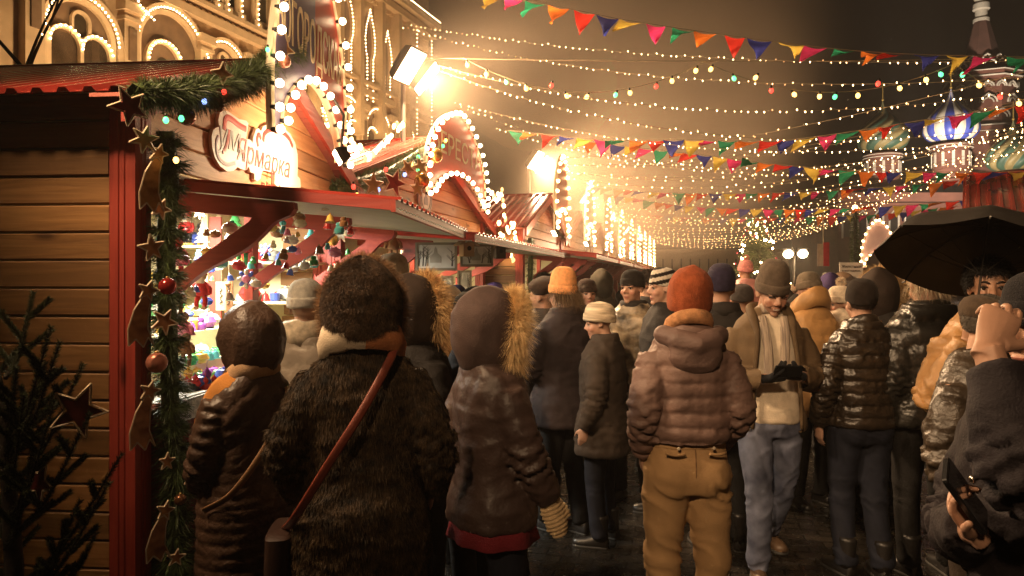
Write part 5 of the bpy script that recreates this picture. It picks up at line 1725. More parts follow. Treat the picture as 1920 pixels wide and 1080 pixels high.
def garland(name, label, path, rad, dens=2300, L=.075, seed=1, lump=.3, group=None):
    P = spline(path, 90)
    rng = np.random.default_rng(seed)
    Ls = np.concatenate([[0], np.cumsum(np.linalg.norm(np.diff(P, axis=0), axis=1))])
    n = int(dens * Ls[-1])
    s = rng.random(n) * Ls[-1]
    # bushy tufts rather than an even sleeve
    s = s + .035 * np.sin(s * 2 * pi / .11)
    C = np.stack([np.interp(s, Ls, P[:, i]) for i in range(3)], 1)
    T, A, B = frames(P)
    T_ = np.stack([np.interp(s, Ls, T[:, i]) for i in range(3)], 1)
    d = rng.normal(0, 1, (n, 3)); d -= T_ * (d * T_).sum(1, keepdims=True); d /= np.linalg.norm(d, axis=1, keepdims=True)
    k = 1 + lump * vnoise(C * 7 + d * 1.2, seed)
    R = C + d * (rad * .45 * rng.random((n, 1)) * k[:, None])
    D = d + T_ * rng.normal(0, .55, (n, 1))
    V, Q = strands_geo(R, D, L * k, .0017, .25, .25, seed)
    core = tube(P, rad * .35, 6)
    nV = len(V)
    return tag(np_mesh(name, np.vstack([V, core[0]]), np.vstack([Q, np.array([f for f in core[1] if len(f) == 4]) + nV]), TINSEL), label, 'garland', group)


gp = [S1(x, y, z) for x, y, z in ((.14, .06, 2.44), (.14, .10, 2.2), (.12, .10, 1.9), (.14, .08, 1.6), (.13, .11, 1.3), (.13, .13, 1.0), (.15, .15, .7), (.14, .14, .4), (.14, .16, .1))]
garland('tinsel_garland', 'bushy green tinsel garland hung with stars down the red corner post', gp, .135, 7000, .085, 3)
gr = [S1(.24, -.34, 2.52), S1(.30, -.05, 2.60), S1(.30, .35, 2.74), S1(.30, .75, 2.93), S1(.30, 1.0, 3.08), S1(.30, 1.28, 3.26)]
garland('tinsel_garland', 'green tinsel garland with baubles along the gable edge of the souvenir stall', gr, .125, 8000, .08, 4)
gs = [S2(.24, -.25, 2.50), S2(.24, .35, 2.66), S2(.24, .9, 2.82), S2(.24, 1.5, 3.06), S2(.24, 2.1, 3.3), S2(.24, 2.4, 3.42)]
garland('tinsel_garland', 'green garland with stars and coloured lamps along the gable of the picture stall', gs, .13, 2600, .11, 5)
garland('tinsel_garland', 'dark garland down the corner post of the third stall', [O3 + n2 * .14 + u2 * .12 + np.array([0, 0, z]) for z in (2.4, 1.9, 1.4, .9, .3)], .12, 1500, .11, 6)


def star_pts(n, R, r, rot=0.0, jit=0.0, seed=0):
    rg = random.Random(seed)
    return [((R if i % 2 == 0 else r) * (1 + rg.uniform(-jit, jit)) * sin(rot + pi * i / n), (R if i % 2 == 0 else r) * cos(rot + pi * i / n)) for i in range(2 * n)]


COPPER = mat('foil_copper', (.42, .15, .05), .45, .15, var=.4, vscale=14, col2=(.56, .28, .12))
FOILR = mat('foil_red', (.32, .035, .03), .35, .3, var=.35, vscale=14)
FOILD = mat('foil_dark_red', (.13, .018, .014), .4, .2, var=.4, vscale=14)
EDGE = mat('foil_edge_cream', (.72, .55, .36), .5)
GOLDM = mat('foil_gold', (.62, .42, .16), .32, .6, var=.2)


def flat_star(label, loc, R, n=5, rot=0.0, th=TH1, tilt=0.0, face=None, comet=False, tail=.4, group='star ornaments', name='star_ornament', lean=0.0):
    t = thing(name, label, 'ornament', tuple(loc), -th, group)
    RR = rotz(lean) @ roty(tilt)
    pts = star_pts(n, R, R * .42, rot, .10, int(loc[0] * 1000) + int(loc[2] * 777))
    U, Vv = RR @ np.array([0, 1.0, 0]), RR @ np.array([0, 0, 1.0])
    N = np.cross(U, Vv)
    MB().add(prism([(a * .84, b * .84) for a, b in pts], .004, N * .003, U, Vv)).build('face', face or COPPER, t)
    P = np.array([U * a + Vv * b + N * .005 for a, b in pts])
    fr = MB()
    for i in range(len(P)):
        fr.add(tube([P[i], P[(i + 1) % len(P)]], .0042, 4))
    fr.build('frame', EDGE, t)
    if comet:
        tl = []
        mloc = [(0, -R * .3, .018), (-.03, -tail * .35, .032), (-.045, -tail * .7, .043), (-.03, -tail, .055)]
        L_ = [(a - w_, b) for a, b, w_ in mloc]; R2 = [(a + w_, b) for a, b, w_ in mloc]
        end = [(R2[-1][0] - .025, -tail * .86), (R2[-1][0] - .045, -tail * 1.04), (L_[-1][0] + .03, -tail * .88)]
        poly = L_ + list(reversed(R2 + end)) if False else L_ + [end[2], end[1], end[0]] + list(reversed(R2))
        MB().add(prism(list(reversed(poly)), .003, N * .001, U, Vv)).build('tail', COPPER, t)
        Pq = np.array([U * a + Vv * b + N * .004 for a, b in poly])
        fr = MB()
        for i in range(len(Pq)):
            fr.add(tube([Pq[i], Pq[(i + 1) % len(Pq)]], .0038, 4))
        fr.build('tail_frame', EDGE, t)
    return t


def gpos(px, py, x=.24):
    y, z = on_gable(px, py, TH1, O1, x)
    return S1(x, y, z)


def ppos(px, py, d): return W(px, py, d)


STARS = [(270, 262, .075, 6, .2, 'six pointed copper star at the top of the post garland'), (301, 392, .06, 5, .4, 'copper star on the post garland below the long tailed comet'), (284, 465, .075, 5, -.2, 'copper star halfway down the post garland above the red bauble'), (308, 603, .075, 5, .5, 'copper star beside the second comet on the post garland'),
         (312, 865, .05, 5, .1, 'dim copper star low on the post garland'), (360, 893, .06, 5, .3, 'dull red star on the dark counter front near the garland'), (330, 1045, .05, 5, .2, 'lowest star on the post garland')]
for px, py, R, n, rot, lab in STARS:
    flat_star(lab, gpos(px, py, .25), R * .85, n, rot, lean=random.uniform(-.7, -.3))
for px, py, lab, tl in ((297, 288, 'comet with a long curved tail near the top of the post garland', .26), (277, 545, 'comet ornament beside the red bauble on the post garland', .24), (280, 733, 'comet ornament under the rose bauble on the post garland', .25), (309, 957, 'comet ornament in the dark foot of the post garland', .22)):
    flat_star(lab, gpos(px, py, .26), .048, 5, .3, comet=True, tail=tl, name='comet_ornament', group='comet ornaments', lean=-.55)
flat_star('large red bronze star with pale outline where the gable garland meets the post', gpos(243, 200, .30), .085, 5, -.5, face=FOILR, lean=-.6)
flat_star('copper star at the crown end of the gable garland', S1(.36, 1.0, 3.14), .07, 4, .1, lean=-.6)
flat_star('slim pale star among the gable garland by the red lamp', gpos(417, 138, .36), .06, 4, .0, lean=-.6)


def bauble(label, loc, r, m, th=TH1):
    t = thing('bauble', label, 'bauble', tuple(loc), -th, 'glass baubles on the garlands')
    MB().add(sphere((0, 0, 0), r, 28, 18)).build('ball', m, t, True)
    MB().add(lathe([(.001, r * 1.18), (r * .2, r * 1.16), (r * .22, r * .95)], 12)).build('cap', GOLDM, t, True)
    return t


BRED = mat('bauble_red', (.40, .03, .025), .12, .55, spec=.7); BCOP = mat('bauble_copper', (.55, .20, .13), .3, .45); BBRN = mat('bauble_brown', (.20, .085, .04), .2, .6); BGLD = mat('bauble_gold', (.72, .38, .09), .2, .7)
for px, py, x, r, m, lab in ((314, 537, .26, .040, BRED, 'shiny red bauble on the post garland'), (294, 680, .27, .046, BCOP, 'matt rose copper bauble on the post garland'), (350, 219, .28, .042, BBRN, 'brown bauble at the lower end of the gable garland'), (408, 198, .30, .036, BBRN, 'small dark bauble below the red lamp on the gable garland'), (533, 115, .40, .040, BCOP, 'red copper bauble at the top of the gable garland'), (379, 897, .24, .03, BCOP, 'bauble catching light low by the counter front'), (338, 937, .22, .03, BBRN, 'small silvery bauble at the foot of the post garland')):
    bauble(lab, gpos(px, py, x), r, m)
for y, z, m, lab in ((1.75, 3.12, BGLD, 'large golden bauble high on the garland of the picture stall'), (1.35, 2.78, BGLD, 'gold bauble low on the garland of the picture stall')):
    bauble(lab, S2(.42, y, z), .085, m, TH2)
bauble('red bauble on the dark garland of the third stall', O3 + n2 * .28 + u2 * .1 + np.array([0, 0, 2.22]), .05, BRED)
# coloured lamps sitting in the garlands
for px, py, c, lab in ((420, 172, 'red', 'glowing red lamp in the gable garland'), (311, 225, 'green', 'glowing green lamp at the low end of the gable garland'), (340, 222, 'green', 'second green lamp beside the brown bauble'), (502, 93, 'green', 'green lamp at the top of the gable garland'), (383, 190, 'blue', 'bluish lamp in the gable garland'), (330, 300, 'amber', 'amber lamp in the post garland')):
    o = link('garland_lamp', bulb_mesh('drop', .013, BCOL[c]), None, tuple(gpos(px, py, .36)))
    tag(o, lab, 'lamp', 'coloured lamps in the garlands')
rgl = random.Random(5)
for i in range(16):
    y = rgl.uniform(-.2, 2.2)
    c = ('green', 'red', 'blue', 'amber')[i % 4]
    o = link('garland_lamp', bulb_mesh('drop', .020, BCOL[c]), None, tuple(S2(.40, y, 2.52 + .36 * y + rgl.uniform(-.12, .10))))
    tag(o, {'green': 'green', 'red': 'red', 'blue': 'bluish', 'amber': 'amber'}[c] + ' lamp among the leaves of the picture stall garland', 'lamp', 'coloured lamps on the picture stall garland')
for i, (y, z, R) in enumerate(((.15, 2.58, .12), (.62, 2.66, .15), (.95, 2.86, .10), (1.3, 2.92, .12), (1.2, 2.68, .10))):
    flat_star(('pale cut-out star lowest on the picture stall garland', 'large red star on the picture stall garland', 'cream star amid the picture stall garland', 'cream star under the golden bauble', 'small star beside the low gold bauble')[i], S2(.42, y, z), R, 5, .3 * i, TH2, face=FOILR if i in (1,) else GOLDM, group='stars on the picture stall garland', lean=-.5)

# ------------------------------------------------------------------ small fir tree at the near corner
ft = thing('fir_tree', 'small dark cut fir tree leaning against the plank wall', 'tree', tuple(W(10, 0, 2.75) * (1, 1, 0)))
base = np.array(W(10, 0, 2.75)) * (1, 1, 0)
MB().add(tube([(0, 0, 0), (.02, .02, .6), (.0, .0, 1.15), (-.05, 0, 1.45)], [.04, .033, .022, .010], 8)).build('trunk', BARK, ft, True)
rf = np.random.default_rng(9)
tips = [(62, 548), (95, 613), (112, 642), (155, 684), (100, 760), (168, 775), (228, 852), (205, 905), (150, 940), (30, 690), (-40, 560), (60, 850), (120, 1010), (-30, 800), (180, 1000), (45, 740), (20, 900), (85, 680)]
br = MB(); NP, ND = [], []
for i, (px, py) in enumerate(tips):
    d = 2.75 + rf.uniform(-.25, .30)
    tip = W(px, py, d) - base
    a = np.array([0, 0, max(.15, tip[2] - .30 - .55 * abs(tip[0]))])
    midp = (a + tip) / 2 + np.array([0, 0, -.07])
    P = spline([a, midp, tip], 24)
    br.add(tube(P, np.linspace(.009, .0025, 24), 5))
    segs = [P]
    for k in range(4):                       # side twigs
        j = int(6 + k * 4); q = P[j]
        dr = unit(P[min(j + 3, 23)] - P[j]); sd = unit(np.cross(dr, (0, 0, 1))) * (1 if k % 2 else -1)
        e = q + (dr * .7 + sd * .7 + np.array([0, 0, .15])) * (.16 - .02 * k)
        T = spline([q, (q + e) / 2, e], 12); segs.append(T)
        br.add(tube(T, np.linspace(.005, .002, 12), 4))
    for S in segs:
        n = int(len(S) * 85)
        u = rf.random(n) * (len(S) - 1.001); ii = u.astype(int); f = (u - ii)[:, None]
        c = S[ii] * (1 - f) + S[ii + 1] * f
        tdir = S[np.minimum(ii + 1, len(S) - 1)] - S[ii]; tdir /= np.linalg.norm(tdir, axis=1, keepdims=True) + 1e-9
        nd = rf.normal(0, 1, (n, 3)); nd -= tdir * (nd * tdir).sum(1, keepdims=True); nd /= np.linalg.norm(nd, axis=1, keepdims=True)
        NP.append(c); ND.append(nd * .8 + tdir * .8)
br.build('branches', BARK, ft, True)
V, Q = strands_geo(np.concatenate(NP), np.concatenate(ND), .022, .0012, 0, .15, 3)
np_mesh('needles', V, Q, NEEDLE, ft)
flat_star('red star with pale outline hanging on the small fir tree', W(148, 770, 2.6), .105, 5, 2.9, 0, face=FOILD, lean=-pi / 2 + .3)
flat_star('dim red star deep among the fir branches', W(75, 905, 2.7), .085, 5, .5, 0, face=FOILD, lean=-pi / 2 - .4)
# ================================================================== GOODS IN THE STALLS
# shelves on the far side wall and the back wall of the souvenir stall (parts of the stall)
def shelf(t, x0, x1, y0, y1, z): MB().add(box(((x0 + x1) / 2, (y0 + y1) / 2, z), (abs(x1 - x0), abs(y1 - y0), .022))).build('shelf', CREAM, t)


for z in (2.0, 1.70, 1.38): shelf(st1, -2.08, -1.0, 2.55, 2.97, z)
for z in (1.86, 1.52): shelf(st1, -.98, -.06, 2.60, 2.97, z)
for z in (2.02, 1.74, 1.45): shelf(st1, -2.08, -1.80, .05, 2.5, z)
MB().add(box((-.99, 2.76, 1.7), (.035, .4, 1.25))).build('upright', CREAM, st1)
MB().add(box((-.90, 2.56, 1.7), (.10, .02, 1.1))).build('upright', REDW_Z, st1)
lampi = MB().add(box((-.75, 1.5, 2.30), (.10, 1.6, .04))).build('ceiling_lamp', WHITEC, st1)
MB().add(box((-.75, 1.5, 2.275), (.07, 1.5, .012))).build('tube_lamp', glow('tube_white', (1.0, .86, .60), 12), lampi)
MB().add(box((-1.05, 1.5, 2.42), (2.0, 2.9, .02))).build('ceiling', CREAM, st1)
lamp_light('stall_light', S1(-.75, 1.5, 2.24), S1(-.70, 1.6, 1.0), 230, 1.2, (1, .93, .76))
MB().add(box((-.8, 2.4, 2.30), (.10, 3.2, .04))).build('ceiling_lamp', WHITEC, st2)
lamp_light('stall_light', S2(-.6, 2.3, 2.22), S2(-.4, 2.3, 1.0), 150, 1.6, (1, .80, .50))
lamp_light('stall_light', O3 + u2 * 1.6 - n2 * .6 + np.array([0, 0, 2.2]), O3 + u2 * 1.6 - n2 * .4 + np.array([0, 0, 1.0]), 70, 1.2, (1, .8, .5))
for z in (1.9, 1.5): shelf(st2, -2.05, -1.7, .1, 4.7, z)

C = dict(red=(.50, .03, .03), blue=(.06, .10, .42), green=(.05, .30, .09), gold=(.70, .45, .10), white=(.75, .70, .60), pink=(.80, .25, .42), brown=(.25, .12, .05), cream=(.72, .62, .42), teal=(.08, .34, .34), purple=(.22, .06, .30), black=(.03, .028, .028), orange=(.75, .27, .05), flesh=(.62, .38, .24), grey=(.35, .36, .34))
GL = {k: mat('glaze_' + k, v, .22, var=.06) for k, v in C.items()}
FZ = {k: mat('plush_' + k, v, .95, var=.2, vscale=30, bump=.5, bscale=150, sheen=.3) for k, v in C.items()}


def shelf_loc(px, py_base, y): 
    """point on a plane of the souvenir stall parallel to its side wall, at depth y along it"""
    b = S1(0, y, 0); n1 = np.array([cos(TH1), -sin(TH1)])
    k = (px - 960) / FPX
    x = (k * b[1] - b[0]) / (n1[0] - k * n1[1])
    p = S1(x, y, 0)
    return S1(x, y, CAMZ + (HOR - py_base) / FPX * p[1])


def nutcracker(label, loc, h, hat, coat):
    t = thing('nutcracker', label, 'nutcracker', tuple(loc), -TH1 + pi, 'nutcracker figures on the top shelf')
    k = h
    MB().add(lathe([(.20, 0), (.20, .07), (.17, .08)], 16)).build('base', GL['gold'], t, 'auto')
    for s in (-1, 1): MB().add(lathe([(.06, .08), (.065, .22), (.06, .36)], 10, (.075 * s, 0, 0))).build('leg', GL['black'], t, True)
    mb = MB(); mb.add(lathe([(.15, .34), (.165, .40), (.15, .52), (.13, .62), (.10, .63)], 16)); mb.build('tunic', GL[coat], t, True)
    for s in (-1, 1): MB().add(tube([(.16 * s, 0, .60), (.20 * s, .02, .48), (.17 * s, .06, .38)], .035, 8)).build('arm', GL[coat], t, True)
    hd = MB(); hd.add(lathe([(.07, .62), (.115, .66), (.12, .76), (.10, .80)], 16)); hd = hd.build('head', GL['flesh'], t, True)
    MB().add(box((0, .10, .675), (.09, .04, .10))).build('beard', GL['white'], hd)
    mb = MB()
    for s in (-1, 1): mb.add(sphere((.045 * s, .112, .745), .014, 6, 5))
    mb.build('eyes', GL['black'], hd)
    MB().add(lathe([(.125, .79), (.13, .83), (.125, .95), (.11, 1.0), (.03, 1.02)], 16)).build('hat', GL[hat], t, True)
    t.scale = (k, k, k)
    return t


for px, hat, coat, lab, h in ((322, 'blue', 'white', 'blue hatted nutcracker at the end of the top shelf', .30), (350, 'red', 'red', 'red coated nutcracker between two others on the top shelf', .33), (385, 'grey', 'black', 'grey hatted nutcracker behind the tiered white tree', .33)):
    nutcracker(lab, shelf_loc(px, 461, 2.72), h, hat, coat)


def toy_tree(label, loc, h, m, tiers=5, r=.30):
    t = thing('toy_tree', label, 'toy tree', tuple(loc), -TH1, 'little ornamental trees on the shelves')
    MB().add(lathe([(.10, 0), (.10, .14)], 12)).build('stem', GL['brown'] if m is not GL['cream'] else m, t, 'auto')
    pr = []
    for i in range(tiers):
        z0 = .12 + .85 * i / tiers; rr = r * (1 - i / (tiers + .3))
        pr += [(rr, z0), (rr * .97, z0 + .02), (rr * .52, z0 + .85 / tiers)]
    pr.append((.002, 1.0))
    MB().add(lathe([(.02, .10)] + pr, 20)).build('foliage', m, t, 'auto')
    t.scale = (h,) * 3
    return t


toy_tree('tall cream porcelain tree on the top shelf', shelf_loc(411, 459, 2.72), .33, GL['cream'], 5, .26)
toy_tree('tiered white and gold tree in front of the grey nutcracker', shelf_loc(381, 462, 2.60), .25, GL['white'], 6, .30)
toy_tree('small dark green tree hanging near the top shelf', shelf_loc(441, 430, 2.3), .19, GL['green'], 4, .30)
toy_tree('green and white tree hanging under the canopy', shelf_loc(583, 462, 1.9), .16, GL['teal'], 4, .34)
flat_star('brown eight pointed star hanging above the red nutcracker', shelf_loc(375, 396, 1.9), .06, 8, 0, TH1, face=GL['brown'], lean=-pi / 2)
flat_star('white snowflake star hanging under the canopy', shelf_loc(640, 437, 2.0), .075, 7, 0, TH1, face=GL['white'], lean=-pi / 2)


def doll(label, loc, h, body, hat=None, legs='brown', head='flesh', beard=False, dress=False, name='doll', rz=0.0):
    t = thing(name, label, 'doll', tuple(loc), -TH1 + pi + rz, 'soft dolls hung in the stall')
    MB().add(lathe([(.02, .30), (.19 if not dress else .26, .33), (.17, .48), (.12, .62), (.06, .68)], 16, ribs=0)).build('body', FZ[body], t, True)
    for s in (-1, 1):
        MB().add(tube([(.08 * s, 0, .36), (.10 * s, .03, .18), (.10 * s, .05, .05)], [.06, .055, .05], 10)).build('leg', FZ[legs], t, True)
        MB().add(sphere((.10 * s, .08, .03), (.06, .09, .045), 10, 8)).build('foot', FZ[head if legs != 'brown' else 'brown'], t, True)
        MB().add(tube([(.11 * s, 0, .60), (.22 * s, .04, .48), (.24 * s, .08, .36)], [.05, .055, .05], 10)).build('arm', FZ[body], t, True)
    hd = MB().add(sphere((0, .01, .77), (.12, .11, .12), 16, 12)).build('head', FZ[head], t, True)
    MB().add(sphere((0, .12, .76), .02, 8, 6)).build('nose', FZ['orange' if not beard else 'flesh'], hd, True)
    if beard: MB().add(sphere((0, .07, .66), (.11, .06, .13), 12, 10)).build('beard', FZ['white'], hd, True)
    if hat: MB().add(tube([(0, 0, .80), (0, -.02, .92), (.06, -.03, 1.04), (.16, -.02, 1.08)], [.13, .10, .055, .02], 14)).build('hat', FZ[hat], t, True)
    t.scale = (h,) * 3
    return t


doll('red Santa style doll with yellow trim hanging by the bracket', shelf_loc(378, 580, .85), .26, 'red', 'red', 'red', 'flesh', True)
doll('green plush toy in red knitted jumper hanging from the bracket', shelf_loc(455, 497, 1.25), .25, 'red', None, 'green', 'green')
doll('white bearded gnome with pink hat beside the post garland', shelf_loc(334, 590, .52), .20, 'white', 'pink', 'brown', 'flesh', True)
doll('bright pink doll hanging low beside the post garland', shelf_loc(345, 655, .55), .24, 'pink', None, 'pink', 'flesh', False, True)
doll('brown plush bear hanging low at the garland with legs dangling', shelf_loc(350, 685, .45), .20, 'brown', None, 'brown', 'brown')
doll('red headed plush hanging behind the first bracket', shelf_loc(333, 520, .60), .26, 'red', None, 'red', 'red')
doll('brown teddy with cream chest hanging from the canopy edge', shelf_loc(738, 488, 2.9), .30, 'brown', None, 'brown', 'brown')
doll('dark toy with pale face hanging below the teddy', shelf_loc(690, 510, 2.7), .20, 'black', None, 'black', 'white')
# paper flowers and small boards
for px, py, y, r, lab in ((462, 523, 1.1, .06, 'blue and pink paper flower ornament hanging on a ribbon'), (498, 470, 1.6, .05, 'second blue paper ornament hanging by the upright')):
    t = thing('paper_flower', lab, 'ornament', tuple(shelf_loc(px, py, y)), -TH1, 'paper flower ornaments')
    for i in range(8):
        a = i * pi / 4
        MB().add(sphere((r * .7 * cos(a), 0, r * .7 * sin(a)), (r * .38, .008, r * .24), 10, 6, R=roty(-a))).build('petal', GL['blue' if i % 2 else 'white'], t, True)
    MB().add(sphere((0, -.006, 0), (r * .45, .012, r * .45), 12, 8)).build('centre', GL['pink'], t, True)
for px, py, y, wd, ht, c, lab in ((415, 555, 1.5, .075, .20, 'cream', 'cream card hanging in a row of small boards'), (429, 555, 1.5, .06, .24, 'brown', 'brown wooden board with dark writing hanging in the stall')):
    t = thing('hanging_board', lab, 'board', tuple(shelf_loc(px, py, y)), -TH1, 'small boards hung in the stall')
    MB().add(box((0, 0, 0), (wd, .012, ht))).build('board', FZ[c], t)
    tb = MB()
    for q in range(3): tb.add(tube([(-wd * .1, -.008, ht * (.3 - .2 * q)), (wd * .15, -.008, ht * (.22 - .2 * q)), (-wd * .12, -.008, ht * (.15 - .2 * q))], .004, 4))
    tb.build('lettering', GL['black'], t)
    MB().add(tube([(0, 0, ht / 2), (0, 0, ht / 2 + .16)], .002, 4)).build('cord', WIRE, t)
bal = thing('bauble', 'pale gold bauble under the white snowflake star', 'bauble', tuple(shelf_loc(624, 450, 2.0)), 0, 'hanging baubles in the stall')
MB().add(sphere((0, 0, 0), .045, 18, 12)).build('ball', BGLD, bal, True)
b2 = thing('bauble', 'red bauble hanging in the dark opening past the second bracket', 'bauble', tuple(shelf_loc(631, 497, 2.2)), 0, 'hanging baubles in the stall')
MB().add(sphere((0, 0, 0), .035, 18, 12)).build('ball', BRED, b2, True)


# onion domed church ornaments on the counter
def church(label, loc, s, wall, domes):
    t = thing('church_ornament', label, 'ornament', tuple(loc), -TH1 + .3, 'glass church ornaments on the counter')
    MB().add(lathe([(.42, 0), (.42, .12), (.36, .16), (.34, .34), (.28, .36)], 8)).build('base', GL[wall], t, 'auto')
    on = [(0, 0, .55, .13), (.24, 0, .40, .085), (-.24, 0, .40, .085), (0, .24, .40, .085), (0, -.24, .38, .085), (.17, .17, .44, .07), (-.17, -.17, .42, .07)]
    for i, (x, y, z, r) in enumerate(on):
        MB().add(lathe([(r * .75, .30), (r * .75, z), (r * .8, z + r * .1), (r * 1.25, z + r * .9), (r * 1.05, z + r * 1.6), (r * .35, z + r * 2.4), (r * .08, z + r * 3.0), (.006, z + r * 4.2)], 14, (x, y, 0))).build('dome', GL[domes[i % len(domes)]], t, 'auto')
    t.scale = (s,) * 3
    return t


church('dark red and gold domed church ornament near the garland', shelf_loc(353, 738, .52), .165, 'black', ('gold', 'red', 'purple'))
church('maroon domed church ornament next to the hooded woman', shelf_loc(388, 738, .62), .165, 'red', ('purple', 'red', 'gold'))

# rows of small goods: bottles, matryoshkas, balls, cups on each shelf and on the counter
SM = {}


def small(kind, col):
    if (kind, col) in SM: return SM[(kind, col)]
    pr = {'ball': [(.001, 0), (.5, .12), (.72, .5), (.5, .88), (.14, .98), (.12, 1.08), (.001, 1.1)], 'bottle': [(.32, 0), (.34, .05), (.34, .55), (.12, .75), (.12, 1.0), (.001, 1.02)], 'matryoshka': [(.36, 0), (.42, .2), (.40, .45), (.24, .60), (.28, .72), (.24, .92), (.001, 1.0)], 'cup': [(.3, 0), (.42, .05), (.46, .7), (.42, .72), (.38, .1), (.001, .08)], 'bell': [(.45, 0), (.36, .15), (.28, .5), (.2, .66), (.05, .72), (.08, .85), (.001, .9)]}[kind]
    SM[(kind, col)] = MB().add(lathe(pr, 14)).mesh(kind, [GL[col]], 'auto')
    return SM[(kind, col)]


NM = {'ball': 'glass_ball', 'bottle': 'glass_bottle', 'matryoshka': 'nesting_doll', 'cup': 'painted_cup', 'bell': 'ceramic_bell'}
rs = random.Random(21)
COLN = dict(C)


def goods_row(x0, x1, y0, y1, z, n, where, hmin=.07, hmax=.12, kinds=('ball', 'bottle', 'matryoshka', 'bell', 'cup'), cols=('red', 'blue', 'green', 'gold', 'white', 'teal', 'purple', 'cream', 'grey'), F=S1):
    for i in range(n):
        k = rs.choice(kinds); c = rs.choice(cols)
        f = (i + rs.uniform(.2, .8)) / n
        x = x0 + (x1 - x0) * f if abs(x1 - x0) > .5 else rs.uniform(x0, x1)
        y = y0 + (y1 - y0) * f if abs(x1 - x0) <= .5 else rs.uniform(y0, y1)
        o = link(NM[k], small(k, c), None, tuple(F(x, y, z)))
        h = rs.uniform(hmin, hmax); o.scale = (h, h, h); o.rotation_euler = (0, 0, rs.uniform(0, 6))
        tag(o, '%s %s %s' % (c, NM[k].replace('_', ' '), where), 'souvenir', 'small souvenirs ' + where)


goods_row(-2.0, -1.02, 2.62, 2.9, 1.712, 16, 'on the middle shelf of the souvenir stall')
goods_row(-2.0, -1.02, 2.62, 2.9, 1.392, 22, 'on the lower shelf of the souvenir stall', .09, .14, ('bottle', 'ball', 'bell'), ('green', 'white', 'teal', 'gold', 'grey'))
goods_row(-.95, -.1, 2.66, 2.9, 1.872, 12, 'on the upper shelf past the red upright', .08, .13)
goods_row(-.95, -.1, 2.66, 2.9, 1.532, 16, 'on the lower shelf past the red upright', .08, .14, cols=('blue', 'white', 'cream', 'brown', 'grey', 'red'))
goods_row(-.45, .06, .20, 2.6, 1.094, 110, 'on the counter of the souvenir stall', .045, .085, ('ball', 'bell', 'ball', 'matryoshka'), ('red', 'teal', 'white', 'gold', 'purple', 'green', 'blue'))
goods_row(-.45, -.1, .30, 2.6, 1.20, 80, 'heaped on the counter display', .045, .075, ('ball', 'bell'), ('teal', 'white', 'green', 'grey', 'teal', 'gold'))
goods_row(-.30, .10, .3, 4.4, 1.094, 36, 'on the counter of the picture stall', .07, .13, F=S2)
rise = MB().add(box((-.34, 1.45, 1.145), (.30, 2.4, .10))).build('display_step', CREAM, st1)
MB().add(box((-.62, 1.5, 1.22), (.24, 2.4, .26))).build('display_step', CREAM, st1)
goods_row(-.72, -.54, .3, 2.6, 1.351, 40, 'on the raised step behind the counter', .06, .11)
MB().add(box((-.62, .75, 1.36), (.16, .10, .10))).build('display_box', mat('box_orange', (.70, .16, .04), .5), st1)


# ------------------------------------------------------------------ framed pictures in the second stall
def picture(label, px, py, d, w_, h_, seed, rot=None):
    t = thing('framed_picture', label, 'picture', tuple(W(px, py, d)), -TH2 if rot is None else rot, 'framed winter pictures')
    fr = MB()
    for s in (-1, 1):
        fr.add(box((s * (w_ / 2 - .012), 0, 0), (.024, .03, h_))); fr.add(box((0, -.002, s * (h_ / 2 - .012)), (w_ - .05, .03, .024)))
    fr.build('frame', mat('frame_grey_wood', (.20, .17, .12), .5, var=.2), t)
    MB().add(box((0, .004, 0), (w_ - .04, .012, h_ - .04))).build('print', mat('print_paper', (.60, .58, .52), .6, var=.12, vscale=9), t)
    ink = MB(); rg = random.Random(seed)
    k = h_
    ink.add(prism([(-.22 * k, -.22 * k), (.18 * k, -.22 * k), (.18 * k, .0), (.05 * k, .12 * k), (.03 * k, .26 * k), (-.02 * k, .36 * k), (-.07 * k, .26 * k), (-.09 * k, .12 * k), (-.22 * k, .0)], .003, (0, -.0035, 0), (1, 0, 0), (0, 0, 1)), 1)
    for i in range(9):
        x = rg.uniform(-w_ * .44, w_ * .44); hh = rg.uniform(.3, .75) * k
        if abs(x + .02) < .2 * k: continue
        z0 = -.34 * k
        ink.add(tube([(x, -.004, z0), (x + rg.uniform(-.02, .02), -.004, z0 + hh)], [.006, .002], 4), 0)
        for q in range(4):
            zz = z0 + hh * (.4 + .15 * q); ink.add(tube([(x, -.004, zz), (x + rg.choice((-1, 1)) * .05, -.004, zz + .05)], [.003, .001], 4), 0)
    ink.build('drawing', [mat('ink_brown', (.10, .085, .07), .7), mat('ink_wash', (.34, .32, .27), .7)], t)
    return t


picture('large framed winter picture of a chapel hanging under the second canopy', 818, 481, 6.9, .40, .27, 1, 0)
picture('framed winter village picture next to the bracket', 894, 479, 7.4, .34, .23, 2, 0)
picture('small upright framed picture below the village picture', 871, 528, 9.0, .18, .28, 3, 0)
picture('small framed picture partly hidden behind the brackets', 838, 535, 9.0, .16, .24, 4, 0)
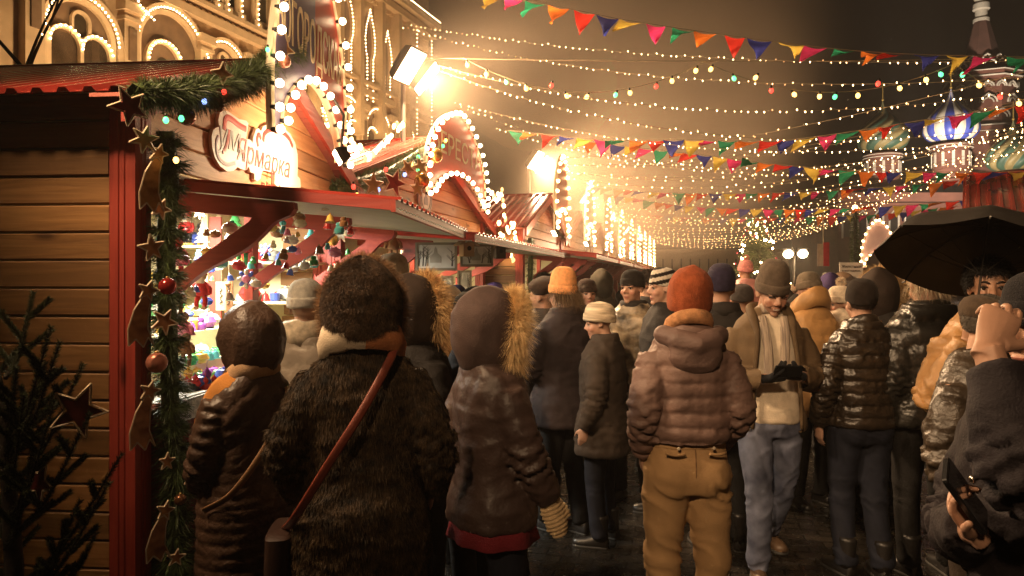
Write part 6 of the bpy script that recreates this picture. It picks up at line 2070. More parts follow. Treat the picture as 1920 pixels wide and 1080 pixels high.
# birdhouses under the canopy
for i, (px, py, d) in enumerate(((875, 462, 6.8), (935, 468, 7.6))):
    t = thing('wooden_birdhouse', ('plain wooden birdhouse hanging between the framed pictures', 'second wooden birdhouse hanging at the far end of the pictures')[i], 'birdhouse', tuple(W(px, py, d)), .5, 'hanging wooden birdhouses')
    MB().add(box((0, 0, -.03), (.11, .11, .13))).build('box', DARKW if i else mat('raw_wood', (.36, .22, .11), .7), t)
    mb = MB()
    for s in (-1, 1): mb.add(prism([(0, .09), (s * .10, .015), (s * .10, .003), (0, .078)] if s > 0 else [(0, .09), (0, .078), (-.10, .003), (-.10, .015)], .16, (0, .08, 0), (1, 0, 0), (0, 0, 1)))
    mb.build('roof', mat('raw_wood', (.36, .22, .11), .7), t)
    MB().add(lathe([(.001, 0), (.022, 0), (.022, .003), (.001, .003)], 14, (0, -.059, -.02), R=rotx(pi / 2))).build('hole', GL['black'], t)
    MB().add(tube([(0, 0, .085), (0, 0, .22)], .003, 4)).build('cord', WIRE, t)

# small things hung on threads in the opening of the souvenir stall
for i in range(95):
    px, py, y = rs.uniform(338, 660), rs.uniform(425, 640), rs.choice((rs.uniform(.3, .9), rs.uniform(.9, 2.3)))
    if py > 600 - (px - 340) * .35: py -= 130
    k = rs.choice(('ball', 'bell', 'bell', 'ball', 'matryoshka')); c = rs.choice(('red', 'white', 'blue', 'gold', 'green', 'cream', 'pink', 'teal', 'brown'))
    o = link(NM[k], small(k, c), None, tuple(shelf_loc(px, py, y)))
    h = rs.uniform(.038, .066); o.scale = (h, h, h); o.rotation_euler = (rs.uniform(-.15, .15), rs.uniform(-.15, .15), rs.uniform(0, 6))
    tag(o, '%s %s hung on a thread in the souvenir stall opening' % (c, NM[k].replace('_', ' ')), 'souvenir', 'small souvenirs hung on threads')
goods_row(-2.0, -1.02, 2.62, 2.9, 2.012, 12, 'between the nutcrackers on the top shelf', .07, .12)
goods_row(-1.98, -1.84, .1, 2.5, 1.752, 26, 'on the back wall shelf of the souvenir stall', .10, .18)
goods_row(-1.98, -1.84, .1, 2.5, 1.462, 26, 'on the low back wall shelf of the souvenir stall', .10, .18)
# ================================================================== GROUND
def cobbles():
    m = bpy.data.materials.new('wet_cobbles'); m.use_nodes = True
    nt = m.node_tree; N = nt.nodes; L = nt.links; b = N['Principled BSDF']
    tc = N.new('ShaderNodeTexCoord')
    mp = N.new('ShaderNodeMapping'); L.new(tc.outputs['Object'], mp.inputs['Vector']); mp.inputs['Rotation'].default_value = (0, 0, .25)
    br = N.new('ShaderNodeTexBrick'); L.new(mp.outputs[0], br.inputs['Vector'])
    br.inputs['Scale'].default_value = 1.0; br.inputs['Brick Width'].default_value = .20; br.inputs['Row Height'].default_value = .11; br.inputs['Mortar Size'].default_value = .008; br.inputs['Mortar Smooth'].default_value = .6
    br.inputs['Color1'].default_value = (.013, .011, .009, 1); br.inputs['Color2'].default_value = (.024, .020, .016, 1); br.inputs['Mortar'].default_value = (.008, .007, .006, 1)
    L.new(br.outputs['Color'], b.inputs['Base Color'])
    nz = N.new('ShaderNodeTexNoise'); nz.inputs['Scale'].default_value = 9; nz.inputs['Detail'].default_value = 5; L.new(mp.outputs[0], nz.inputs['Vector'])
    n3 = N.new('ShaderNodeTexNoise'); n3.inputs['Scale'].default_value = 55; L.new(mp.outputs[0], n3.inputs['Vector'])
    mr = N.new('ShaderNodeMapRange'); mr.inputs['From Min'].default_value = .3; mr.inputs['From Max'].default_value = .7; mr.inputs['To Min'].default_value = .10; mr.inputs['To Max'].default_value = .38
    L.new(nz.outputs['Fac'], mr.inputs['Value']); L.new(mr.outputs[0], b.inputs['Roughness'])
    inv = N.new('ShaderNodeMath'); inv.operation = 'SUBTRACT'; inv.inputs[0].default_value = 1; L.new(br.outputs['Fac'], inv.inputs[1])
    ad = N.new('ShaderNodeMath'); ad.operation = 'MULTIPLY_ADD'; ad.inputs[1].default_value = .5; L.new(nz.outputs['Fac'], ad.inputs[0]); L.new(inv.outputs[0], ad.inputs[2])
    a2 = N.new('ShaderNodeMath'); a2.operation = 'MULTIPLY_ADD'; a2.inputs[1].default_value = .22; L.new(n3.outputs['Fac'], a2.inputs[0]); L.new(ad.outputs[0], a2.inputs[2])
    bp = N.new('ShaderNodeBump'); bp.inputs['Strength'].default_value = .9; bp.inputs['Distance'].default_value = .02
    L.new(a2.outputs[0], bp.inputs['Height']); L.new(bp.outputs[0], b.inputs['Normal'])
    return m


tag(MB().add(([(-400, -100, 0), (400, -100, 0), (400, 600, 0), (-400, 600, 0)], [(0, 1, 2, 3)])).build('ground', cobbles()), kind='structure')

# ================================================================== THE LIT PALACE FRONT BEHIND THE STALLS
TH3 = radians(20); O3G = np.array([-13.3, 18.7, 0])
u3 = np.array([sin(TH3), cos(TH3), 0]); n3 = np.array([cos(TH3), -sin(TH3), 0])
STONE = mat('palace_stone', (.46, .31, .17), .8, var=.14, vscale=1.6, bump=.25, bscale=14, col2=(.50, .35, .20))
STONE2 = mat('palace_trim', (.54, .38, .22), .75, var=.12, vscale=2.5, bump=.2, bscale=20)
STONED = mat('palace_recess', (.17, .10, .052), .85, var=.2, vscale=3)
pal = thing('palace_building', 'ornate stone palace front outlined with rows of bulbs behind the stalls', 'building', tuple(O3G), -TH3)
# local frame: x out to the street, y along the front
MB().add(box((-2.0, 11.3, 10.5), (4.0, 26.8, 21))).build('wall', STONE, pal)


def arch_pts(y, z, r, n=22, a0=0.0, a1=pi, ogee=0.0):
    return [(y - r * cos(a), z + r * sin(a) * (1 + ogee * max(0, sin(a)) ** 6)) for a in np.linspace(a0, a1, n)]


def arch_ring(name, y, z, r, wd, dep, m, x=0.0, foot=0.0, parent=None):
    a = arch_pts(y, z, r); b = arch_pts(y, z, r - wd)
    if foot: a = [(y - r, z - foot)] + a + [(y + r, z - foot)]; b = [(y - r + wd, z - foot)] + b + [(y + r - wd, z - foot)]
    k = len(a)
    V = [(x, p, q) for p, q in a] + [(x, p, q) for p, q in b] + [(x + dep, p, q) for p, q in a] + [(x + dep * .8, p, q) for p, q in b]
    F = []
    for i in range(k - 1):
        F += [(2 * k + i, 3 * k + i, 3 * k + i + 1, 2 * k + i + 1), (i, 2 * k + i, 2 * k + i + 1, i + 1), (k + i + 1, 3 * k + i + 1, 3 * k + i, k + i)]
    return MB().add((np.array(V, float), F)).build(name, m, parent or pal)


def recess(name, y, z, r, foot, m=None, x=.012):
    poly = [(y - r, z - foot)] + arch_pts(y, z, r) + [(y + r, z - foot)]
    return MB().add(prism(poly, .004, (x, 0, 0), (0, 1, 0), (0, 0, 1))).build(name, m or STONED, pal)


PB = []          # bulb points (x, y, z)


def bulbline(pts, step, x=.22):
    P = np.array([(x, a, b) for a, b in pts], float)
    L = np.concatenate([[0], np.cumsum(np.linalg.norm(np.diff(P, axis=0), axis=1))])
    for s in np.arange(0, L[-1], step):
        PB.append([np.interp(s, L, P[:, i]) for i in range(3)])


# storeys: cornices, friezes
for z, h, d in ((6.2, .35, .30), (7.1, .16, .18), (10.95, .28, .30), (11.35, .14, .42), (15.9, .35, .55), (16.35, .3, .8)):
    MB().add(box((d / 2, 11.3, z), (d, 26.8, h))).build('cornice', STONE2, pal)
dn = MB()
for i in range(120): dn.add(box((.12, -1.9 + .22 * i, 15.62), (.22, .11, .16)))
dn.build('dentils', STONE2, pal)
dn = MB()
for i in range(90): dn.add(box((.08, -1.9 + .295 * i, 11.15), (.14, .15, .14)))
dn.build('dentils', STONE2, pal)
# the three arches seen over the first roof, then on along the front
arches = [(2.26, 8.75, 1.08), (5.53, 9.3, 1.30), (8.0, 9.4, .88)] + [(10.6 + 2.7 * i, 9.2, 1.05) for i in range(5)]
for i, (y, z, r) in enumerate(arches):
    arch_ring('arch_moulding', y, z, r + .24, .16, .26, STONE2, foot=2.6)
    arch_ring('arch_moulding', y, z, r + .04, .14, .16, STONE2, foot=2.6)
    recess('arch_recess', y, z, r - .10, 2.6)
    bulbline(arch_pts(y, z, r + .10, 40), .13)
    rr = r * .40
    if i != 1:
        for s in (-1, 1):
            recess('window', y + s * r * .46, z - .35, rr, 2.0, mat('window_dark', (.05, .035, .02), .15))
            arch_ring('window_arch', y + s * r * .46, z - .35, rr + .12, .12, .12, STONE2, foot=2.0, x=.02)
            bulbline(arch_pts(y + s * r * .46, z - .35, rr + .08, 20), .15, .18)
        recess('oculus', y, z + r * .42, rr * .55, .45, mat('window_dark', (0,) * 3), .02)
        arch_ring('oculus_arch', y, z + r * .42, rr * .55 + .08, .09, .10, STONE2, foot=.45, x=.02)
    else:
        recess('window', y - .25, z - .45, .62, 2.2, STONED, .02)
        arch_ring('window_arch', y - .25, z - .45, .78, .16, .14, STONE2, foot=2.2, x=.02)
        bulbline(arch_pts(y - .25, z - .45, .70, 24), .15, .2)
        recess('oculus', y - .25, z - .5, .26, .7, mat('window_dark', (0,) * 3), .03)
# paired columns between the arches with brackets, and bulbs down them
for y in (.75, 3.85, 6.95, 9.2, 11.9, 14.6, 17.3, 20.0):
    MB().add(box((.14, y, 8.4), (.28, .55, 3.2))).add(box((.2, y, 10.15), (.40, .70, .28))).add(box((.18, y, 9.78), (.34, .62, .12))).build('pilaster', STONE2, pal)
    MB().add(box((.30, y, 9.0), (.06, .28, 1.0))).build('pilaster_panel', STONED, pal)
ycol = [.2, 1.2, 3.3, 4.3, 6.5, 7.4, 7.9, 8.6, 9.5, 10.5, 11.5, 12.4, 13.4, 14.4]
for y in ycol:
    MB().add(tube([(.22, y, 11.4), (.22, y, 15.3)], [.15, .13], 12)).add(box((.22, y, 15.45), (.36, .38, .2))).add(box((.22, y, 11.5), (.38, .40, .24))).build('column', STONE2, pal)
    bulbline([(y, 11.5), (y, 15.4)], .20, .42)
for y in np.arange(.7, 14, 1.55):
    recess('window', y + .05, 14.2, .36, 2.3, mat('window_dark', (0,) * 3), .012)
    arch_ring('window_arch', y + .05, 14.2, .46, .11, .14, STONE2, foot=2.4)
# zig-zag swags of bulbs between arch 1 and arch 2
bulbline([(3.55, 11.6), (3.7, 10.7), (4.0, 10.25), (4.6, 9.95)], .12, .45)
bulbline([(6.85, 9.6), (7.05, 9.2), (7.25, 9.35)], .12, .4)
# the farther bays: tall pointed windows edged with lights
for y, z0, z1, w_ in ((15.9, 9.0, 15.4, .50), (17.9, 10.6, 15.1, .46), (19.6, 10.8, 14.6, .42), (20.8, 10.8, 14.2, .38), (14.2, 9.0, 14.8, .46), (12.4, 9.2, 14.8, .46)):
    zc = z1 - 1.5
    pts = [(y - w_ * .6, z0), (y - w_ * .6, zc - .9)] + [(y - w_ * .9, zc - .6), (y - w_, zc), (y - w_ * .75, zc + .6), (y - w_ * .3, zc + 1.1), (y, z1), (y + w_ * .3, zc + 1.1), (y + w_ * .75, zc + .6), (y + w_, zc), (y + w_ * .9, zc - .6)] + [(y + w_ * .6, zc - .9), (y + w_ * .6, z0)]
    MB().add(prism(pts, .005, (.03, 0, 0), (0, 1, 0), (0, 0, 1))).build('pointed_window', STONED, pal)
    bulbline(pts, .17, .22)
    MB().add(box((.25, y + .85, 12.2), (.5, .30, 7))).build('buttress', STONE2, pal)
bulbline([(8, 16.6), (24.6, 16.6)], .16, .85)
bulbline([(24.5, 9), (24.5, 16.4)], .2, .3)
bulbline([(22.6, 9), (22.6, 16.4)], .22, .35)
bulbline([(17.0 + .25 * i, 8.2 + .35 * abs(sin(i * .8))) for i in range(26)], .14, .7)
cl = O3G + 0
Mloc = np.stack([n3, u3, np.array([0, 0, 1.0])], 1)


def bulbs_on(parent, P, r, m, most=100):
    """the ones that show largest as parts of their own, the rest as one part"""
    P = np.asarray(P, float)
    Wd_ = np.array([np.array(parent.location) + rotz(parent.rotation_euler.z) @ p for p in P])
    k = Wd_[:, 0] / np.maximum(Wd_[:, 1], .1); q = (Wd_[:, 2] - CAMZ) / Wd_[:, 1]
    vis = (np.abs(k) < .715) & (q < .40) & (q > .05)
    order = np.argsort(np.where(vis, Wd_[:, 1], 1e6))
    me = MB().add(sphere((0, 0, 0), r, 8, 6)).mesh('bulb', [m], True)
    for i in order[:most]:
        o = link('bulb', me, parent, tuple(P[i]))
    mb = MB()
    for i in order[most:]: mb.add(sphere(P[i], r, 5, 3))
    if mb.n: tag(mb.build('bulbs', m, parent), kind='stuff')


bulbs_on(pal, PB, .028, glow('bulb_palace', (1.0, .70, .36), 26))
for (y, z, d, wt) in ((2.5, 5.2, 4.5, 620), (8, 5.4, 5, 620), (14, 5.6, 5.5, 700), (20, 5.8, 5.5, 700)):  # hidden lights added to brighten the palace front
    a = O3G + u3 * y + n3 * d + np.array([0, 0, z - 1.6]); b = O3G + u3 * (y + .6) + np.array([0, 0, z + 5.5])
    t = thing('floodlight', 'added hidden floodlight aimed up at the palace front', 'floodlight', tuple(a), -TH3, 'added floodlights behind the stalls')
    MB().add(box((0, 0, -.1), (.2, .5, .35))).build('housing', HOUS, t)
    lamp_light('palace_fill_light', a + np.array([0, 0, .2]), b, wt, .6, (1, .66, .34))

# bare tree at the near end of the palace
bt = thing('bare_tree', 'bare dark tree strung with tiny lights before the palace front', 'tree', tuple(W(18, 0, 12) * (1, 1, 0)))
tb = MB(); rt = random.Random(4); TP = []


def limb(p, d, L, r, lev):
    q = p + d * L
    m = (p + q) / 2 + np.array([rt.uniform(-.06, .06) * L, rt.uniform(-.06, .06) * L, 0])
    P = spline([p, m, q], 6)
    tb.add(tube(P, np.linspace(r, r * .62, 6), 6 if lev < 2 else 4, caps=False))
    if lev > 1: TP.append(P[3]); 
    if lev < 5:
        for k in range(3 if lev < 3 else 2):
            e = unit(d + np.array([rt.uniform(-.75, .75), rt.uniform(-.6, .6), rt.uniform(-.25, .55)]))
            limb(q if k else P[4], e, L * rt.uniform(.62, .8), r * .6, lev + 1)


limb(np.array([0, 0, 0.0]), np.array([.02, 0, 1.0]), 3.2, .10, 0)
tb.build('trunk', BARK, bt, True)
lb = link('lights', MB().add(sphere((0, 0, 0), .014, 5, 3)).mesh('lights', [BULBS]), None)
bpy.data.objects.remove(lb)
mb = MB()
for p in TP[::3]: mb.add(sphere(p + np.array([0, -.03, 0]), .013, 5, 3))
tag(mb.build('lights', BULBS, bt), kind='stuff')

# ================================================================== STRINGS OF LIGHTS AND BUNTING
P1 = P0 + PS
top = lambda k, dz=.12: P0 + PS * k + np.array([0, 0, 4.15 + dz])
near = [
    ((765, 45, 12.5), (1990, 112, 8.0), .24, 84, 'topmost string of fairy lights from the palace corner'),
    ((752, 50, 12.0), (1990, 140, 7.6), .42, 80, 'second string of fairy lights from the palace corner'),
    ((782, 111, 8.8), (1990, 160, 7.0), .42, 84, 'upper string of fairy lights from the twin floodlight'),
    ((778, 115, 8.7), (1990, 225, 7.6), .52, 84, 'lower string of fairy lights from the twin floodlight'),
    ((850, 190, 10.5), (1990, 245, 8.6), .46, 84, 'upper string of fairy lights over the wide red sign'),
    ((858, 196, 11.5), (1990, 205, 10.5), .95, 84, 'deep hanging string of fairy lights over the wide red sign'),
    ((925, 238, 12.5), (1990, 268, 10.2), .62, 84, 'string of fairy lights just under the middle bunting'),
]
for i, (a, b, sag, n, lab) in enumerate(near):
    light_string(lab, W(*a), W(*b), sag, n, .0062, seed=i, wire=.0024)
cb = [BCOL['amber'], BCOL['amber'], BCOL['green'], BCOL['amber'], BCOL['red']]
light_string('string of coloured bulbs looped from the twin floodlight', W(868, 108, 8.6), W(1322, 116, 8.2), .38, 12, .026, cols=cb, kind='drop', group='strings of coloured bulbs', seed=31)
light_string('string of coloured bulbs in the middle loop over the street', W(1322, 116, 8.2), W(1790, 119, 7.9), .33, 12, .026, cols=cb[1:] + cb[:1], kind='drop', group='strings of coloured bulbs', seed=32)
light_string('string of coloured bulbs falling away above the blue striped dome', W(1790, 119, 7.9), W(2150, 130, 7.6), .40, 10, .026, cols=cb[2:] + cb[:2], kind='drop', group='strings of coloured bulbs', seed=33)
t = thing('support_cable', 'thin cable carrying the loops of coloured bulbs', 'cable', tuple(W(780, 108, 8.7)))
MB().add(tube(cat_curve((0, 0, 0), W(2100, 105, 7.8) - W(780, 108, 8.7), .05, 30), .0045, 4)).build('wire', WIRE, t)
SN = ('first', 'second', 'third', 'fourth', 'fifth', 'sixth', 'seventh')
cnt = 0
for k in range(1, 6):
    A0 = top(k)
    for j, (off, sag, lift) in list(enumerate(((-8.5, .55, .3), (-7.0, .75, .3), (-5.4, .6, .4), (-3.8, .85, .3), (-2.2, .7, .35), (-6.2, 1.05, .3), (-.6, .95, .3))))[:7 if k < 3 else 5]:
        B0 = P0 + PS * k + n2 * 10.2 + u2 * off + np.array([0, 0, 4.25 + lift])
        a = A0 + np.array([0, 0, -.04 * j])
        n = 60 if k < 3 else 70
        light_string('%s of the fairy light strings fanning from the %s floodlight pole' % (SN[j], ('second', 'third', 'fourth', 'fifth', 'farthest')[k - 1]), a, B0, sag, n if k < 3 else 46, .0060 + .0009 * k, single=(k > 1), seed=100 + cnt, wire=.0025 + .0006 * k, m=BULBF if k > 1 else BULBS)
        cnt += 1
# lights climbing the sign posts and the gap between stalls
zz = [S2(.5, y, z) for y, z in ((3.75, 3.0), (4.0, 2.9), (4.3, 3.02), (4.45, 2.7), (4.7, 2.5), (5.0, 2.6), (5.2, 2.35))]
light_string('loose loops of bulbs trailing off the wide red sign', zz[0], zz[-1], 0, 26, .024, path=spline(zz, 40), kind='mini', group='loops of bulbs between the stalls', seed=50)
zz = [S2(.5, y, z) for y, z in ((4.1, 2.62), (4.35, 2.35), (4.7, 2.2), (5.0, 2.05))]
light_string('bulbs dripping below the wide red sign', zz[0], zz[-1], 0, 12, .026, path=spline(zz, 24), group='loops of bulbs between the stalls', seed=51)
zz = [S2(.1, y, z) for y, z in ((-.4, 2.9), (.2, 3.15), (.6, 2.95), (1.1, 3.2), (1.6, 3.5))]
light_string('rope of bulbs along the roof between the two signs', zz[0], zz[-1], 0, 34, .022, path=spline(zz, 40), group='loops of bulbs between the stalls', seed=52)

FL = [mat('flag_' + n, c, .75, var=.1, vscale=6) for n, c in (('yellow', (.85, .64, .12)), ('magenta', (.75, .05, .22)), ('green', (.03, .34, .18)), ('orange', (.85, .24, .04)), ('red', (.80, .05, .035)), ('navy', (.04, .05, .30)))]
for m in FL:                         # thin cloth lets light through
    nt = m.node_tree; b_ = nt.nodes['Principled BSDF']
    tl = nt.nodes.new('ShaderNodeBsdfTranslucent'); mxs = nt.nodes.new('ShaderNodeMixShader'); mxs.inputs[0].default_value = .5
    nt.links.new(b_.inputs['Base Color'].links[0].from_socket, tl.inputs['Color'])
    nt.links.new(b_.outputs[0], mxs.inputs[1]); nt.links.new(tl.outputs[0], mxs.inputs[2]); nt.links.new(mxs.outputs[0], nt.nodes['Material Output'].inputs['Surface'])


def bunting(label, path, n, wd, ln, seed, group='strings of bunting'):
    rg = random.Random(seed)
    P = spline(path, 120)
    t = thing('bunting', label, 'bunting', tuple(P[0]), 0, group)
    Q = P - P[0]
    MB().add(tube(Q, .004, 4)).build('cord', WIRE, t)
    L = np.concatenate([[0], np.cumsum(np.linalg.norm(np.diff(P, axis=0), axis=1))])
    for i in range(n):
        s0 = (i + .08 + rg.uniform(-.12, .12) * (0 < i < n - 1)) / n * L[-1]; s1 = s0 + wd * rg.uniform(.85, 1.1)
        a = np.array([np.interp(s0, L, Q[:, c]) for c in range(3)]); b = np.array([np.interp(min(s1, L[-1]), L, Q[:, c]) for c in range(3)])
        d = b - a
        blow = rg.choice((rg.uniform(.1, .5), rg.uniform(.6, 1.1)))
        tip = (a + b) / 2 + np.array([-.75 * blow * ln + rg.uniform(-.2, .2) * ln, rg.uniform(-.5, .5) * ln, -ln * sqrt(max(.08, 1 - .8 * blow ** 2)) * rg.uniform(.6, 1)])
        V, F = [], []
        R_ = 7
        ph = rg.uniform(0, 6); am = rg.uniform(.04, .11) * wd / .22; tw = rg.uniform(-.6, .6)
        nn = unit(np.cross(d, tip - a))
        for r in range(R_):
            f = r / (R_ - 1)
            for c in range(R_):
                g = c / (R_ - 1)
                p = (a + d * (g * (1 - tw * f * .5) + tw * .25 * f)) * (1 - f) + tip * f
                V.append(p + nn * am * sin(ph + 5 * f + 3 * g) * f * (1 - .3 * f) - np.array([0, 0, .02 * sin(pi * g) * (1 - f)]))
        for r in range(R_ - 1):
            for c in range(R_ - 1):
                x = r * R_ + c; F.append((x, x + 1, x + R_ + 1, x + R_))
        MB().add((np.array(V), F)).build('flag', FL[(i + seed) % 6], t, True)
    return t


bunting('bunting of large flags crossing high over the street', [W(905, -14, 7.5), W(1060, 15, 7.2), W(1200, 42, 7.0), W(1500, 84, 6.7), W(1700, 101, 6.6), W(1990, 108, 6.4)], 22, .22, .21, 0)
bunting('bunting from the wide red sign rising toward the striped dome', [W(950, 244, 10.2), W(1130, 262, 10), W(1280, 262, 9.8), W(1440, 264, 9.5), W(1560, 252, 9.2), W(1750, 222, 8.8), W(1990, 185, 8.4)], 28, .27, .26, 2)
bunting('bunting sagging level past the striped domes', [W(1090, 262, 11.5), W(1200, 277, 11.2), W(1330, 292, 11), W(1460, 308, 10.8), W(1640, 321, 10.5), W(1990, 322, 10)], 30, .26, .27, 3)
bunting('bunting low over the lit row at the pole of the third stall', [W(1105, 350, 17), W(1250, 361, 16.5), W(1420, 362, 16), W(1640, 352, 15), W(1990, 318, 13)], 34, .30, .30, 1)
bunting('bunting of small flags below the others near the lit signs', [W(1130, 362, 19), W(1280, 385, 18.5), W(1440, 392, 18), W(1640, 388, 17), W(1990, 360, 15)], 38, .30, .30, 4)
bunting('farthest bunting of tiny flags over the crowd', [W(1150, 396, 26), W(1300, 408, 25), W(1450, 408, 24), W(1640, 402, 23), W(1800, 385, 21)], 36, .36, .36, 5)

# ================================================================== FAR SIDE: CATHEDRAL, TREE, WALL
BRICK = mat('cathedral_brick', (.15, .055, .035), .85, var=.25, vscale=.8, bump=.2, bscale=5)
CWHITE = mat('cathedral_white', (.55, .48, .38), .8, var=.1, vscale=1)
CGREEN = mat('cathedral_green', (.035, .075, .045), .6, var=.2, vscale=1); COCHRE = mat('cathedral_ochre', (.20, .15, .06), .6, var=.2, vscale=1)
CBLUE = mat('cathedral_blue', (.04, .06, .30), .45, var=.1, vscale=1); CGOLD = mat('cathedral_gold', (.6, .38, .10), .3, .7)
CD = 86.0
cx = lambda px, d=CD: (px - 960) / FPX * d
cz = lambda py, d=CD: CAMZ + (HOR - py) / FPX * d
cath = thing('cathedral', 'dark brick cathedral with onion domes and tall tent roofed tower', 'building', (cx(1783), CD, 0))


def cl_(px, d=CD): return np.array([cx(px, d) - cx(1783), d - CD, 0])


ONION = [(.55, 0), (.78, .1), (.95, .3), (1.0, .52), (.95, .78), (.82, 1.03), (.62, 1.26), (.42, 1.46), (.24, 1.66), (.12, 1.82), (.05, 2.0), (.02, 2.15)]


def dome(px, py_base, r, d, mats_, twist, lobes, drum_r, drum_z, name='dome', rib=.05):
    c = cl_(px, d); zb = cz(py_base, d)
    pr = spline(np.array([(a, 0, b) for a, b in ONION]), 34)
    seg = lobes * 6
    rings = []
    for a, _, b in pr:
        th = np.linspace(0, 2 * pi, seg, endpoint=False) + twist * b
        k = 1 + rib * np.abs(np.sin((th - twist * b) * lobes / 2)) - rib * .5
        rings.append(np.stack([c[0] + r * a * k * np.cos(th), c[1] + r * a * k * np.sin(th), np.full(seg, zb + b * r)], 1))
    mb = MB().add(loft(rings))
    seq = []
    for i in range(len(pr) - 1):
        for j in range(seg): seq.append((j // 6) % 2)
    seq += [0, 0]
    mb.m = seq
    do = mb.build(name, mats_, cath, True)
    MB().add(tube([c + (0, 0, zb + 2.1 * r), c + (0, 0, zb + 2.95 * r)], [.07, .05], 6)).add(sphere(c + (0, 0, zb + 2.2 * r), .16, 8, 6)).add(box(c + np.array([0, 0, zb + 2.75 * r]), (.7, .08, .08))).build('cross', CGOLD, do)
    dz = zb - drum_z
    MB().add(lathe([(drum_r * 1.12, drum_z), (drum_r * 1.12, drum_z + .4), (drum_r, drum_z + .5), (drum_r, zb - .9), (drum_r * 1.12, zb - .8), (drum_r * 1.15, zb - .45), (drum_r * .9, zb - .4), (drum_r * .62, zb + .02)], 24, c)).build('drum', BRICK, cath, 'auto')
    bd = MB()
    for z_ in (zb - .62, zb - .95): bd.add(lathe([(drum_r * 1.13, z_), (drum_r * 1.17, z_ + .06), (drum_r * 1.13, z_ + .12)], 24, c, caps=False))
    for i in range(12):
        a = i * pi / 6 + .1; q = c + np.array([drum_r * 1.01 * cos(a), drum_r * 1.01 * sin(a), 0])
        bd.add(box(q + (0, 0, zb - 2.2), (.12, .3, 1.7), a))
    bd.build('band', CWHITE, cath)


dome(1783, 266, 2.95, CD, [CBLUE, CWHITE], .0, 16, 2.0, cz(345))
dome(1655, 284, 2.9, CD + 3, [CGREEN, COCHRE], 1.5, 12, 1.95, cz(400))
dome(1900, 320, 2.7, CD - 3, [COCHRE, CGREEN], .8, 14, 1.8, cz(400, CD - 3), rib=.12)
dome(1583, 345, 1.2, CD + 14, [mat('cathedral_slate', (.05, .05, .055), .6), mat('cathedral_slate', (0,) * 3)], 0, 8, .85, 2)
# central tower
TD = 93.0; c = cl_(1840, TD)
z_ = lambda py: cz(py, TD)
MB().add(lathe([(4.3, 0), (4.3, z_(262)), (4.7, z_(260)), (4.7, z_(248)), (3.9, z_(246)), (3.9, z_(160)), (4.3, z_(157)), (4.4, z_(146)), (3.3, z_(143))], 8, c, R=None)).build('tower', BRICK, cath)
MB().add(lathe([(3.2, z_(143)), (2.05, z_(108)), (1.75, z_(90)), (.9, z_(42)), (.75, z_(38))], 8, c)).build('tent_roof', mat('cathedral_tent', (.10, .045, .032), .8, var=.3, vscale=1), cath)
MB().add(lathe([(.95, z_(42)), (.95, z_(36)), (.72, z_(34)), (.72, z_(20)), (1.0, z_(18)), (.95, z_(8)), (.6, z_(4)), (1.0, z_(-6)), (1.2, z_(-20)), (.4, z_(-40))], 12, c)).build('cupola', CWHITE, cath, 'auto')
tr = MB()
for tier, (py, rr, rad_, nn) in enumerate(((232, 4.05, .95, 8), (205, 4.0, .95, 8), (176, 3.95, .62, 16), (132, 3.0, .6, 12), (120, 2.5, .5, 10))):
    for i in range(nn):
        a = 2 * pi * (i + .5 * (tier % 2)) / nn
        R = rotz(a)
        pts = [(rad_ * sin(q), rad_ * cos(q) * (1.0 + .18 * (abs(q) < .3))) for q in np.linspace(-pi / 2, pi / 2, 11)]
        P = np.array([c + R @ np.array([rr, u_, 0]) + np.array([0, 0, z_(py) + v_]) for u_, v_ in pts])
        MB().add(tube(P, .12, 5)).build('gable', CWHITE, cath)
        if tier < 3: tr.add(tube(np.array([c + R @ np.array([rr, u_ * .6, 0]) + np.array([0, 0, z_(py) + v_ * .6]) for u_, v_ in pts]), .09, 4))
tag(tr.build('gable_trim', CWHITE, cath), kind='stuff')
wd = MB()
for py in (258, 247, 157, 147): wd.add(lathe([(4.45 if py > 200 else 4.35, z_(py)), (4.85 if py > 200 else 4.55, z_(py) + .12), (4.45 if py > 200 else 4.35, z_(py) + .25)], 8, c, caps=False))
wd.build('band', CWHITE, cath)
# body below the domes, with arcade windows
MB().add(box(cl_(1800) + (0, 6, 5.5), (30, 14, 11))).add(box(cl_(1800) + (0, 5.5, 11.6), (31, 15, 1.0))).build('nave', BRICK, cath)
wn = MB(); wf = MB()
for i in range(16):
    q = cl_(1800) + np.array([-14 + 1.85 * i, -1.05, 0])
    wn.add(prism([(-.4, 0), (.4, 0), (.4, 2.4), (.2, 2.8), (-.2, 2.8), (-.4, 2.4)], .05, q + (0, 0, 7.0), (1, 0, 0), (0, 0, 1)))
    wf.add(tube([q + (-.55, -.05, 6.8), q + (-.55, -.05, 9.4), q + (0, -.05, 10.1), q + (.55, -.05, 9.4), q + (.55, -.05, 6.8)], .12, 5))
wn.build('window', mat('cathedral_window', (.02, .015, .012), .3), cath); wf.build('window_frame', CWHITE, cath)
for px_, wt in ((1690, 1700), (1800, 2800)):
    a = W(px_, 520, 66); a[2] = 1.0
    lamp_light('cathedral_flood', a, W(px_ + 30, 200, CD), wt, 1.2, (1, .86, .70), 62)

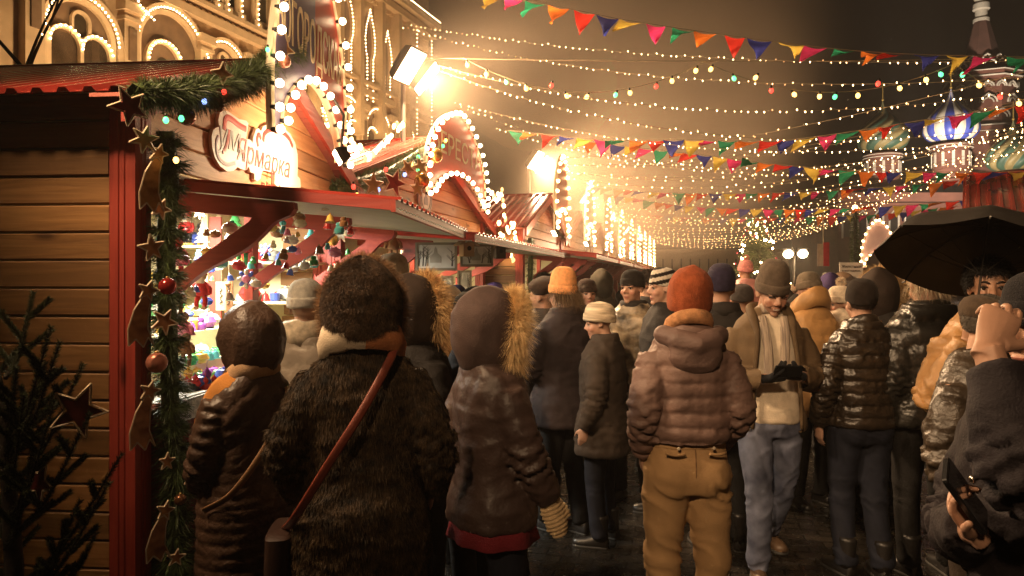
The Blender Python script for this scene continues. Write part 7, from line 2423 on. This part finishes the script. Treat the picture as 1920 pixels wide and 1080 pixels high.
# decorated Christmas tree far down the street
ct = thing('christmas_tree', 'tall decorated Christmas tree glowing far down the street', 'tree', tuple(W(1420, 0, 36) * (1, 1, 0)))
MB().add(tube([(0, 0, 0), (0, 0, 4.9)], [.12, .03], 8)).build('trunk', BARK, ct)
rx = np.random.default_rng(3); n = 9000
hh = rx.random(n) ** 1.35; zt = .5 + hh * 4.6; rr = (1 - hh) * 1.75 * (.78 + .22 * np.sin(zt * 9)) * rx.random(n) ** .4; aa = rx.random(n) * 2 * pi
Pn = np.stack([rr * np.cos(aa), rr * np.sin(aa), zt], 1)
Dn = np.stack([np.cos(aa), np.sin(aa), -.25 + 0 * aa], 1)
V, Q = strands_geo(Pn, Dn, .24, .022, .2, .5, 2)
np_mesh('foliage', V, Q, mat('tree_green_lit', (.07, .085, .03), .7, var=.4, vscale=3), ct)
mb = MB(); mo = MB()
for i in range(130):
    h_ = rx.random() ** 1.3; a = rx.random() * 2 * pi; r_ = (1 - h_) * 1.75 + .22
    (mb if i % 4 else mo).add(sphere((r_ * cos(a), r_ * sin(a), .5 + h_ * 4.6), .05 if i % 4 else .07, 5, 3))
tag(mb.build('lights', glow('bulb_tree', (1, .66, .26), 90, True), ct), kind='stuff'); tag(mo.build('ornaments', mat('tree_ball', (.45, .05, .10), .3), ct), kind='stuff')

# pale building closing the street
bw = thing('market_hall', 'long pale wall with narrow slits closing the end of the street', 'building', tuple(W(1300, 0, 62) * (1, 1, 0)))
MB().add(box((0, 0, 2.1), (16, 1, 4.2))).add(box((0, -.1, 4.3), (16.4, 1.4, .3))).build('wall', mat('far_plaster', (.42, .30, .18), .8, var=.15, vscale=.5), bw)
sl = MB()
for i in range(20): sl.add(box((-7.4 + .78 * i, -.505, 2.9), (.12, .02, 1.5)))
sl.build('slits', mat('far_slit', (.10, .06, .035), .8), bw)

# garlanded post, flag, sign board in the crowd
gpst = thing('garland_post', 'tall post wound with dark garland rising from the crowd', 'post', tuple(W(1603, 0, 19) * (1, 1, 0)))
MB().add(tube([(0, 0, 0), (0, 0, 3.6)], .05, 8)).build('post', STEELD, gpst)
V, Q = strands_geo(np.stack([.05 * np.cos(np.arange(2600) * .37), .05 * np.sin(np.arange(2600) * .37), np.linspace(.8, 3.5, 2600)], 1), np.stack([np.cos(np.arange(2600) * .37), np.sin(np.arange(2600) * .37), 0 * np.arange(2600)], 1), .13, .006, .2, .4, 7)
np_mesh('foliage', V, Q, TINSEL, gpst)
MB().add(sphere((0, 0, 3.65), .07, 10, 8)).build('lamp', BULBF, gpst, True)
fg = thing('hanging_banner', 'red and white banner hanging over the crowd', 'banner', tuple(W(1544, 478, 20)), 0)
MB().add(box((-.09, 0, 0), (.16, .01, .62))).build('white_half', mat('banner_white', (.6, .5, .42), .8), fg)
MB().add(box((.08, 0, .02), (.16, .01, .66))).build('red_half', mat('banner_red', (.55, .03, .05), .8), fg)
MB().add(tube([(0, .012, .3), (0, .012, 1.2)], .012, 5)).build('cord', WIRE, fg)
sb = thing('sign_board', 'small white board with two lines of dark lettering above the crowd', 'sign', tuple(W(1596, 507, 10.5)), 0)
MB().add(box((0, 0, 0), (.34, .015, .23))).build('board', mat('board_white', (.62, .56, .48), .6), sb)
MB().add(tube([(0, .02, -.1), (0, .02, -2.0)], .018, 6)).build('pole', STEELD, sb)
tb2 = MB(); tb3 = MB()
text_on(tb2, 'Жилстный', .058, (0, -.009, .055), (1, 0, 0), (0, 0, 1), extrude=.001)
text_on(tb3, 'в коттеджах,', .045, (0, -.009, -.005), (1, 0, 0), (0, 0, 1), extrude=.001)
tb2.build('lettering', mat('ink_black', (.03, .025, .02), .6), sb); tb3.build('lettering', mat('ink_black', (.03, .025, .02), .6), sb)

# ================================================================== UMBRELLA
hand = UMB_HAND
ax = unit((.30, .27, .93)); apex = hand + ax * .50
um = thing('umbrella', 'wide black umbrella held tilted over the crowd', 'umbrella', tuple(hand))
e1 = unit(np.cross(ax, (0, 1, 0))); e2 = np.cross(ax, e1)
NYB = mat('umbrella_black', (.026, .022, .019), .55, var=.15, vscale=5, bump=.12, bscale=300)
seg, rg_ = 8, 9
rings = []
Ru = .455
for k in range(1, rg_ + 1):
    f = k / rg_
    ring = []
    for j in range(seg * 6):
        a = 2 * pi * (j / (seg * 6)) + .2
        w_ = (j % 6) / 6
        dip = sin(pi * w_)
        r = Ru * sin(f * 1.35) / sin(1.35) * (1 - .055 * dip * f)
        h = -.19 * (1 - cos(f * 1.35)) / (1 - cos(1.35)) - .020 * dip * f
        ring.append(apex - hand + ax * h + e1 * r * cos(a) + e2 * r * sin(a))
    rings.append(ring)
V = np.array([apex - hand] + [p for r in rings for p in r])
m_ = seg * 6
F = [(0, 1 + j, 1 + (j + 1) % m_) for j in range(m_)]
for k in range(rg_ - 1):
    for j in range(m_):
        F.append((1 + k * m_ + j, 1 + (k + 1) * m_ + j, 1 + (k + 1) * m_ + (j + 1) % m_, 1 + k * m_ + (j + 1) % m_))
MB().add((V, F)).build('canopy', NYB, um, True)
for s in range(seg):
    a = 2 * pi * s / seg + .2
    P = [apex - hand + ax * (-.19 * (1 - cos(f * 1.35)) / (1 - cos(1.35)) - .010) + (e1 * cos(a) + e2 * sin(a)) * Ru * sin(f * 1.35) / sin(1.35) for f in np.linspace(.04, 1.0, 10)]
    ro = MB().add(tube(P, .0028, 5)).build('rib', STEELD, um)
    st_ = [P[5], apex - hand - ax * .26]
    MB().add(tube(st_, .002, 4)).build('stretcher', STEELD, ro)
    MB().add(tube([P[-1], P[-1] + (e1 * cos(a) + e2 * sin(a)) * .018], .004, 6)).build('tip', STEEL, ro)
MB().add(tube([ax * -.10, ax * .52], .0055, 8)).build('shaft', mat('shaft_dark', (.06, .045, .035), .35, .6), um)
MB().add(tube([ax * -.13, ax * -.06, ax * .03], [.013, .015, .012], 10)).build('handle', mat('handle_black', (.015, .014, .013), .4), um)
MB().add(tube([ax * .50, ax * .56], [.008, .005], 8)).build('ferrule', STEEL, um)

# ================================================================== AIR
hz = MB().add(box((20, 52, 26), (150, 136, 54.5))).build('haze', [], None)
mh = bpy.data.materials.new('haze_air'); mh.use_nodes = True
nt = mh.node_tree; nt.nodes.remove(nt.nodes['Principled BSDF'])
pv = nt.nodes.new('ShaderNodeVolumePrincipled'); pv.inputs['Color'].default_value = (.95, .88, .80, 1); pv.inputs['Density'].default_value = .0019; pv.inputs['Anisotropy'].default_value = .35  # slight warm tint puts lamplight into the haze colour
nt.links.new(pv.outputs[0], nt.nodes['Material Output'].inputs['Volume'])
hz.data.materials.append(mh)
tag(hz, kind='stuff')

# steam drifting from the food stalls, lit by the floodlights
st = MB().add(sphere((0, 0, 0), (5.5, 14, 4.2), 24, 16)).build('steam', [], None)
st.location = (2.5, 18.2, 5.4); st.rotation_euler = (0, 0, -TH2)
ms = bpy.data.materials.new('steam_air'); ms.use_nodes = True
nt = ms.node_tree; nt.nodes.remove(nt.nodes['Principled BSDF']); N = nt.nodes; L = nt.links
tc = N.new('ShaderNodeTexCoord')
mp = N.new('ShaderNodeMapping'); mp.inputs['Scale'].default_value = (1 / 5.5, 1 / 14, 1 / 4.2); L.new(tc.outputs['Object'], mp.inputs[0])
ln = N.new('ShaderNodeVectorMath'); ln.operation = 'LENGTH'; L.new(mp.outputs[0], ln.inputs[0])
mr = N.new('ShaderNodeMapRange'); mr.interpolation_type = 'SMOOTHSTEP'; mr.inputs['From Min'].default_value = .95; mr.inputs['From Max'].default_value = .0; mr.inputs['To Max'].default_value = 1
L.new(ln.outputs['Value'], mr.inputs['Value'])
nz = N.new('ShaderNodeTexNoise'); nz.inputs['Scale'].default_value = .34; nz.inputs['Detail'].default_value = 3; L.new(tc.outputs['Object'], nz.inputs['Vector'])
m2 = N.new('ShaderNodeMapRange'); m2.inputs['From Min'].default_value = .38; m2.inputs['From Max'].default_value = .68; m2.inputs['To Min'].default_value = .25; L.new(nz.outputs['Fac'], m2.inputs['Value'])
mu = N.new('ShaderNodeMath'); mu.operation = 'MULTIPLY'; L.new(mr.outputs[0], mu.inputs[0]); L.new(m2.outputs[0], mu.inputs[1])
m3 = N.new('ShaderNodeMath'); m3.operation = 'MULTIPLY'; m3.inputs[1].default_value = .75; L.new(mu.outputs[0], m3.inputs[0])
pv = N.new('ShaderNodeVolumePrincipled'); pv.inputs['Color'].default_value = (.96, .76, .58, 1); pv.inputs['Anisotropy'].default_value = .2  # orange glow of the lamps is put into the steam's own colour
L.new(m3.outputs[0], pv.inputs['Density']); L.new(pv.outputs[0], N['Material Output'].inputs['Volume'])
st.data.materials.append(ms)
tag(st, kind='stuff')
# ================================================================== CAMERA, WORLD
cam = bpy.data.cameras.new('camera')
cam.sensor_width = 36.0
cam.lens = FPX / 1920 * 36.0
cam.shift_y = -(540 - HOR) / 1920
cam.clip_end = 2000; cam.clip_start = .05
co = bpy.data.objects.new('camera', cam); COL.objects.link(co)
co.location = (0, 0, CAMZ); co.rotation_euler = (pi / 2, 0, 0)
scene.camera = co
w = bpy.data.worlds.new('World'); scene.world = w; w.use_nodes = True
nt = w.node_tree
bg = nt.nodes['Background']
bg.inputs['Color'].default_value = (.030, .020, .013, 1); bg.inputs['Strength'].default_value = .16
scene.view_settings.view_transform = 'Standard'
scene.view_settings.look = 'None'
scene.cycles.use_denoising = True
scene.cycles.sample_clamp_indirect = 3.0
scene.cycles.max_bounces = 6
scene.cycles.volume_bounces = 0
